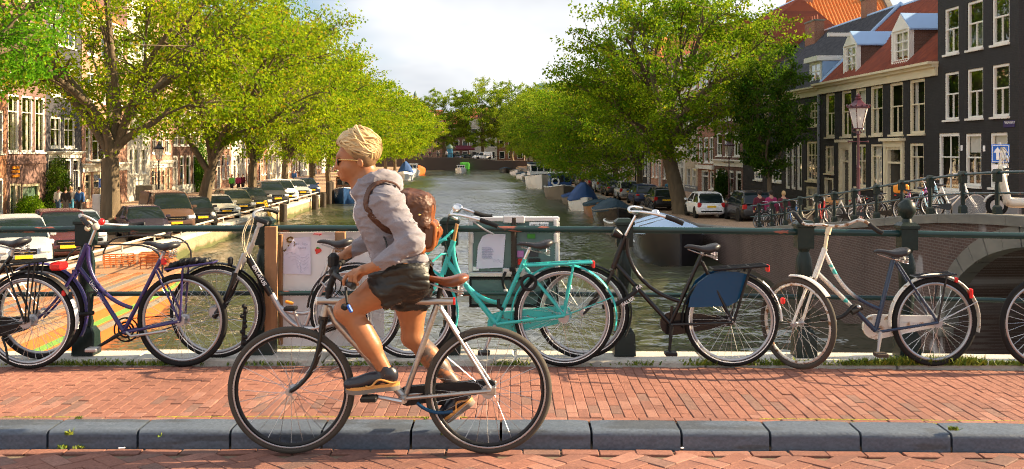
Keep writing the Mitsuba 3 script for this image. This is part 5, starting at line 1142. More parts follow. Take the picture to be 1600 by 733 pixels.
for i, (s, top, sd, dl) in enumerate(((84, 11.4, 7, 0), (97, 10.9, 8, .3), (110, 10.3, 9, .5), (124, 11.2, 10, .7), (140, 10.8, 12, 1.0), (158, 10.2, 13, 1.2), (178, 10.8, 14, 1.0), (200, 10.4, 15, 1.0), (224, 11, 16, 1.2))):
    tree(-15, s, QZ, top, 6.4, 6.4, .32, 1.0, 19500 if s < 120 else 11000, .20 if s < 120 else .30, YEL if i % 3 != 1 else GRN, f'yellow green tree, {ordn[i + 3]} from the left along the left quay', seed=20 + sd, tips=360 if s < 120 else 240, bottom=.2, center=(-13.6 + dl, s))
tree(12.9, 63.8, QZ, 12.6, 7.4, 7.4, .52, 1.6, 46000, .20, GRN, 'big tree with thick leaning trunk beside the white hatchback', seed=31, tips=560, bottom=.8, lean=(-.9, 0), center=(11.9, 63.5), gaps=.45)
tree(16.6, 57.5, QZ, 7.6, 2.3, 2.3, .16, .2, 20000, .15, DRK, 'slender dark green young tree in front of the low black house', seed=33, tips=220, bottom=.0, gaps=.38)
for i, (s, top, b0, cl, rxx, hue) in enumerate(((80, 8.6, -.9, 11.0, 6.2, GRN), (94, 8.2, -1.0, 10.6, 6.0, GRN), (109, 9.0, -.9, 11.0, 6.2, FAR), (126, 10.2, -.8, 11.2, 6.4, GRN), (146, 10.6, -.6, 11.5, 6.5, FAR), (168, 12.0, -.4, 12.0, 6.5, FAR), (192, 13, -.4, 12, 6.6, FAR), (218, 14, .2, 12.2, 7, FAR), (242, 15, .4, 12, 7, FAR))):
    tree(12.9, s, QZ, top, rxx, 6.2, .30, .4, 24000 if s < 120 else 13000, .19 if s < 120 else .30, hue, f'green tree, {ordn[i + 1]} along the right quay after the thick leaning trunk', seed=50 + i, tips=360 if s < 120 else 240, bottom=b0, center=(cl, s))
for i, (l, s, top, r_, lb) in enumerate(((-7.5, 270, 17.5, 8.0, 'dark tree with bare forked trunk left of the round kiosk at the canal end'), (2.5, 272, 19.5, 9.5, 'broad dark green tree behind the parked cars at the canal end'), (10.5, 276, 19, 9.0, 'olive tree right of the cars at the canal end'), (-18.5, 268, 15.5, 7.5, 'thin crowned tree in front of the domed building'), (18, 268, 19, 9, 'tall tree in front of the green roofed corner building'), (-27, 276, 14, 8, 'tree behind the left end of the far bridge'), (26, 290, 16, 9, 'tree behind the right end of the far quay'))):
    tree(l, s, -1.0, top + 1.2, r_ + .6, r_ + .6, .45, 4.0, 22000, .36, FAR if i % 2 else ((.13, .24, .02), (.28, .36, .03), (.3, .3, .04)), lb, seed=80 + i, tips=260, bottom=1.6, gaps=.47 if i != 3 else .52, group='trees at the canal end')
# ---------------------------------------------------------------- cars
mat('car_glass', (0.010, 0.017, 0.019), 0.03, spec=0.6); mat('head_lamp', (0.72, 0.74, 0.76), 0.08, 0.3); mat('tail_lamp', (0.5, 0.008, 0.01), 0.15, coat=.6)
mat('wheel_alloy', (0.4, 0.4, 0.42), .35, .8)
for n_, c_ in (('silver', (.52, .53, .54)), ('oxblood', (.075, .02, .025)), ('plum', (.03, .022, .04)), ('brown', (.13, .072, .05)), ('black', (.012, .012, .014)), ('ivory', (.66, .62, .52)), ('graphite', (.06, .06, .065)), ('white', (.78, .78, .78)), ('navy', (.02, .035, .09)), ('greyblue', (.25, .3, .36)), ('olive', (.11, .10, .06))):
    mat('car_' + n_, c_, .26, .25 if n_ in ('silver', 'graphite', 'brown') else 0., coat=1.0)
CARS = {  # length, width, height, hood z, belt z, windscreen base, roof front, roof rear, tail base, wheel r
    'suv': (4.45, 1.84, 1.70, .98, 1.08, .27, .43, .88, .985, .36), 'sedan': (4.65, 1.80, 1.44, .82, .93, .29, .46, .70, .88, .32), 'hatch': (3.9, 1.70, 1.50, .88, .97, .24, .42, .86, .975, .31),
    'van': (5.1, 1.95, 1.92, 1.06, 1.16, .17, .33, .97, .995, .34), 'small': (3.7, 1.65, 1.48, .86, .95, .26, .44, .82, .96, .30), 'roadster': (4.4, 1.78, 1.32, .84, .88, .40, .52, .66, .76, .32), 'wagon': (4.7, 1.80, 1.47, .84, .94, .27, .43, .87, .97, .32)}
def car_kit(kind):
    L, W, H, hz_, bz, a, b, c, d, wr = CARS[kind]; k = Kit()
    xs = np.array([0, .012, .035, .08, .15, .22, a, .4, .5, .6, .7, .8, .88, .93, .965, .988, 1.0])
    xs = np.unique(np.round(xs, 4))
    top = PchipInterpolator([0, .012, .05, a * .6, a, .5, d if d < .97 else .9, .975, 1.0], [hz_ * .62, hz_ * .74, hz_ * .86, hz_ * .97, bz - .03, bz, bz if d > .9 else bz - .02, bz * .93, bz * .72])
    wid = PchipInterpolator([0, .02, .07, .2, .5, .8, .94, .985, 1.0], [W * .36, W * .425, W * .472, W * .497, W * .5, W * .497, W * .475, W * .44, W * .38])
    bot = PchipInterpolator([0, .03, .15, .85, .97, 1.0], [.30, .20, .18, .20, .26, .36])
    secs = []
    for x in xs:
        w, z1, z0 = float(wid(x)), float(top(x)), float(bot(x)); h = z1 - z0
        half = [(w * .80, z0), (w * .96, z0 + h * .08), (w, z0 + h * .30), (w * 1.0, z0 + h * .55), (w * .985, z0 + h * .80), (w * .94, z0 + h * .93), (w * .80, z1 - h * .005), (w * .4, z1 + .012)]
        secs.append([(x * L - L / 2, y, z) for y, z in half] + [(x * L - L / 2, -y, z) for y, z in half[::-1]])
    k.add('body', loft(secs), 'car_slot', 40)
    gx = np.array([a, a * .5 + b * .5, b, b * .6 + c * .4, b * .3 + c * .7, c, (c + d) / 2, d])
    rf = PchipInterpolator([a, b, (b + c) / 2, c, d], [bz - .03, H - .03, H, H - .035, bz - .0])
    gs, rs = [], []
    for x in gx:
        w = float(wid(x)); wb = w * .93; z1 = float(rf(x)); t = np.clip((z1 - bz) / (H - bz), 0, 1); wt = wb - (.17 * W / 1.8) * t
        X = x * L - L / 2
        half = [(wb, min(bz - .06, z1 - .01)), ((wb + wt) / 2 + .015, bz + (z1 - bz) * .5), (wt, z1 - .05 * t), (wt - .06, z1 - .012 * t), (wt * .4, z1 + .008 * t)]
        gs.append([(X, y, z) for y, z in half] + [(X, -y, z) for y, z in half[::-1]])
    k.add('cabin', loft(gs), 'car_glass', 40)
    for x in np.linspace(b - .01, c + .01, 8):
        w = float(wid(x)) * .93; z1 = float(rf(np.clip(x, b, c))); wt = w - .17 * W / 1.8; X = x * L - L / 2
        half = [(wt + .012, z1 - .085), (wt + .012, z1 - .04), (wt - .05, z1 + .006), (wt * .4, z1 + .022)]
        rs.append([(X, y, z) for y, z in half] + [(X, -y, z) for y, z in half[::-1]])
    k.add('roof', loft(rs), 'car_slot', 40)
    ms = []
    for sg in (-1, 1):
        P = lambda x, z: None
        wa, wd = float(wid(a)) * .93, float(wid(d)) * .93; wtb = float(wid(b)) * .93 - .17 * W / 1.8; wtc = float(wid(c)) * .93 - .17 * W / 1.8
        ms.append(tube([(a * L - L / 2, sg * wa, bz - .05), (b * L - L / 2, sg * wtb, H - .07)], .042, 6)); ms.append(tube([(min(d, .985) * L - L / 2, sg * wd, bz - .04), (c * L - L / 2, sg * wtc, H - .08)], .06, 6))
        m_ = (b * .52 + c * .48); wm = float(wid(m_)) * .93; ms.append(tube([(m_ * L - L / 2, sg * (wm + .005), bz - .03), (m_ * L - L / 2 + .05, sg * (wm - .155 * W / 1.8), H - .05)], .035, 6))
        if kind == 'van':
            ms.append(cbox(((.72) * L - L / 2, sg * (W / 2 * .93 - .07), (bz + H) / 2 - .03), (L * .46, .05, H - bz - .02), rx(sg * .17)))
    for m_ in ms: k.add('pillar', m_, 'car_slot', 40)
    for x in (.185, .80):
        for sg in (-1, 1):
            X = x * L - L / 2; M = mat4(None, (X, sg * (W / 2 - .105), wr))
            k.add('wheel_arch', xf(xf(lathe([(0, -.1), (wr + .055, -.1), (wr + .055, .1), (0, .1)], 22), mat4(RY)), mat4(None, (X, sg * (W / 2 - .094), wr + .02))), 'black_plastic')
            w = k.add('wheel', xf(xf(lathe([(0, -.07), (wr * .3, -.085), (wr * .62, -.07), (wr * .66, -.095), (wr * .70, -.09), (wr * .70, .09), (wr * .66, .095), (wr * .62, .07), (wr * .3, .085), (0, .07)], 20), mat4(RY)), M), 'wheel_alloy', 30)
            k.add(w + '__tyre', xf(xf(lathe([(wr * .68, -.1), (wr * .96, -.105), (wr, -.07), (wr, .07), (wr * .96, .105), (wr * .68, .1)], 22), mat4(RY)), M), 'rubber', 40)
    fz = hz_ * .70
    for sg in (-1, 1):
        if kind == 'small': k.add('headlight', xf(lathe([(0, .1), (.09, .08), (.125, 0), (0, -.1)], 14), mat4(ry(-PI / 2 + .3), (-L / 2 + .05, sg * W * .31, fz + .05))), 'head_lamp', 40)
        else: k.add('headlight', bbox((-L / 2 + .10, sg * W * .335, fz + .02), (.26, W * .20, .17), .03, rz(-sg * .30) @ ry(.25)), 'head_lamp')
        k.add('fog_lamp', bbox((-L / 2 + .07, sg * W * .33, .40), (.12, .14, .08), .02), 'head_lamp')
        k.add('tail_light', bbox((L / 2 - .10, sg * W * .40, bz * .80), (.18, W * .13, .26 if kind in ('suv', 'van', 'hatch', 'small') else .14), .03), 'tail_lamp')
        k.add('mirror', bbox((a * L - L / 2 + .22, sg * (W / 2 + .07), bz + .06), (.12, .2, .13), .03), 'car_slot')
        k.add('sill', box(-L * .28, L * .27, sg * W / 2 * .97 - .02, sg * W / 2 * .97 + .02, .19, .28), 'black_plastic')
    k.add('grille', bbox((-L / 2 + .02, 0, fz - .01), (.12, W * .42, .17), .02), 'black_gloss')
    g = k.add('grille_bar', bbox((-L / 2 - .045, 0, fz - .01), (.03, W * .36, .03), .006), 'chrome')
    k.add('front_bumper', bbox((-L / 2 + .03, 0, .40), (.12, W * .74, .14), .04), 'black_plastic'); k.add('rear_bumper', bbox((L / 2 - .05, 0, .42), (.12, W * .76, .14), .04), 'black_plastic')
    k.add('number_plate', box(-L / 2 - .05, -L / 2 - .01, -.26, .26, .46, .57), 'plate_yellow'); k.add('number_plate', box(L / 2 - .02, L / 2 + .03, -.26, .26, bz * .66, bz * .66 + .11), 'plate_yellow')
    return k
mat('car_slot', (.1, .1, .1), .3)
CK = {n_: car_kit(n_) for n_ in CARS}
def car(kind, paint, l, s, ang, label, group, z=QZ):                # l, s: the middle; ang: where the nose points, 0 = towards -l
    CK[kind].place('parked_car', label, 'car' if kind != 'van' else 'van', group, CM @ mat4(rz(ang), (l, s, z + .005)), {'car_slot': 'car_' + paint})
AL = math.atan2(.90, -.46) - 0 ; nose = np.array([.46, -.89])
G1 = 'cars parked on the left quay'
for kind, paint, fl, fs, lb in (('suv', 'silver', -14.3, 33.6, 'silver off-road car, nearest on the left quay'), ('suv', 'oxblood', -14.3, 37.2, 'dark red off-road car next to the silver one'), ('sedan', 'greyblue', -15.2, 41.3, 'grey car whose bonnet shows right of the near railing post'), ('sedan', 'plum', -13.8, 45.2, 'dark plum saloon in front of the brown van'),
        ('van', 'brown', -13.9, 49.3, 'brown passenger van in the left row'), ('small', 'black', -13.8, 53.6, 'small black car with round headlights'), ('roadster', 'ivory', -13.9, 59.2, 'ivory two-seater right of the dark slanting trunk'), ('wagon', 'olive', -14.1, 64.3, 'dark olive estate car behind the ivory two-seater'), ('sedan', 'black', -13.9, 68.4, 'black saloon beyond the olive estate car'),
        ('suv', 'graphite', -13.9, 74.6, 'dark grey off-road car near the yellow ladder'), ('suv', 'white', -13.9, 78.8, 'white off-road car at the end of the left row'), ('wagon', 'silver', -14, 86, 'silver estate car beyond the white off-road car'), ('hatch', 'navy', -14, 91, 'dark blue hatchback far along the left quay')):
    L = CARS[kind][0]; q = np.array([fl, fs]) - nose * L / 2
    car(kind, paint, q[0], q[1], math.atan2(-nose[1], -nose[0]), lb, G1)
G2 = 'cars parked on the right quay'
for kind, paint, l, s, lb in (('hatch', 'white', 13.7, 61.0, 'white hatchback beside the thick leaning trunk'), ('suv', 'black', 15.4, 57.6, 'black off-road car right of the white hatchback'), ('hatch', 'black', 12.6, 69, 'black hatchback half behind the leaning trunk'), ('wagon', 'navy', 12.5, 76, 'dark car under a pale blue cover'), ('hatch', 'silver', 12.4, 83.5, 'silver hatchback left of the covered car'),
        ('sedan', 'black', 12.4, 91, 'black saloon left of the silver hatchback'), ('suv', 'greyblue', 12.4, 98.5, 'grey blue car under the low branches'), ('hatch', 'oxblood', 12.4, 106, 'dark red hatchback under the low branches'), ('wagon', 'graphite', 12.4, 115, 'dark grey estate car far along the right quay'), ('hatch', 'navy', 12.4, 124, 'blue hatchback farthest along the right quay')):
    car(kind, paint, l, s, -PI / 2, lb, G2)
cv = SDF((-2.1, -1.0, .8), (2.1, 1.0, 1.6), .06); cv.ell((0, 0, .82), (2.0, .85, .68), k=0)
one('car_cover', 'pale blue cover pulled over the roof of the dark car', 'cover', cv.mesh(), 'paint_sky', True, M=CM @ mat4(rz(-PI / 2), (12.5, 76, QZ)))
for kind, paint, l, s, ang, lb in (('hatch', 'navy', -4.4, 262, 2.6, 'blue car at the canal end, left of the dark one'), ('sedan', 'black', -1.5, 263, 2.5, 'dark car at the canal end between the blue and the white one'), ('van', 'white', 2.4, 263, .4, 'white van at the canal end')):
    car(kind, paint, l, s, ang, lb, 'cars at the canal end', -.55)
# ---------------------------------------------------------------- boats
for n_, c_, r_ in (('hull_black', (.014, .013, .016), .25), ('canvas_pale', (.42, .55, .72), .8), ('canvas_navy', (.010, .035, .06), .8), ('canvas_blue', (.016, .06, .2), .8), ('boat_white', (.72, .73, .74), .35), ('boat_wood', (.26, .11, .045), .4), ('boat_orange', (.45, .12, .025), .5), ('boat_green', (.11, .22, .045), .5), ('boat_grey', (.16, .14, .12), .6), ('boat_blue', (.02, .06, .16), .3), ('plank', (.27, .15, .08), .8)): mat(n_, c_, r_)
def hull(L, B, H, bow=.5, sheer=.25, z0=-.35, n=22, flat=.0):
    t = np.linspace(0, 1, n); secs = []
    for x in t:
        b = B / 2 * (1 - max(0, (x - .55) / .45) ** 2.2 * .97) * (1 - max(0, (.25 - x) / .25) ** 2 * .22); h = H + sheer * (max(0, x - .4) / .6) ** 2 * 1.4
        X = (x - .5) * L
        half = [(0.01, z0), (b * .55, z0 + .04), (b * .88, z0 * .3), (b * .97, h * .5), (b, h), (b - .07, h), (b - .08, h - .10), (.01, h - .10)]
        secs.append([(X + (.25 if x > .9 else 0) * (p[1] - z0) * (x - .9) * 10 * .5, y, z) for p in [(0, 0)] for y, z in half] + [(X, -y, z) for y, z in half[::-1]])
    return secs
def boat(label, l, s, ang, L, B, H, hm, group='boats moored along the right quay', name='moored_boat', extra=None, stripe=None, cat='boat', sheer=.25):
    k = Kit(); S = hull(L, B, H, sheer=sheer)
    k.add('hull', loft(S), hm, 35)
    if stripe:
        for sg in (0, 1): k.add('gunwale', tube([q[4] if sg == 0 else q[-5] for q in S], .05, 6), stripe, 40)
    if extra: extra(k, S, L, B, H)
    return k.place(name, label, cat, group, CM @ mat4(rz(ang), (l, s, WZ)))
def cover(m, ridge=.6, ends=(.06, .92), sag=.05):
    def fn(k, S, L, B, H):
        a, b = int(len(S) * ends[0]), int(len(S) * ends[1]); secs = []
        for i in range(a, b):
            q = S[i]; y, z = q[4][1] + .03, q[4][2] + .0; X = q[4][0]; t = (i - a) / max(1, b - a - 1); r = ridge * min(1, 5 * t + .15, 5 * (1 - t) + .25)
            half = [(y, z - .12), (y, z + .04), (y * .72, z + r * .42), (y * .4, z + r * .75), (.04, z + r)]
            secs.append([(X, yy, zz + .03 * math.sin(i * 1.9) * (j > 1)) for j, (yy, zz) in enumerate(half)] + [(X, -yy, zz) for yy, zz in half[::-1]])
        k.add('cover', loft(secs), m, 40)
    return fn
def cabin(hm, rm, x0, x1, h, w, win=True, nwin=3, extra=None):
    def fn(k, S, L, B, H):
        c = k.add('cabin', mrg(bbox((L * (x0 + x1) / 2, 0, H + h / 2 - .1), (L * (x1 - x0), B * w, h), .08)), hm)
        k.add(c + '__roof', bbox((L * (x0 + x1) / 2, 0, H + h - .04), (L * (x1 - x0) + .3, B * w + .2, .1), .03), rm)
        for i in range(nwin):
            for sg in (-1, 1): k.add(c + '__window', box(L * x0 + (i + .2) * L * (x1 - x0) / nwin, L * x0 + (i + .85) * L * (x1 - x0) / nwin, sg * B * w / 2 - .012, sg * B * w / 2 + .012, H + h * .35, H + h * .75), 'car_glass')
        for xx in (x0, x1):
            for y in (-.3, 0, .3): k.add(c + '__window', box(L * xx - .012, L * xx + .012, (y - .13) * B * w, (y + .13) * B * w, H + h * .38, H + h * .8), 'car_glass')
        if extra: extra(k, S, L, B, H)
    return fn
def e_big(k, S, L, B, H):
    cover('canvas_pale', .62, (.0, .80))(k, S, L, B, H)
    for x in (-2.6, -.6, 1.2): k.add('cover_strap', tube([(x, y, H + .66 - abs(y) / 1.5 * .42) for y in np.linspace(-1.4, 1.4, 9)], .02, 5), 'boat_grey')
    k.add('name_line', box(-1.4, .2, -B / 2 - .0, -B / 2 + .06, H * .55, H * .55 + .05), 'boat_white')
boat('large black boat under a pale blue cover, by the right quay wall', 8.75, 46.5, -PI / 2 - .06, 8.6, 3.0, 1.15, 'hull_black', extra=e_big, stripe='boat_white')
boat('open cream boat just behind the large black hulled boat', 8.5, 56.5, -PI / 2, 6.5, 2.2, .8, 'boat_grey', stripe='boat_white')
boat('dark sloop under a dark blue green ridged cover', 9.15, 67.5, -PI / 2 - .05, 7.2, 2.5, .85, 'hull_black', extra=cover('canvas_navy', .75), stripe='boat_grey')
boat('small brown boat with a dark cover beyond the dark sloop', 9.3, 76.5, -PI / 2, 5.4, 2.0, .75, 'boat_wood', extra=cover('canvas_navy', .35))
boat('small white boat under a blue tent cover', 8.9, 83.5, -PI / 2, 6.0, 2.2, .8, 'boat_white', extra=cover('canvas_blue', 1.35))
boat('low blue covered boat between the tent boat and the life ring boat', 9.1, 93, -PI / 2, 6.0, 2.0, .65, 'boat_grey', extra=cover('canvas_blue', .35))
def e_ring(k, S, L, B, H):
    k.add('life_ring', xf(ring(.34, .09, 24, 8), mat4(rz(-PI / 2), (-L * .12 - .15, -.9, H + .75))) if False else xf(ring(.34, .09, 24, 8), mat4(rz(PI / 2), (L * .21, -B * .2, H + .6))), 'boat_white', True)
boat('wooden boat with a blue cabin, white roof and white life ring', 8.7, 104, -PI / 2, 9, 2.8, 1.1, 'boat_grey', extra=cabin('canvas_blue', 'boat_white', -.2, .2, 1.5, .75, extra=e_ring), stripe='boat_white')
boat('white cabin cruiser with a dark blue roof', 8.6, 135, -PI / 2, 11, 3.4, 1.5, 'boat_white', extra=cabin('boat_white', 'canvas_navy', -.3, .3, 1.7, .8), stripe='canvas_navy')
for i, (l, s, lb) in enumerate(((8.8, 158, 'dark low boat beyond the white cabin cruiser'), (8.6, 176, 'pale low boat second beyond the white cabin cruiser'), (8.4, 200, 'long white boat moored near the canal end'), (7.0, 224, 'dark boat moored across the far right corner'))):
    boat(lb, l, s, -PI / 2, 9, 2.5, .8, ['hull_black', 'boat_white', 'boat_white', 'hull_black'][i], extra=cover('canvas_navy' if i % 2 else 'boat_grey', .4))
GL = 'boats moored along the left quay'
def e_blue(k, S, L, B, H):
    cabin('boat_wood', 'boat_wood', -.3, .15, 1.25, .8)(k, S, L, B, H)
    k.add('lettering', on_plane(text('Walder', .34), (L * .5 * .62 + .62, -.9, H * .5), (0, 1, 0), (0, 0, 1)), 'print_white')
boat('dark blue boat with a varnished wooden cabin and white lettering at the bow', -11.5, 97, -PI / 2, 9, 2.7, 1.15, 'boat_blue', GL, extra=e_blue, stripe='boat_white')
boat('white boat with a blue canvas tent far along the left quay', -11.6, 178, -PI / 2, 8, 2.6, 1.0, 'boat_white', GL, extra=cover('canvas_blue', 2.0, (.1, .6)))
boat('white cabin boat beyond the blue tented one', -11.2, 190, -PI / 2, 9, 2.8, 1.2, 'boat_white', GL, extra=cabin('boat_white', 'boat_white', -.25, .1, 1.2, .7))
boat('white open boat third along the far left quay', -10.8, 168, -PI / 2, 7, 2.4, .8, 'boat_white', GL)
boat('bright orange boat far along the left quay', -10.6, 204, -PI / 2, 8, 2.4, 1.2, 'boat_orange', GL, extra=cover('boat_orange', .7))
boat('small white motorboat under way in mid canal', -2.6, 224, PI / 2 - 3.1, 5.5, 2.4, .9, 'boat_white', None, 'motorboat', extra=cabin('boat_white', 'boat_white', -.1, .2, .8, .7))
# the old orange barge in the left corner
k = Kit(); L, B, H = 17.0, 3.5, .95
def bs(z0, z1, out):
    secs = []
    for x in np.linspace(0, 1, 26):
        b = B / 2 * (1 - max(0, (x - .74) / .26) ** 2.4) * (1 - max(0, (.1 - x) / .1) ** 2 * .3) + .001; sh = .35 * (max(0, x - .6) / .4) ** 2
        secs.append([(x * L - L / 2, -b - out, z0 + sh), (x * L - L / 2, -b - out, z1 + sh), (x * L - L / 2, b + out, z1 + sh), (x * L - L / 2, b + out, z0 + sh)])
    return loft(secs)
k.add('hull', bs(-.5, .86, 0.0), 'boat_orange', 30); k.add('rubbing_strake', bs(.34, .46, .06), 'boat_grey'); k.add('green_band', bs(.5, .62, .012), 'boat_green'); k.add('gunwale', bs(.86, .96, .05), 'plank')
for i, y in enumerate(np.linspace(-1.5, 1.5, 13)): k.add('deck_plank', bbox((-1.9 + .15 * math.sin(i * 2.4), y, 1.0 + .012 * math.sin(i * 5.1)), (12.6, .225, .06), .01), ['deck_orange', 'plank', 'boat_grey', 'deck_orange', 'plank', 'boat_wood', 'deck_orange', 'boat_grey'][i % 8])
mat('deck_orange', proc(lambda p, n, uv: mix((.30, .10, .03), (.19, .13, .075), smoothstep(.4, .65, fbm(p.x * 1.5, p.y * .8, 1.0, 4)))), .6)
k.place('moored_barge', 'worn orange barge with a green band, moored along the left quay behind the leftmost bicycles', 'boat', None, CM @ mat4(rz(PI / 2), (-10.85, 27.5, WZ)))
for i, (x, s) in enumerate(((-9.9, 33.0), (-10.3, 34.0), (-11.2, 33.3))):
    k = Kit(); ms = []
    for z in (0, .13, .26, .38):
        ms += [rod((-.45, -.3, z), (.45, -.3, z), .02, 5), rod((-.45, .3, z), (.45, .3, z), .02, 5), rod((-.45, -.3, z), (-.45, .3, z), .02, 5), rod((.45, -.3, z), (.45, .3, z), .02, 5)]
    for a in np.linspace(-.45, .45, 6): ms += [rod((a, -.3, 0), (a, -.3, .38), .015, 5), rod((a, .3, 0), (a, .3, .38), .015, 5)]
    k.add('self', mrg(*ms), 'boat_orange'); k.place('wire_crate', ('orange wire crate on the barge, nearest the water', 'orange wire crate on the barge, middle of the three', 'orange wire crate on the barge, nearest the quay')[i], 'crate', 'crates on the orange barge', CM @ mat4(rz(.2 * i), (x, s, WZ + 1.05)))
one('awning_frame', 'dark bent tube frame standing on the orange barge', 'frame', mrg(*[tube(smooth_path([(-12.3, s, WZ + 1), (-12.1, s, WZ + 1.7), (-10.8, s, WZ + 1.9), (-9.6, s, WZ + 1.7), (-9.4, s, WZ + 1)], 14), .03, 6) for s in (31.8, 35.0)], *[rod((x, 31.8, WZ + 1.72), (x, 35, WZ + 1.72), .025, 6) for x in (-12.1, -9.6)]), 'black_paint', 40, M=CM)
# piles and ladder
for i, (px, s) in enumerate(((467, 84), (487, 88.5), (506, 92), (511, 93.5), (404, 70))):
    l = (px - 739) / F * s
    one('mooring_pile', ('dark mooring pile, nearest of those left of the blue boat', 'second dark mooring pile from the left', 'tall dark pile touching the blue boat, left one', 'tall dark pile touching the blue boat, right one', 'short dark pile by the yellow ladder')[i], 'pile', xf(lathe([(.26, -1), (.26, 1.9 if i in (2, 3) else 1.1), (.2, 2.0 if i in (2, 3) else 1.2), (0, 2.05 if i in (2, 3) else 1.25)], 10), mat4(None, (max(l, -12.7), s, WZ))), 'dark_wood', 40, group='mooring piles by the left quay', M=CM)
one('quay_ladder', 'yellow ladder leaning on the left quay edge', 'ladder', mrg(rod((-12.7, 66.0, WZ + .2), (-13.2, 66.0, QZ + .75), .05, 6), rod((-12.7, 66.55, WZ + .2), (-13.2, 66.55, QZ + .75), .05, 6), *[rod((-12.7 - .05 * i, 66, WZ + .2 + .15 * i), (-12.7 - .05 * i, 66.55, WZ + .2 + .15 * i), .04, 5) for i in range(1, 10)]), 'plate_yellow', M=CM)
# ---------------------------------------------------------------- street lamps and signs
mat('lamp_red', (.07, .012, .02), .3, coat=.6)
def lamp(label, l, s, z, h, m, group):
    k = Kit()
    k.add('post', lathe([(0, 0), (.16, 0), (.16, .25), (.12, .3), (.11, .75), (.08, .8), (.10, .9), (.06, 1.0), (.055, 1.9), (.075, 1.95), (.045, 2.05), (.038, h - 1.15), (.07, h - 1.1), (.05, h - 1.0)], 14), m, 35)
    k.add('cross_bar', mrg(rod((-.32, 0, h - 1.35), (.32, 0, h - 1.35), .018, 6), ball((-.32, 0, h - 1.35), .035, 1), ball((.32, 0, h - 1.35), .035, 1)), m)
    a, b_, z0, z1 = .15, .33, h - .92, h - .25; ln = k.add('lantern', mrg(*[rod((a * math.cos(t), a * math.sin(t), z0), (b_ * math.cos(t), b_ * math.sin(t), z1), .014, 5) for t in np.arange(6) * PI / 3], xf(lathe([(a + .02, 0), (a + .02, .03), (0, .03)], 6), mat4(None, (0, 0, z0 - .02))), tube([((b_) * math.cos(t), (b_) * math.sin(t), z1) for t in np.arange(7) * PI / 3], .022, 5), *[tube(smooth_path([(.05 * math.cos(t), .05 * math.sin(t), h - 1.05), (.2 * math.cos(t), .2 * math.sin(t), h - 1.0), (a * math.cos(t), a * math.sin(t), z0)], 8), .014, 5) for t in np.arange(4) * PI / 2]), m)
    k.add(ln + '__glass', mrg(*[(np.array([[r * math.cos(t), r * math.sin(t), z] for t in (q, q + PI / 3) for r, z in ((a, z0), (b_, z1))]), np.array([[0, 2, 3], [0, 3, 1]])) for q in np.arange(6) * PI / 3]), 'lamp_glass')
    k.add(ln + '__bulb', ball((0, 0, h - .62), .09, 2), 'boat_white', True)
    k.add(ln + '__roof', lathe([(b_ + .05, h - .25), (b_ + .04, h - .2), (.22, h - .1), (.13, h - .02), (.1, h + .02), (.13, h + .06), (.07, h + .1), (.09, h + .14), (.03, h + .2), (0, h + .24)], 6), m)
    k.add(ln + '__crown', mrg(*[lathe([(.02, 0), (.035, .05), (0, .09)], 5) for _ in range(0)], *[xf(lathe([(.025, 0), (.035, .05), (0, .1)], 5), mat4(None, ((b_ + .03) * math.cos(t), (b_ + .03) * math.sin(t), h - .22))) for t in np.arange(12) * PI / 6]), m)
    k.place('street_lamp', label, 'street lamp', group, CM @ mat4(None, (l, s, z)))
scene['mat_lamp_glass'] = {'type': 'blendbsdf', 'weight': 0.45, 'a': {'type': 'twosided', 'bsdf': {'type': 'diffuse', 'reflectance': rgb(.75)}}, 'b': {'type': 'thindielectric'}}
GLM = 'street lamps'
lamp('dark red lamp post with a six sided lantern on the side bridge', 12.6, U(1341, 12.6), float(HS(U(1341, 12.6))) - .1, 4.15, 'lamp_red', GLM)
lamp('dark lamp post in front of the red brick and brown brick houses', 17.2, U(1139, 17.2), QZ, 4.5, 'lamp_red', GLM)
lamp('black lamp post standing behind the brown van', -20.5, U(248, -20.5), QZ, 4.3, 'black_paint', GLM)
lamp('lamp post far along the left quay among the trees', -19.5, U(405, -19.5), QZ, 4.4, 'lamp_red', GLM)
lamp('lamp post under the low branches on the right quay', 14.6, U(1062, 14.6) + 20, QZ, 4.4, 'black_paint', GLM)
def sign(name, label, l, s, z0, zc, w, h, fn, sub=None):
    k = Kit(); k.add('post', rod((0, .05, z0), (0, .05, zc + h / 2 + .05), .035, 8), 'steel', 40)
    p = k.add('panel', bbox((0, 0, zc), (w, .02, h), .008), 'blue_sign')
    k.add(p + '__border', mrg(*[cbox((0, -.012, zc + sg * (h / 2 - .025)), (w - .04, .003, .015)) for sg in (-1, 1)], *[cbox((sg * (w / 2 - .025), -.012, zc), (.015, .003, h - .066)) for sg in (-1, 1)]), 'print_white')
    k.add(p + '__symbol', fn(zc), 'print_white')
    if sub: k.add('lower_panel', bbox((0, 0, zc - h / 2 - .17), (w * .95, .02, .26), .008), 'print_white')
    k.place(name, label, 'sign', None, CM @ mat4(None, (l, s, 0)))
def arrows(zc): return mrg(*[prism([(x - .035, zc - .15), (x + .035, zc - .15), (x + .035, zc + .02), (x + .10, zc + .02), (x, zc + .16), (x - .10, zc + .02), (x - .035, zc + .02)], -.016, -.012) for x in (-.075, .085)])
s_ = U(1563, 12.6); sign('road_sign', 'blue road sign with white arrows above the white scooter', 12.6, s_, float(HS(s_)), zpx(240, s_, 12.6), .44, .44, arrows, True)
def pmark(zc): return mrg(on_plane(text('P', .26, .003, True), (-.22, -.016, zc - .13), (1, 0, 0), (0, 0, 1)), *[cbox((.14, -.014, zc + .09 - .07 * i), (.16, .003, .03)) for i in range(3)])
s_ = U(163, -20); sign('parking_sign', 'blue parking sign by the ticket machine', -20, s_, QZ, zpx(286, s_, -20), .62, .52, pmark)
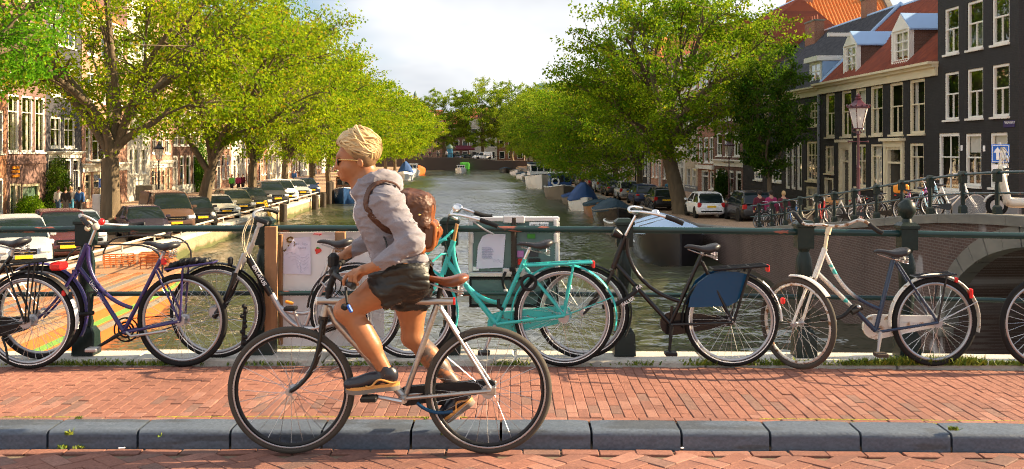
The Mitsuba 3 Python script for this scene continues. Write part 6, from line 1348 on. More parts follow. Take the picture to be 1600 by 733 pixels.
one('ticket_machine', 'grey parking ticket machine left of the thick trunk', 'ticket machine', mrg(bbox((-20.4, U(152, -20.4), QZ + .8), (.45, .35, 1.5), .04), bbox((-20.4, U(152, -20.4) - .18, QZ + 1.2), (.3, .03, .35), .01)), 'car_silver', M=CM)
# ---------------------------------------------------------------- the scooter on the side bridge
k = Kit(); sd = SDF((-1.1, -.45, 0), (1.1, .45, 1.3), .022)
sd.cap((.35, 0, .62), (.85, 0, .58), .20, .19, .05); sd.cap((.1, 0, .30), (-.30, 0, .30), .14, .14, .05, sq=(1, 1.3, .8)); sd.cap((-.42, 0, .36), (-.52, 0, .85), .13, .12, .06, sq=(.7, 1.6, 1)); sd.cap((.25, 0, .34), (.45, 0, .55), .16, .18, .06); sd.cap((-.56, 0, .80), (-.50, 0, 1.02), .10, .09, .04)
k.add('body', sd.mesh(), 'scooter_cream', True)
mat('scooter_cream', (.6, .55, .47), .3, coat=.4)
sd = SDF((-.2, -.35, .6), (1.1, .35, 1.1), .022); sd.cap((.25, 0, .80), (.90, 0, .79), .10, .09, .03, sq=(1, 1.5, .7)); k.add('saddle', sd.mesh(), 'dark_wood', True)
for x in (-.62, .62):
    w = k.add('wheel', xf(xf(lathe([(0, -.05), (.14, -.05), (.15, 0), (.14, .05), (0, .05)], 18), mat4(RY)), mat4(None, (x, 0, .23))), 'alloy', 40); k.add(w + '__tyre', xf(ring(.18, .05, 30, 10), mat4(None, (x, 0, .23))), 'rubber', True)
k.add('front_mudguard', loft([[( -.62 + r * math.cos(t), y, .23 + r * math.sin(t)) for r, y in ((.26, -.07), (.29, 0), (.26, .07), (.24, 0))] for t in np.linspace(.2, PI - .3, 14)]), 'scooter_cream', 50)
k.add('handlebar', mrg(tube(smooth_path([(-.38, -.36, 1.03), (-.47, -.15, 1.04), (-.5, 0, 1.03), (-.47, .15, 1.04), (-.38, .36, 1.03)], 16), .022, 8), rod((-.62, 0, .3), (-.5, 0, 1.0), .035, 8)), 'black_plastic', 40)
for y in (-.33, .33): k.add('mirror', mrg(rod((-.42, y * .8, 1.05), (-.46, y, 1.25), .008, 6), xf(lathe([(0, -.02), (.07, -.015), (.07, .01), (0, .015)], 14), mat4(ry(PI / 2), (-.46, y, 1.28)))), 'chrome', 40)
k.add('headlamp', xf(lathe([(0, .06), (.06, .04), (.07, 0), (0, 0)], 16), mat4(ry(-PI / 2), (-.62, 0, .95))), 'head_lamp', 40)
ws = [(-.60 + .1 * (z - 1.0) + .10 * abs(y / .26) ** 2, y, z) for y in np.linspace(-.26, .26, 7) for z in np.linspace(1.0, 1.52, 5)]
vi = np.array(ws); ii = np.array([[a * 5 + b, a * 5 + 5 + b, a * 5 + 6 + b, a * 5 + b + 1] for a in range(6) for b in range(4)])
k.add('windscreen', (vi, ii), 'lamp_glass2', True); scene['mat_lamp_glass2'] = {'type': 'blendbsdf', 'weight': 0.9, 'a': {'type': 'twosided', 'bsdf': {'type': 'diffuse', 'reflectance': rgb((.75, .72, .65))}}, 'b': {'type': 'thindielectric'}}
k.add('windscreen_edge', tube(smooth_path([(-.5, -.26, 1.0), (-.46, -.25, 1.42), (-.54, 0, 1.53), (-.46, .25, 1.42), (-.5, .26, 1.0)], 24), .007, 6), 'black_plastic', 40)
s_ = U(1592, 11.9); k.place('motor_scooter', 'cream motor scooter with a tall windscreen and brown saddle on the side bridge', 'scooter', None, CM @ mat4(rz(-.35), (12.1, s_, float(HS(s_)) - .08)))
# ---------------------------------------------------------------- people in the distance
for n_, c_ in (('skin', (.45, .25, .17)), ('hair_dark', (.03, .02, .015)), ('hair_fair', (.5, .33, .15)), ('cloth_white', (.7, .68, .66)), ('cloth_dark', (.03, .028, .03)), ('cloth_blue', (.02, .09, .28)), ('denim', (.06, .12, .22)), ('cloth_maroon', (.10, .01, .022)), ('cloth_pink', (.32, .025, .10)), ('cloth_green', (.1, .5, .06)), ('cloth_teal', (.05, .2, .32)), ('cloth_grey', (.15, .14, .14))): mat(n_, c_, .85)
def person(label, l, s, z, ang, top, legs, hair, stride=.12, bend=0.0, h=1.74, group='people on the quays'):
    f = h / 1.74; k = PK.get((stride, bend))
    if k is None: k = PK[(stride, bend)] = person_kit(stride, bend)
    k.place('person', label, 'person', group, CM @ mat4(rz(ang), (l, s, z)) @ np.diag([f, f, f, 1]), {'cloth_grey': top, 'cloth_dark': legs, 'hair_dark': hair})
PK = {}
def person_kit(stride, bend):
    k = Kit(); lo, hi = (-.5, -.4, -.02), (.5, .4, 1.85)
    a = SDF(lo, hi, .02); a.ell((.0 - bend, 0, 1.62), (.095, .075, .115), k=.02); a.cap((-bend * .8, 0, 1.42), (-bend, 0, 1.55), .055, .05)
    a.cap((-.02 - bend * .3, 0, .95), (-bend * .8, 0, 1.40), .10, .12, .03); 
    for sg in (-1, 1):
        a.cap((.1 * sg * stride * 4 - bend * .5, sg * .24, .86), (-.12 * stride * sg - bend * .5, sg * .26, .80), .035, .042, .02); a.cap((-.06 + stride * sg, sg * .1, .04), (.04 + stride * sg, sg * .1, .08), .04, .04, .02)
        a.cap((stride * sg, sg * .1, .08), (0, sg * .09, .9), .045, .08, .02); a.cap((-bend * .7, sg * .2, 1.36), (.1 * sg * stride * 4 - bend * .5, sg * .24, .86), .045, .035, .02)
    k.add('body', a.mesh(), 'skin', True)
    b_ = SDF(lo, hi, .02); b_.cap((-.01 - bend * .2, 0, .96), (-bend * .75, 0, 1.34), .145, .15, .05, sq=(.8, 1.2, 1)); 
    for sg in (-1, 1): b_.cap((-bend * .7, sg * .19, 1.36), (.05 * sg * stride * 4 - bend * .6, sg * .25, 1.1), .07, .058, .05); b_.cap((.05 * sg * stride * 4 - bend * .6, sg * .25, 1.1), (.1 * sg * stride * 4 - bend * .5, sg * .245, .88), .058, .05, .02)
    k.add('jacket', b_.mesh(), 'cloth_grey', True)
    c_ = SDF(lo, hi, .02)
    for sg in (-1, 1): c_.cap((stride * sg * .5 + .01, sg * .095, .5), (0, sg * .085, .94), .075, .10, .04); c_.cap((stride * sg, sg * .1, .10), (stride * sg * .5 + .01, sg * .095, .5), .055, .075, .03)
    k.add('trousers', c_.mesh(), 'cloth_dark', True)
    d_ = SDF(lo, hi, .02); d_.ell((.032 - bend, 0, 1.650), (.100, .090, .115), k=0); k.add('hair', d_.mesh(), 'hair_dark', True)
    return k
for px, s, an, t, lg, hr_, lb in ((102, 63.5, -1.6, 'cloth_white', 'denim', 'hair_dark', 'person in a white top and jeans, leftmost of four walking away'), (113, 63, -1.5, 'cloth_dark', 'cloth_grey', 'hair_dark', 'person in a dark jacket, second of four walking away'), (121, 64, -1.4, 'cloth_grey', 'cloth_teal', 'hair_fair', 'person in grey between the dark jacket and the blue jacket'), (134, 63, -1.6, 'cloth_blue', 'cloth_dark', 'hair_dark', 'person in a blue jacket, rightmost of four walking away')):
    person(lb, (px - 739) / F * s, s, QZ, an, t, lg, hr_)
for px, s, t, lb in ((366, 97, 'cloth_green', 'person in a bright green jacket by the left houses'), (376, 97, 'cloth_pink', 'person in a pink jacket beside the one in green'), (383, 99, 'cloth_maroon', 'person in dark red, third of the small group by the left houses'), (462, 118, 'cloth_blue', 'person in violet blue far along the left quay')):
    person(lb, (px - 739) / F * s, s, QZ, 1.4, t, 'cloth_dark', 'hair_dark')
s_ = 43.0
for px, t, hr_, lb in ((1194, 'cloth_maroon', 'hair_dark', 'person in a maroon jacket standing at the foot of the side bridge'), (1212, 'cloth_pink', 'hair_dark', 'person in a pinkish red top between the two at the foot of the side bridge'), (1224, 'cloth_maroon', 'hair_fair', 'fair haired person in dark red at the foot of the side bridge')):
    person(lb, (px - 739) / F * s_ + .0, s_ + hr.uniform(-.5, .5), float(HS(s_)) - .15, -1.5, t, 'cloth_dark', hr_, bend=.05, h=1.66)
person('person in blue work clothes standing by the thick leaning trunk', 14.3, 75.5, QZ, -1.2, 'cloth_teal', 'denim', 'hair_dark', h=1.8)
for i in range(7): person(('person in white on the far bridge, leftmost', 'person in dark clothes on the far bridge, second from the left', 'person in blue on the far bridge, third from the left', 'person in maroon in the middle of the far bridge', 'person in grey on the far bridge, fifth from the left', 'person in white on the far bridge, sixth from the left', 'person in dark clothes on the far bridge, rightmost')[i], -17 + i * 2.1, 258.2, .02 if i < 5 else -.1, 1.5, ['cloth_white', 'cloth_dark', 'cloth_blue', 'cloth_maroon', 'cloth_grey', 'cloth_white', 'cloth_dark'][i], 'cloth_dark', 'hair_dark', group='people on the far bridge')
# loose bikes on the right quay
for i, (px, s, pt, lb) in enumerate(((1012, 66, 'paint_black', 'black bicycle at the quay edge left of the black hatchback'), (945, 92, 'paint_black', 'dark bicycle under the low branches by the quay edge'))): loose_bike(pt, lb, s, (px - 739) / F * s, -1.2, z=QZ)
# ---------------------------------------------------------------- the canal end
k = Kit(); X0, X1, Y0 = -30, -9, 305
w_ = k.add('wall', box(X0, X1, Y0, Y0 + 14, -1.2, 10.5), 'brick_pink')
k.add('roof', loft([[(x, Y0 - .5, 10.5), (x, Y0 + 7, 14.0), (x, Y0 + 14.5, 10.5)] for x in (X0, X1)]), 'tile_red')
for r_ in range(4):
    for c_ in range(9):
        x = X0 + 1.4 + c_ * 2.3; z = .2 + r_ * 2.6; f_ = k.add('window', box(x - .55, x + .55, Y0 - .08, Y0, z, z + 1.6), 'cream_paint'); k.add(f_ + '__pane', box(x - .42, x + .42, Y0 - .12, Y0 - .085, z + .12, z + 1.5), 'car_glass')
k.add('cornice', box(X0 - .3, X1 + .3, Y0 - .7, Y0, 10.1, 10.5), 'cream_paint'); dm = k.add('dormer', box(-13.2, -11.4, Y0 + 1, Y0 + 4, 11, 13.2), 'cream_paint')
dd = k.add('dome', xf(lathe([(2.7, 0), (2.7, 1.6), (3.0, 1.7), (2.9, 2.6), (2.3, 4.0), (1.3, 5.0), (.5, 5.4), (.45, 6.2), (.6, 6.3), (.2, 7.0), (0, 8.2)], 16), mat4(None, (-17.2, Y0 + 5, 11.5))), 'dome_copper', 30)
mat('dome_copper', (.20, .11, .09), .6)
k.add(dd + '__lantern', xf(lathe([(.5, 0), (.5, 1.0), (.0, 2.2)], 8), mat4(None, (-17.2, Y0 + 5, 17.5))), 'copper_green')
k.place('domed_building', 'pinkish building with a domed roof turret closing the canal view', 'building', None, CM)
k = Kit(); X0, X1, Y0 = 15.5, 34, 292
k.add('wall', box(X0, X1, Y0, Y0 + 16, -1.2, 15.5), 'stucco_cream'); k.add('roof', loft([[(x0, y0, z), (x1, y0, z), (x1, Y0 + 16, z), (x0, Y0 + 16, z)] for x0, x1, y0, z in ((X0 - .3, X1, Y0 - .3, 15.5), (X0 + .4, X1, Y0 + .4, 18), (X0 + 1.6, X1, Y0 + 1.6, 20), (X0 + 3.5, X1, Y0 + 3.5, 21))]), 'copper_green')
for r_ in range(4):
    for c_ in range(6): x = X0 + 1.5 + c_ * 3; z = .6 + 3.3 * r_; f_ = k.add('window', box(x - .7, x + .7, Y0 - .08, Y0, z, z + 2.1), 'white_paint'); k.add(f_ + '__pane', box(x - .55, x + .55, Y0 - .12, Y0 - .085, z + .15, z + 1.95), 'car_glass')
k.place('corner_building', 'tall corner building with a green copper mansard roof above the far trees', 'building', None, CM)
for i, (x0, x1, zt, wl) in enumerate(((-8.5, -1, 9.5, 'brick_brown'), (-.9, 7, 11, 'stucco_white'), (7.1, 15, 10, 'brick_red'), (-42, -30.2, 11, 'brick_brown'))):
    h_ = Kit(); Y0 = 300 + i
    h_.add('wall', box(x0, x1, Y0, Y0 + 10, -1.2, zt), wl); h_.add('roof', loft([[(x, Y0 - .3, zt), (x, Y0 + 5, zt + 3.4), (x, Y0 + 10.3, zt)] for x in (x0, x1)]), 'tile_red')
    for r_ in range(3):
        for c_ in range(3): x = x0 + (x1 - x0) * (c_ + .5) / 3; z = -.6 + 3.3 * r_; f_ = h_.add('window', box(x - .8, x + .8, Y0 - .08, Y0, z, z + 2.2), 'white_paint'); h_.add(f_ + '__pane', box(x - .62, x + .62, Y0 - .12, Y0 - .085, z + .18, z + 2.0), 'car_glass')
    h_.place('far_house', ('brown brick house behind the kiosk at the canal end', 'white house behind the cars at the canal end', 'red brick house right of the white one at the canal end', 'brown house left of the domed building')[i], 'house', 'houses at the canal end', CM)
k = Kit(); k.add('drum', lathe([(0, 0), (1.7, 0), (1.7, .3), (1.5, .4), (1.5, 4.6), (1.75, 4.8)], 14), 'cloth_teal', 35); k.add('roof', lathe([(1.75, 4.8), (1.5, 5.8), (.8, 6.6), (.2, 6.9), (0, 7.4)], 14), 'copper_green', 35)
k.place('round_kiosk', 'round blue green kiosk with a domed top at the canal end', 'kiosk', None, CM @ mat4(None, (-5.8, 261, -.3)) @ np.diag([.52, .52, .52, 1]))
one('waste_container', 'bright green container by the water at the canal end', 'container', bbox((-2.0, 255, -2.1), (2.2, 1.5, 1.7), .1), 'cloth_green', M=CM)
one('canopy', 'dark red awning at the canal end behind the cars', 'awning', loft([[(x, 298, 3.2), (x, 295.5, 2.2), (x, 295.5, 1.9), (x, 298, 1.9)] for x in (-5, .5)]), 'cloth_maroon', M=CM)
# ---------------------------------------------------------------- shrubs and ivy
def shrub(name, label, c, rad, n, size, hue, flat=None):
    r = np.random.default_rng(int(abs(c[0] * 97 + c[1] * 13)) % 9999)
    d = r.normal(size=(n, 3)); d /= np.linalg.norm(d, axis=1, keepdims=True); pos = d * (r.random((n, 1)) ** .4) * rad * (.7 + .5 * meshkit.noise(d * 2.2 + c[0], 3)[:, None]) + c
    ax = r.normal(0, 1, (n, 3)); ax /= np.linalg.norm(ax, axis=1, keepdims=True); nm = r.normal(0, 1, (n, 3)) + (0, -.3, .5); sd_ = np.cross(ax, nm); sd_ /= np.linalg.norm(sd_, axis=1, keepdims=True)
    v = np.stack([pos, pos + ax * size * .5 + sd_ * size * .35, pos + ax * size, pos + ax * size * .5 - sd_ * size * .35], 1).reshape(-1, 3); i = np.arange(n) * 4
    col = np.array(hue[0]) + (np.array(hue[1]) - hue[0]) * r.random((n, 1))
    k = Kit(); k.add('leaves', (v, np.vstack([np.stack([i, i + 1, i + 2], 1), np.stack([i, i + 2, i + 3], 1)])), 'leaf', False, color=np.repeat(col, 4, 0), kind='stuff')
    k.add('stems', mrg(*[tube([(c[0], c[1], c[2] - rad[2]), c + np.asarray(rad) * d[j] * .7], .02, 4, False) for j in range(12)]), 'bark', kind='stuff')
    k.place(name, label, 'plant', None, CM)
def lp(px, py, l): s = U(px, l); return np.array([l, s, zpx(py, s, l)])
shrub('bush', 'bright green bush in front of the shop with the green curtain', lp(48, 326, -25.6), np.array([.8, 1.3, .75]), 2600, .13, ((.10, .24, .01), (.22, .34, .02)))
shrub('climbing_plant', 'ivy climbing over the white shop front of the slate grey house', lp(92, 285, -26.0), np.array([.5, 1.6, 1.5]), 3600, .13, ((.03, .09, .008), (.12, .17, .02)))
shrub('climbing_plant', 'second patch of ivy, low beside the walking people', lp(84, 318, -26.0), np.array([.5, 1.0, .9]), 2000, .13, ((.03, .09, .008), (.10, .15, .02)))
shrub('climbing_plant', 'tall green creeper at the edge of the cream house past the brown one', lp(314, 268, -26.0), np.array([.6, 1.2, 3.2]), 3600, .17, ((.06, .2, .01), (.15, .3, .02)))
shrub('bush', 'dark bush in front of the brown brick house with the white shop front', lp(1128, 288, 19.8), np.array([.7, 1.1, 1.3]), 2600, .14, ((.02, .06, .008), (.05, .1, .012)))
# ---------------------------------------------------------------- the rider
def R3(px, py, dy=0.0): return at(px, py, RIDE + dy)
mat('skin_v', VCOL, .42, spec=.4); mat('hair_v', VCOL, .5, spec=.3, sheen=.3)
mat('hoodie', proc(lambda p, n, uv: mix((0.18, 0.17, 0.20), (0.25, 0.235, 0.265), fbm(p.x * 260, p.y * 260, p.z * 420, 2)) * (0.86 + 0.28 * fbm(p.x * 14, p.y * 14, p.z * 14, 2))), .92, sheen=.4)
mat('shorts_cloth', (.012, .013, .013), .45, sheen=.3); mat('shoe_navy', (.013, .015, .024), .32, coat=.2); mat('sole_grey', (.17, .15, .13), .7); mat('shoe_tan', (.55, .27, .07), .5)
mat('leather_dark', proc(lambda p, n, uv: mix((0.035, 0.014, 0.009), (0.09, 0.036, 0.02), fbm(p.x * 25, p.y * 25, p.z * 25, 4))), .55, bump=proc(lambda p, n, uv: fbm(p.x * 45, p.y * 45, p.z * 45, 3) * .012, .003)); mat('leather_flap', proc(lambda p, n, uv: mix((0.04, 0.015, 0.008), (0.10, 0.036, 0.017), fbm(p.x * 18, p.y * 18, p.z * 18, 4))), .5, bump=proc(lambda p, n, uv: fbm(p.x * 35, p.y * 35, p.z * 35, 3) * .014, .003)); mat('leather_tan', (.30, .09, .02), .42, coat=.2); mat('brass', (.7, .5, .2), .25, 1.0)
def vnorm(v, f):
    n = np.zeros_like(v); c = np.cross(v[f[:, 1]] - v[f[:, 0]], v[f[:, 2]] - v[f[:, 0]])
    for k_ in range(3): np.add.at(n, f[:, k_], c)
    return n / (np.linalg.norm(n, axis=1, keepdims=True) + 1e-12)
def wrinkle(m, amp, sc, seed=0, ridge=False):
    v, f = m; n = vnorm(v, f); q = meshkit.fbm(v * np.asarray(sc) + 2.5 * meshkit.fbm(v * np.asarray(sc) * .5, 2, seed + 7)[:, None], 2 if ridge else 3, seed)[:, None]
    return v + n * amp * ((1 - np.clip(np.abs(q - .5) * 7, 0, 1)) ** 1.5 * 1.3 - .5 if ridge else (q - .5) * 2), f
J = dict(neck=(572, 276, 0), neckb=(584, 300, 0), shL=(606, 316, -.175), elL=(644, 377, -.25), wrL=(592, 414, -.25), shR=(594, 312, .175), elR=(590, 366, .27), wrR=(546, 394, .27),
         hipL=(632, 430, -.085), knL=(541, 486, -.125), anL=(605, 584, -.115), hipR=(640, 436, .085), knR=(645, 526, .11), anR=(716, 606, .10))
J = {k_: R3(*q) for k_, q in J.items()}
def arc_pts(a, b, t): return a + (b - a) * t
lo, hi = R3(512, 668, 0) - (.02, .36, 0), R3(748, 200, 0) + (.02, .36, 0.02)
B = SDF(lo, hi, .005)
H0 = R3(560, 238)
def hp(px, py, dy=0.0): return R3(px, py, dy)
# head: skull, face, jaw, nose, lips, ears, neck
B.ell(hp(563, 234), (.098, .074, .088), k=.0); B.ell(hp(546, 250), (.072, .066, .085), k=.03); B.ell(hp(548, 268), (.052, .054, .05), ry(.35), k=.03); B.ell(hp(538, 277), (.024, .03, .022), k=.02)
B.cap(hp(530, 247), hp(525.5, 261), .008, .0125, .012); B.ell(hp(527.5, 262, -.01), (.010, .008, .008), k=.008); B.ell(hp(527.5, 262, .01), (.010, .008, .008), k=.008)
B.cap(hp(530, 243.5, -.035), hp(530, 243.5, .035), .012, .012, .014); B.ell(hp(529.5, 270), (.011, .022, .0055), k=.007); B.ell(hp(530.5, 273.2), (.011, .020, .006), k=.006)
B.ell(hp(533, 251, -.033), (.016, .018, .012), k=.012, mode='s'); B.ell(hp(533, 251, .033), (.016, .018, .012), k=.012, mode='s')
for sg in (-1, 1):
    B.ell(hp(536, 251, sg * .033), (.012, .013, .0125), k=.003); B.ell(hp(541, 262, sg * .05), (.022, .016, .018), k=.02)
    B.ell(hp(562.5, 254, sg * .076), (.017, .010, .026), ry(-.2), k=.008); B.ell(hp(561, 254, sg * .086), (.009, .006, .018), ry(-.2), k=.005, mode='s')
B.cap(hp(570, 262), hp(582, 300), .056, .062, .03); B.cap(hp(556, 284), hp(570, 302), .035, .045, .03)
# trunk under the clothes, arms, hands
B.cap(J['neckb'], R3(618, 400), .10, .10, .05); B.cap(R3(618, 400), R3(636, 432), .10, .11, .05)
for s_, sg in (('L', -1), ('R', 1)):
    B.cap(J['neckb'], J['sh' + s_], .06, .06, .04); B.cap(J['sh' + s_], J['el' + s_], .052, .042, .03); B.cap(J['el' + s_], J['wr' + s_], .042, .026, .02)
    th = 'hip' + s_, 'kn' + s_, 'an' + s_; a, b_, c = (J[q] for q in th)
    B.cap(a, arc_pts(a, b_, .45), .098, .084, .04); B.cap(arc_pts(a, b_, .4), b_, .086, .056, .03); B.ell(b_ + np.array([-.008, 0, 0]), (.056, .054, .060), k=.025)
    back = np.array([.022, 0, -.004]) if s_ == 'L' else np.array([.016, 0, -.02])
    B.cap(b_, arc_pts(b_, c, .55) + back * .6, .054, .052, .02); B.ell(arc_pts(b_, c, .32) + back, (.050, .048, .088), ry(-(.42 if s_ == 'L' else .62)), k=.035); B.cap(arc_pts(b_, c, .5) + back * .5, c, .050, .034, .025)
    B.cap(c, c + (-.02, 0, -.045), .034, .032, .015); B.ell(c + (0.0, sg * .028, .0), (.018, .014, .018), k=.015)
def hand(wr, g0, g1, sg):
    """A hand over the bar's grip from g0 (inner end) to g1 (outer end): palm on top and behind, four fingers round the front, thumb below inside."""
    ax = (g1 - g0) / np.linalg.norm(g1 - g0); up = np.array([0, 0, 1.0]); fw = np.cross(up, ax); fw /= np.linalg.norm(fw); fw *= -np.sign(fw[0]) ; up2 = np.cross(ax, fw); up2 *= np.sign(up2[2])
    mid = (g0 + g1) / 2; kn = []
    B.cap(wr, mid + up2 * .042 - fw * .030, .026, .028, .02, sq=None)
    for i in range(4):
        c = g0 + (g1 - g0) * (.16 + .23 * i); ln = (1.0, 1.06, 1.0, .84)[i]
        k0 = c + up2 * .040 - fw * -.004; B.cap(mid + up2 * .042 - fw * .034 + ax * (i - 1.5) * .010, k0, .017, .0125, .014)
        k1 = c + fw * .034 * ln + up2 * .020; k2 = c + fw * .036 * ln - up2 * .010; k3 = c + fw * .014 - up2 * .030 * ln
        if i == 0: k1 = c + fw * .044 + up2 * .018; k2 = c + fw * .062 - up2 * .006; k3 = c + fw * .062 - up2 * .028     # the first finger reaches for the lever
        B.cap(k0, k1, .0112, .0102, .006); B.cap(k1, k2, .0100, .0094, .004); B.cap(k2, k3, .0094, .0080, .004)
    t0 = mid + up2 * .028 - fw * .030 - ax * .02; t1 = g0 + fw * -.022 - up2 * .004; t2 = g0 + fw * .002 - up2 * .028 - ax * .006; t3 = g0 + fw * .022 - up2 * .026
    B.cap(t0, t1, .017, .0125, .012); B.cap(t1, t2, .012, .0105, .006); B.cap(t2, t3, .0105, .009, .004)
hand(J['wrL'], R3(553, 435, -.19), R3(565, 436.5, -.29), -1)
hand(J['wrR'], R3(523, 416, .19), R3(531, 411, .29), 1)
m = B.mesh(); v = np.array(m[0])
base = np.array([.33, .135, .06]); col = np.broadcast_to(base, v.shape) * (0.90 + .2 * meshkit.fbm(v * 60, 3, 2)[:, None])
def blob(c, r): return np.exp(-((np.linalg.norm((v - c) / np.asarray(r), axis=1)) ** 2))[:, None]
lip = blob(R3(528.5, 271.6), (.016, .026, .009)); col = col * (1 - lip * .6) + np.array([.42, .13, .10]) * lip * .6
for sg in (-1, 1):
    br = blob(R3(529.5, 244, sg * .035), (.02, .026, .006)); col = col * (1 - br * .8) + np.array([.10, .06, .03]) * br * .8
for q in ('knL', 'knR', 'elL'): z = blob(J[q] + (-.04, 0, 0), (.05, .05, .05)); col = col * (1 - z * .25) + np.array([.45, .17, .10]) * z * .25
ta, tb = arc_pts(J['knR'], J['anR'], .2), J['anR']; ab = tb - ta; tt = ((v - ta) @ ab) / (ab @ ab); dd = np.linalg.norm(v - ta - np.clip(tt, 0, 1)[:, None] * ab, axis=1)
tat = ((tt > 0) & (tt < .92) & (dd < .09)) * np.clip((meshkit.fbm(v * 26, 4, 8) - .46) * 9, 0, .8); col = col * (1 - tat[:, None]) + np.array([.06, .07, .075]) * tat[:, None]
P = Kit()
P.add('body', (v, m[1]), 'skin_v', True, color=np.clip(col, 0, 1))
# hair: swept locks over a cap
hc, hr3 = R3(562.5, 233), np.array([.108, .088, .100]); rg = np.random.default_rng(12); ms, cs_ = [], []
def lock(az0, az1, e0, e1, r0, off, colr, side, n=12, wav=.05, ph=0.0):
    t = np.linspace(0, 1, n); az = np.radians(az0 + (az1 - az0) * t) ; el = np.radians(e0 + (e1 - e0) * t + 7 * np.sin(t * 5 + ph))
    d = np.stack([-np.cos(el) * np.cos(az), side * np.cos(el) * np.sin(az), np.sin(el)], 1)
    p = hc + d * (hr3 + off * np.sin(PI * (.12 + .8 * t))[:, None])
    rad = r0 * np.sin(PI * np.clip(.10 + .88 * t, 0, 1)) ** .8 + .0015
    mm = tube(p, rad, 5, False); ms.append(mm); cs_.append(np.broadcast_to(colr, (len(mm[0]), 3)))
for side in (-1, 1):
    for i in range(520):
        e0 = rg.uniform(18, 92); u_ = rg.random()
        c0 = np.array([.60, .45, .25]) * rg.uniform(.82, 1.12) if rg.random() < .88 else np.array([.42, .28, .13])
        a0 = rg.uniform(2, 80); a1 = min(178, a0 + rg.uniform(55, 105)); lock(a0, a1, e0, max(-18 if a1 > 112 else 6, e0 - rg.uniform(22, 70)), rg.uniform(.0012, .0030), rg.uniform(.001, .015), c0, side, ph=rg.uniform(0, 6))
    for i in range(520):                                             # locks falling down the side
        a0 = rg.uniform(-4, 118); lock(a0, min(176, a0 + rg.uniform(18, 55)), rg.uniform(52, 92), rg.uniform(4, 24) if a0 > 30 else rg.uniform(20, 34), rg.uniform(.0013, .0030), rg.uniform(.004, .020), np.array([.62, .47, .26]) * rg.uniform(.8, 1.15), side, ph=rg.uniform(0, 6))
    for i in range(70):                                              # loose strands standing off
        e0 = rg.uniform(25, 90); a0 = rg.uniform(10, 90); lock(a0, a0 + rg.uniform(50, 95), e0, max(4, e0 - rg.uniform(20, 65)), rg.uniform(.0018, .0035), rg.uniform(.014, .034), np.array([.62, .46, .24]) * rg.uniform(.8, 1.15), side, ph=rg.uniform(0, 6))
    for i in range(330):                                              # fringe and front volume
        lock(rg.uniform(-8, 12), rg.uniform(50, 95), rg.uniform(16, 34), rg.uniform(25, 60), rg.uniform(.0014, .0032), rg.uniform(.006, .028), np.array([.62, .48, .28]) * rg.uniform(.75, 1.1), side, ph=rg.uniform(0, 6))
    for i in range(220):                                              # nape and sides, shorter and darker
        a0 = rg.uniform(98, 175); lock(a0, a0 + rg.uniform(6, 30), rg.uniform(-2, 22), rg.uniform(-42, -22) if a0 > 115 else rg.uniform(-14, -2), rg.uniform(.0018, .004), rg.uniform(-.003, .008), np.array([.42, .28, .13]) * rg.uniform(.5, 1.3), side, n=8)
    for i in range(160): a0 = rg.uniform(60, 112); lock(a0, a0 + rg.uniform(8, 24), rg.uniform(4, 30), rg.uniform(-14, 4), rg.uniform(.0015, .003), rg.uniform(.001, .005), np.array([.22, .14, .075]) * rg.uniform(.6, 1.4), side, n=6)
hs = SDF(hc - .15, hc + .15, .007); hs.ell(hc + (.004, 0, .006), hr3 - .002, k=0); hs.cut(R3(541, 236), (-.75, 0, -.66)); hs.ell(R3(572, 250), (.052, .076, .055), k=.03); hs.cut(R3(560, 266), (-.25, 0, -1))
hm_ = hs.mesh(); hz2 = np.clip((hm_[0][:, 2] - R3(0, 247)[2]) / .05, 0, 1)[:, None]
hk = P.add('hair', mrg(hm_, *ms), 'hair_v', True, color=np.clip(np.vstack([np.array([.17, .10, .05]) * (1 - hz2) + np.array([.52, .38, .2]) * hz2, *cs_]), 0, 1), label='swept blond hair with darker roots')
g = P.add('sunglasses', mrg(*[xf(ball((0, 0, 0), 1, 2), mat4(np.diag([.006, .024, .021]), R3(528.5, 253, sg * .034))) for sg in (-1, 1)]), 'black_gloss', True)
P.add(g + '__frame', mrg(rod(R3(527.5, 250, -.02), R3(527.5, 250, .02), .0025, 6), *[tube(smooth_path([R3(529, 250, sg * .056), R3(545, 250, sg * .071), R3(560, 251, sg * .082)], 8), .0028, 6) for sg in (-1, 1)]), 'brass', 40)
# hoodie
C = SDF(R3(520, 470, -.36) , R3(668, 256, .36) + (.06, 0, .03), .0065)
tr_ = ry(math.radians(-17))
C.ell(R3(594, 336), (.135, .185, .150), tr_, k=0); C.ell(R3(606, 372), (.122, .165, .15), tr_, k=.05); C.ell(R3(618, 402), (.122, .168, .085), tr_, k=.05); C.cap(R3(598, 414, -.09), R3(652, 408, -.09), .055, .055, .03); C.cap(R3(598, 414, .09), R3(652, 408, .09), .055, .055, .03)
for s_, sg in (('L', -1), ('R', 1)):
    sh, el, wr = J['sh' + s_], J['el' + s_], J['wr' + s_]
    C.cap(R3(588, 306, sg * .08), sh, .085, .083, .06); C.cap(sh, el, .078, .064, .045); C.cap(el, arc_pts(el, wr, .86), .063, .044, .03)
    for t in (.80, .86, .92): C.cap(arc_pts(el, wr, t), arc_pts(el, wr, t + .03), .042, .040, .008)
    for j in range(6):                                               # sleeve folds at the elbow and forearm
        q = arc_pts(el, wr, .04 + .125 * j); q2 = q + np.array([.02, sg * .05, .035 if j % 2 else -.03]); C.cap(q + (-.03, sg * .035, -.022), q2, .018, .013, .022)
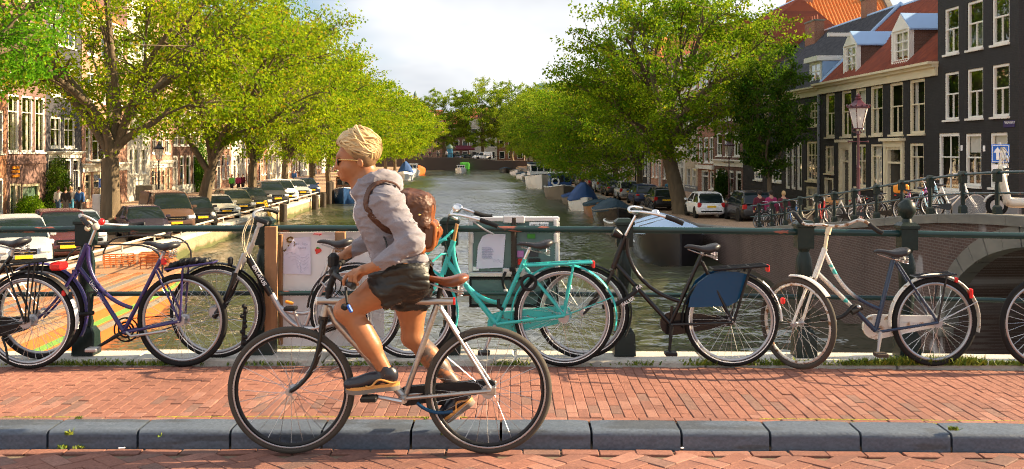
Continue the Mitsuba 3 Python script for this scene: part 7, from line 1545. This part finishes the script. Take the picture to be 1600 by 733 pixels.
# hood bunched round the neck
hood = smooth_path([R3(559, 302, -.035), R3(572, 288, -.085), R3(592, 277, -.088), R3(612, 278, -.05), R3(617, 280, 0), R3(612, 278, .05), R3(592, 277, .088), R3(572, 288, .085), R3(559, 302, .035)], 18)
for a, b_ in zip(hood, hood[1:]): C.cap(a, b_, .036, .036, .02)
C.ell(R3(611, 292), (.062, .105, .045), ry(.25), k=.04)
C.cap(R3(572, 262), R3(578, 296), .060, .060, .015, 's')
cm = wrinkle(C.mesh(), .012, (8, 8, 17), 4); cm = wrinkle(cm, .0065, (7, 7, 15), 9, True); cm = wrinkle(cm, .002, (22, 18, 36), 3, True)
hd = P.add('hoodie', cm, 'hoodie', True, label='grey hooded sweatshirt')
def snap(p, off=.004):
    p = np.array(p, float)
    for _ in range(8):
        i = np.clip((p - C.lo) / C.h, 2, np.array(C.g.shape) - 3); f0 = i.astype(int); d = C.g[tuple(f0)]
        gr = np.array([C.g[f0[0] + 1, f0[1], f0[2]] - C.g[f0[0] - 1, f0[1], f0[2]], C.g[f0[0], f0[1] + 1, f0[2]] - C.g[f0[0], f0[1] - 1, f0[2]], C.g[f0[0], f0[1], f0[2] + 1] - C.g[f0[0], f0[1], f0[2] - 1]]); gr /= np.linalg.norm(gr) + 1e-9
        p = p - gr * (d - off) * .8
    return p, gr
for dy, e in ((-.035, 352), (.03, 340)):
    pts = [snap(R3(556 + (e - 300) * 0 - i * .6, 300 + (e - 300) * i / 8, dy - .01), .006)[0] for i in range(9)]
    P.add(hd + '__drawstring', tube(smooth_path(pts, 20), .0042, 6), 'print_white', 40)
zp = [snap(R3(552 + i * 3.2, 308 + i * 11, 0), .003)[0] for i in range(10)]; P.add(hd + '__zip', tube(smooth_path(zp, 24), .004, 6), 'alloy', 40)
pk = [snap(R3(px, py, -.2), .004)[0] for px, py in ((597, 372), (590, 388), (586, 404))]; P.add(hd + '__pocket_seam', tube(smooth_path(pk, 12), .005, 6), 'shorts_cloth', 40)
# shorts
lo2, hi2 = R3(570, 500, -.3), R3(678, 398, .3)
gs_ = []
for s_, cut_at in (('L', R3(590, 459, -.11)), ('R', R3(640, 480, .1))):
    S = SDF(lo2, hi2, .0065); a, b_ = J['hip' + s_], J['kn' + s_]; S.cap(a + (0, 0, .02), arc_pts(a, b_, .68), .112, .100, 0)
    S.cap(R3(632, 424, 0), R3(640, 434, 0), .115, .115, .06); S.cap(R3(616, 414, -.09 if s_ == 'L' else .09), R3(650, 432, -.09 if s_ == 'L' else .09), .075, .095, .05); S.cut(cut_at, b_ - a); gs_.append(S)
S.g = np.minimum(gs_[0].g, gs_[1].g); S.cut(R3(630, 403), (-.1, 0, 1))
sm = wrinkle(wrinkle(S.mesh(), .009, (6, 6, 14), 6, True), .003, (16, 16, 30), 2, True); sm = (sm[0] + vnorm(*sm) * .008, sm[1]); P.add('shorts', sm, 'shorts_cloth', True, label='black sports shorts')
# shoes
def shoe(heel, toe, side, label):
    ax = toe - heel; L = np.linalg.norm(ax); ax /= L; n = np.cross(ax, [0, 1.0, 0]); n *= np.sign(n[2]); yy = np.cross(n, ax); M = np.stack([ax, yy, n], 1)
    f = lambda x, y, z: heel + M @ np.array([x * L, y, z])
    A = SDF(np.minimum(heel, toe) - .13, np.maximum(heel, toe) + .13, .005)
    A.ell(f(.16, 0, .045), (.047, .034, .05), M, k=0); A.ell(f(.45, 0, .042), (.075, .037, .038), M, k=.03); A.ell(f(.76, 0, .030), (.066, .044, .032), M, k=.03); A.ell(f(.90, 0, .026), (.036, .036, .026), M, k=.02)
    A.cap(f(.14, 0, .06), f(.20, 0, .092), .042, .040, .02); A.cap(f(.17, 0, .08), f(.2, 0, .12), .031, .033, .01, 's'); A.cut(f(.2, 0, .004), -n)
    u_ = P.add('shoe', A.mesh(), 'shoe_navy', True, label=label)
    out = [(x, w) for x, w in zip(np.linspace(-.03, 1.03, 18), .040 * np.array([.35, .7, .86, .9, .88, .84, .82, .84, .9, .98, 1.06, 1.1, 1.12, 1.08, 1.0, .85, .62, .25]))]
    poly = [(x, w) for x, w in out] + [(x, -w) for x, w in out[::-1]]
    def slab_(z0, z1, g_=0.0, keep=1.0):
        rings = [[f(x if x < keep else keep, y * (1 + g_), z + .010 * max(0, (x - .75) / .25) ** 2) for x, y in poly] for z in (z0, z1)]; return loft(rings)
    P.add(u_ + '__sole', slab_(-.026, -.004, .03), 'sole_grey', 30); P.add(u_ + '__midsole', slab_(-.004, .012, -.0), 'shoe_tan', 30)
    for sg in (-1, 1): P.add(u_ + '__heel_band', tube(smooth_path([f(.02, sg * .034, .018), f(.2, sg * .043, .030), f(.36, sg * .043, .040), f(.44, sg * .041, .022), f(.6, sg * .043, .014)], 14), .006, 6), 'shoe_tan', 40)
    for i in range(4): P.add(u_ + '__lace', tube(smooth_path([f(.36 + .075 * i, -.026, .062 - .007 * i), f(.37 + .075 * i, 0, .083 - .010 * i), f(.36 + .075 * i, .026, .062 - .007 * i)], 7), .0035, 5), 'black_plastic', 40)
shoe(R3(622, 600, -.115), R3(540, 609, -.125), -1, 'dark navy shoe with tan trim, on the near pedal'); shoe(R3(737, 624, .10), R3(692, 657, .105), 1, 'dark shoe on the far side, heel raised')
P.place('person', 'blond rider in a grey hoodie and black shorts standing on the pedals, facing left', 'person')
# ---------------------------------------------------------------- backpack
K = Kit(); bc = R3(646, 346); bR = ry(math.radians(6))
def bf(x, y, z): return bc + bR @ np.array([x, y, z])
A = SDF(bc - .27, bc + .27, .007); A.rbox(bc, (.080, .145, .142), .05, bR, 0); A.ell(bf(-.02, 0, .10), (.095, .12, .065), bR, k=.05); A.ell(bf(-.07, 0, -.04), (.09, .12, .12), bR, k=.04)
K.add('bag', wrinkle(A.mesh(), .012, (11, 11, 11), 3), 'leather_dark', True)
A = SDF(bc - .3, bc + .3, .007); A.rbox(bf(.012, 0, .010), (.088, .152, .142), .055, bR, 0); A.ell(bf(-.02, 0, .108), (.100, .13, .068), bR, k=.05); A.cut(bf(0, 0, .015), bR @ np.array([-.45, 0, -1.0])); A.cut(bf(-.07, 0, .0), bR @ np.array([-1.0, 0, -.2]))
K.add('flap', wrinkle(wrinkle(A.mesh(), .007, (8, 8, 11), 5, True), .002, (24, 24, 24), 2, True), 'leather_flap', True, label='brown leather flap over the top')
A = SDF(bc - .3, bc + .3, .007); A.rbox(bf(.082, 0, -.062), (.050, .112, .078), .035, bR, 0); pk_ = K.add('pocket', A.mesh(), 'brown_leather', True)
for sg in (-1, 1): K.add(pk_ + '__piping', tube(smooth_path([bf(.084, sg * .104, .010), bf(.121, sg * .10, -.002), bf(.129, sg * .10, -.06), bf(.121, sg * .1, -.125), bf(.084, sg * .104, -.138)], 20), .010, 8), 'leather_tan', 40)
A = SDF(bc - .3, bc + .3, .007); A.rbox(bf(.0, 0, -.135), (.09, .14, .03), .028, bR, 0); K.add('base', A.mesh(), 'leather_tan', True, label='tan leather base')
for y in (-.07, .07):
    st_ = K.add('buckle_strap', tube(smooth_path([bf(.05, y, .125), bf(.098, y, .07), bf(.105, y, .0), bf(.133, y, -.02), bf(.136, y, -.08)], 16), .011, 6), 'leather_tan', 40); K.add(st_ + '__buckle', bbox(bf(.136, y, -.025), (.012, .034, .03), .004, bR), 'brass')
for y, z in ((-.12, .09), (-.135, .05), (-.1, .125)): K.add('stud', ball(bf(.03 + z * .2, y - .02, z), .007, 1), 'brass', True)
for sg in (-1, 1):
    raw = [R3(622, 294, sg * .10), R3(606, 287, sg * .135), R3(592, 288, sg * .15), R3(580, 300, sg * .16), R3(578, 318, sg * .165), R3(588, 336, sg * .175), R3(604, 348, sg * .15), R3(622, 366, sg * .12), R3(640, 384, sg * .11)]
    pts, nn = [], []
    for p in smooth_path(raw, 34):
        q, n_ = snap(p, .007); pts.append(q); nn.append(n_)
    pts, nn = np.array(pts), np.array(nn); t_ = np.gradient(pts, axis=0); t_ /= np.linalg.norm(t_, axis=1, keepdims=True); b_ = np.cross(t_, nn); b_ /= np.linalg.norm(b_, axis=1, keepdims=True) + 1e-9
    K.add('shoulder_strap', loft([[p + b * .021 - n_ * .004, p + b * .021 + n_ * .003, p + n_ * .006, p - b * .021 + n_ * .003, p - b * .021 - n_ * .004] for p, b, n_ in zip(pts, b_, nn)]), 'leather_dark', 50)
K.place('backpack', 'brown leather backpack with tan pocket piping worn by the rider', 'backpack')
# ---------------------------------------------------------------- boards hung on the railing
k = Kit()
YB = 7.70
def pb(px, py, Y=YB): return at(px, py, Y)
def slabp(pxs, y0, y1, Y=YB): return prism([(pb(px, py, Y)[0], pb(px, py, Y)[2]) for px, py in pxs], y0, y1)
bd = k.add('panel', slabp([(437, 363), (600, 362), (600, 541), (437, 541)], 7.70, 7.715), 'board_white'); mat('board_white', (.72, .70, .70), .5)
k.add('wood_post', bbox((pb(429.5, 436)[0], 7.585, pb(430, 436)[2]), (.088, .05, .80), .004), 'fresh_wood'); k.add('wood_post', bbox((pb(536, 362)[0], 7.585, pb(536, 376)[2]), (.075, .05, .15), .004), 'fresh_wood')
k.add('wood_batten', bbox((pb(439, 452)[0], 7.69, pb(430, 452)[2]), (.03, .04, .82), .004), 'fresh_wood')
def paper(pxs, Y, curl=.0): 
    P_ = np.array([pb(*q, Y) for q in pxs]); n = 14; g_ = []
    for i in np.linspace(0, 1, n):
        for j in np.linspace(0, 1, n):
            p = (P_[0] * (1 - i) + P_[1] * i) * (1 - j) + (P_[3] * (1 - i) + P_[2] * i) * j; q = max(0, .35 - i - j); p = p + np.array([q * .25, -.003 - curl * q * q * 6 - .004 * math.sin(i * 5 + j * 3), -q * .2]) * (1 if curl else .3); g_.append(p)
    a = (np.arange(n - 1)[:, None] * n + np.arange(n - 1)[None]).ravel(); return np.array(g_), tri(np.stack([a, a + n, a + n + 1, a + 1], 1))
pp = k.add('notice_sheet', paper([(444, 373), (485, 370), (486, 429), (443, 428)], 7.692, .12), 'paper_lilac', True, label='pale sheet with a curled corner'); mat('paper_lilac', (.66, .64, .78), .8)
k.add(pp + '__print', mrg(on_plane(text('PET   FOR', .016), pb(459, 383, 7.68), (1, 0, 0), (0, 0, 1)), on_plane(text('BETTE', .014), pb(466, 389, 7.68), (1, 0, 0), (0, 0, 1)), *[tube(smooth_path([pb(447 + r_ * 4, 398 + 5 * r_, 7.684), pb(458 + r_ * 3, 395 + 6 * r_, 7.684), pb(470, 402 + 5 * r_, 7.684), pb(482, 397 + 5 * r_, 7.684)], 14), .0007, 4) for r_ in range(5)]), 'print_blue', kind='stuff'); mat('print_blue', (.35, .36, .5), .8)
k.add('logo_mark', on_plane(text('S', .075, .003, True), pb(450, 388, 7.686), (1, 0, .35), (-.35, 0, 1)), 'print_gold'); mat('print_gold', (.16, .09, .02), .6)
k.add('logo_mark', bbox(pb(446, 391, 7.685), (.03, .003, .014), .001, ry(-.4)), 'print_gold')
bs_ = [(497, 391), (491, 386), (493, 384), (498, 385), (503, 388), (500, 394), (496, 396), (492, 392)]
sb = k.add('sticker', slabp([(492, 390), (494, 387.5), (498, 387), (502, 389), (503, 392), (499, 395), (494, 397)], 7.694, 7.699), 'red_plastic', label='red strawberry shaped sticker'); k.add(sb + '__leaf', slabp([(494, 388), (496, 385.5), (501, 387.5), (498, 388.5)], 7.690, 7.694), 'cloth_green2'); mat('cloth_green2', (.05, .25, .03), .6)
k.add('scribble', mrg(rod(pb(490, 366, 7.694), pb(502, 366, 7.694), .003, 5), rod(pb(490, 366, 7.694), pb(493, 364, 7.694), .002, 4), rod(pb(502, 366, 7.694), pb(499, 368, 7.694), .002, 4)), 'red_plastic')
k.place('notice_board', 'white board with wooden posts, a pale sheet and a strawberry sticker fixed behind the railing', 'board')
k = Kit(); YC = 7.72
mat('case_green', (.10, .17, .165), .45); mat('alu_frame', (.62, .63, .65), .35, .6)
def fr(pxs, w, Y0, Y1):
    (a, b), (c, d) = pxs; o = [pb(a, b, YC), pb(c, d, YC)]; x0, x1, z1, z0 = o[0][0], o[1][0], o[0][2], o[1][2]
    return mrg(*[bbox(((x0 + x1) / 2, (Y0 + Y1) / 2, z), (x1 - x0, Y1 - Y0, w), .006) for z in (z1 - w / 2, z0 + w / 2)], *[bbox((x, (Y0 + Y1) / 2, (z0 + z1) / 2), (w, Y1 - Y0, z1 - z0 - 2 * w - .001), .006) for x in (x0 + w / 2, x1 - w / 2)])
k.add('upper_panel', slabp([(735, 343), (871, 343), (871, 424), (735, 424)], 7.71, 7.80), 'case_green'); k.add('upper_frame', fr(((732, 339), (874, 432)), .034, 7.695, 7.815), 'alu_frame')
k.add('lower_panel', slabp([(735, 436), (871, 436), (871, 476), (735, 476)], 7.72, 7.80), 'case_green'); k.add('lower_frame', fr(((733, 433), (873, 480)), .018, 7.705, 7.81), 'black_plastic')
k.add('centre_pole', rod(pb(803, 340, 7.69), pb(803, 440, 7.69), .022, 10), 'dark_wood', 40)
for px, py, w, h in ((803, 343, .16, .055), (803, 424, .17, .05), (868, 350, .03, .07), (868, 372, .03, .07), (737, 372, .03, .08)): k.add('corner_fitting', bbox(pb(px, py, 7.685), (w, .02, h), .006), 'alu_frame')
for px, py in ((801, 421), (806, 428)): k.add('clamp', bbox(pb(px, py, 7.675), (.05, .03, .03), .006), 'black_plastic')
lb = k.add('label_plate', slabp([(827, 347), (857, 347), (857, 356), (827, 356)], 7.690, 7.694), 'print_white'); k.add(lb + '__lettering', mrg(on_plane(text('ART', .018), pb(829, 354, 7.688), (1, 0, 0), (0, 0, 1)), on_plane(text('1', .026, .002, True), pb(841, 355, 7.688), (1, 0, 0), (0, 0, 1)), on_plane(text('EST', .018), pb(846, 354, 7.688), (1, 0, 0), (0, 0, 1))), 'print_dark')
ps_ = k.add('notice_sheet', paper([(748, 365), (790, 366), (786, 418), (744, 420)], 7.700, .0), 'paper_lilac', True)
k.add(ps_ + '__print', mrg(*[box(pb(753, 0, 7.69)[0], pb(768 + (r_ * 7) % 5, 0, 7.69)[0], 7.690, 7.692, pb(0, 388 + 2.6 * r_, 7.69)[2], pb(0, 387 + 2.6 * r_, 7.69)[2]) for r_ in range(7)], *[tube(smooth_path([pb(770, 410 - i * 3, 7.69), pb(776, 407 - i * 2, 7.69), pb(783, 411 - i * 3, 7.69)], 8), .0008, 4) for i in range(2)]), 'print_blue', kind='stuff')
for px, py, w, h, m_ in ((813, 397, .05, .05, 'paint_pink'), (814, 409, .05, .045, 'red_plastic'), (834, 396, .07, .05, 'print_dark'), (835, 410, .09, .06, 'black_paint'), (830, 369, .06, .035, 'cloth_green2'), (742, 420, .06, .03, 'print_white')): k.add('sticker', bbox(pb(px, py, 7.704), (w, .006, h), .002), m_)
k.add('hanging_lock', bbox(pb(790, 457, 7.66), (.03, .03, .05), .006), 'alu_frame'); k.add('chain', tube(smooth_path([pb(790, 425, 7.67), pb(786, 440, 7.66), pb(790, 453, 7.66)], 10), .011, 6), 'black_plastic', 40)
k.place('display_case', 'grey green metal framed display case with papers and stickers behind the teal bicycle', 'case')
# ---------------------------------------------------------------- weeds
def blades(spots, seed, hmin, hmax, w=.005):
    r = np.random.default_rng(seed); V, Fc, Cc = [], [], []
    for x, y, z, sx, sy, n, hs in spots:
        p = np.stack([x + r.normal(0, sx, n), y + r.normal(0, sy, n), np.full(n, z)], 1); h_ = r.uniform(hmin, hmax, n)[:, None] * hs; d = np.stack([r.normal(0, .5, n), r.normal(0, .5, n), np.ones(n)], 1)
        t = r.uniform(0, PI, n); s_ = np.stack([np.cos(t), np.sin(t), 0 * t], 1) * w * r.uniform(.6, 1.6, (n, 1)); o = len(V) and sum(len(q) for q in V)
        v = np.stack([p - s_, p + s_, p + d * h_ * .6 + s_ * .8, p + d * h_ * .6 - s_ * .8, p + d * h_ + np.array([0, 0, -.2]) * h_ * np.abs(d[:, :1])], 1).reshape(-1, 3); i = np.arange(n) * 5 + o
        V.append(v); Fc += [np.stack([i, i + 1, i + 2], 1), np.stack([i, i + 2, i + 3], 1), np.stack([i + 3, i + 2, i + 4], 1)]
        c = np.array([.05, .11, .012]) + (np.array([.22, .26, .02]) - (.05, .11, .012)) * r.random((n, 1)); Cc.append(np.repeat(c, 5, 0))
    return np.vstack(V), np.vstack(Fc), np.vstack(Cc)
def g(px, py, n, hs, sx=.05, sy=.012): p = at(px, py, 7.425); return (p[0], 7.425, .098, sx, sy, n, hs)
sp = []
for a, b_, n, hs in ((96, 285, 900, .9), (20, 96, 160, .6), (360, 470, 260, .8), (520, 560, 140, 1.1), (560, 690, 300, .8), (780, 815, 160, 1.0), (815, 960, 60, .5), (980, 1020, 120, .8), (1085, 1245, 600, 1.1), (1260, 1330, 120, .7), (1330, 1400, 500, 1.1), (1400, 1520, 1100, 1.5), (1520, 1590, 260, .9), (1590, 1640, 160, .9)):
    m_ = max(1, int((b_ - a) / 9))
    for q in np.linspace(a, b_, m_): sp.append(g(q, 0, max(3, int(n / m_)), hs))
for px, Y, z, n, hs in ((110, 5.71, .07, 50, .6), (252, 5.71, .06, 30, .5), (98, 5.69, .0, 60, .4), (125, 5.69, .0, 30, .4), (690, 5.71, .07, 40, .5), (1490, 5.72, .09, 60, .5), (125, 5.93, .1, 20, .35), (665, 5.93, .1, 14, .3)):
    x = at(px, 0, Y)[0]; sp.append((x, Y, z, .012, .008, n, hs))
v, f, c = blades(sp, 4, .018, .055); one('grass', 'weeds and grass along the foot of the railing', 'grass', (v, f), 'grass_blade', False, kind='stuff', color=c)
r = np.random.default_rng(9); ms = []                               # moss in the joints by the kerb
for i in range(1500):
    x = r.uniform(-3.6, 3.6)
    if meshkit.noise(np.array([[x * 1.8, 0, 0]]), 3)[0] < .42: continue
    y = 5.9885 + r.normal(0, .0025) if r.random() < .8 else 5.922 + r.normal(0, .002); ms.append(xf(ball((0, 0, 0), 1, 0), mat4(np.diag([r.uniform(.006, .02), .005, .004]), (x, y, .094 + camber(x)))))
mm = mrg(*ms); rc = np.repeat(np.array([.16, .17, .02]) + np.array([.22, .12, .01]) * r.random((len(ms), 1)), len(ms[0][0]), 0)
one('moss', 'yellow green moss in the joint behind the kerb', 'moss', mm, 'grass_blade', False, kind='stuff', color=rc)
one('litter', 'scrap of white paper in the gutter under the kerb', 'paper', bbox((at(190, 703, 5.67)[0], 5.672, .006), (.035, .012, .006), .002, rz(.2)), 'print_white'); one('litter', 'small white scrap at the kerb foot right of the rear wheel', 'paper', bbox((at(1066, 703, 5.67)[0], 5.672, .006), (.02, .012, .006), .002, rz(.5)), 'print_white')
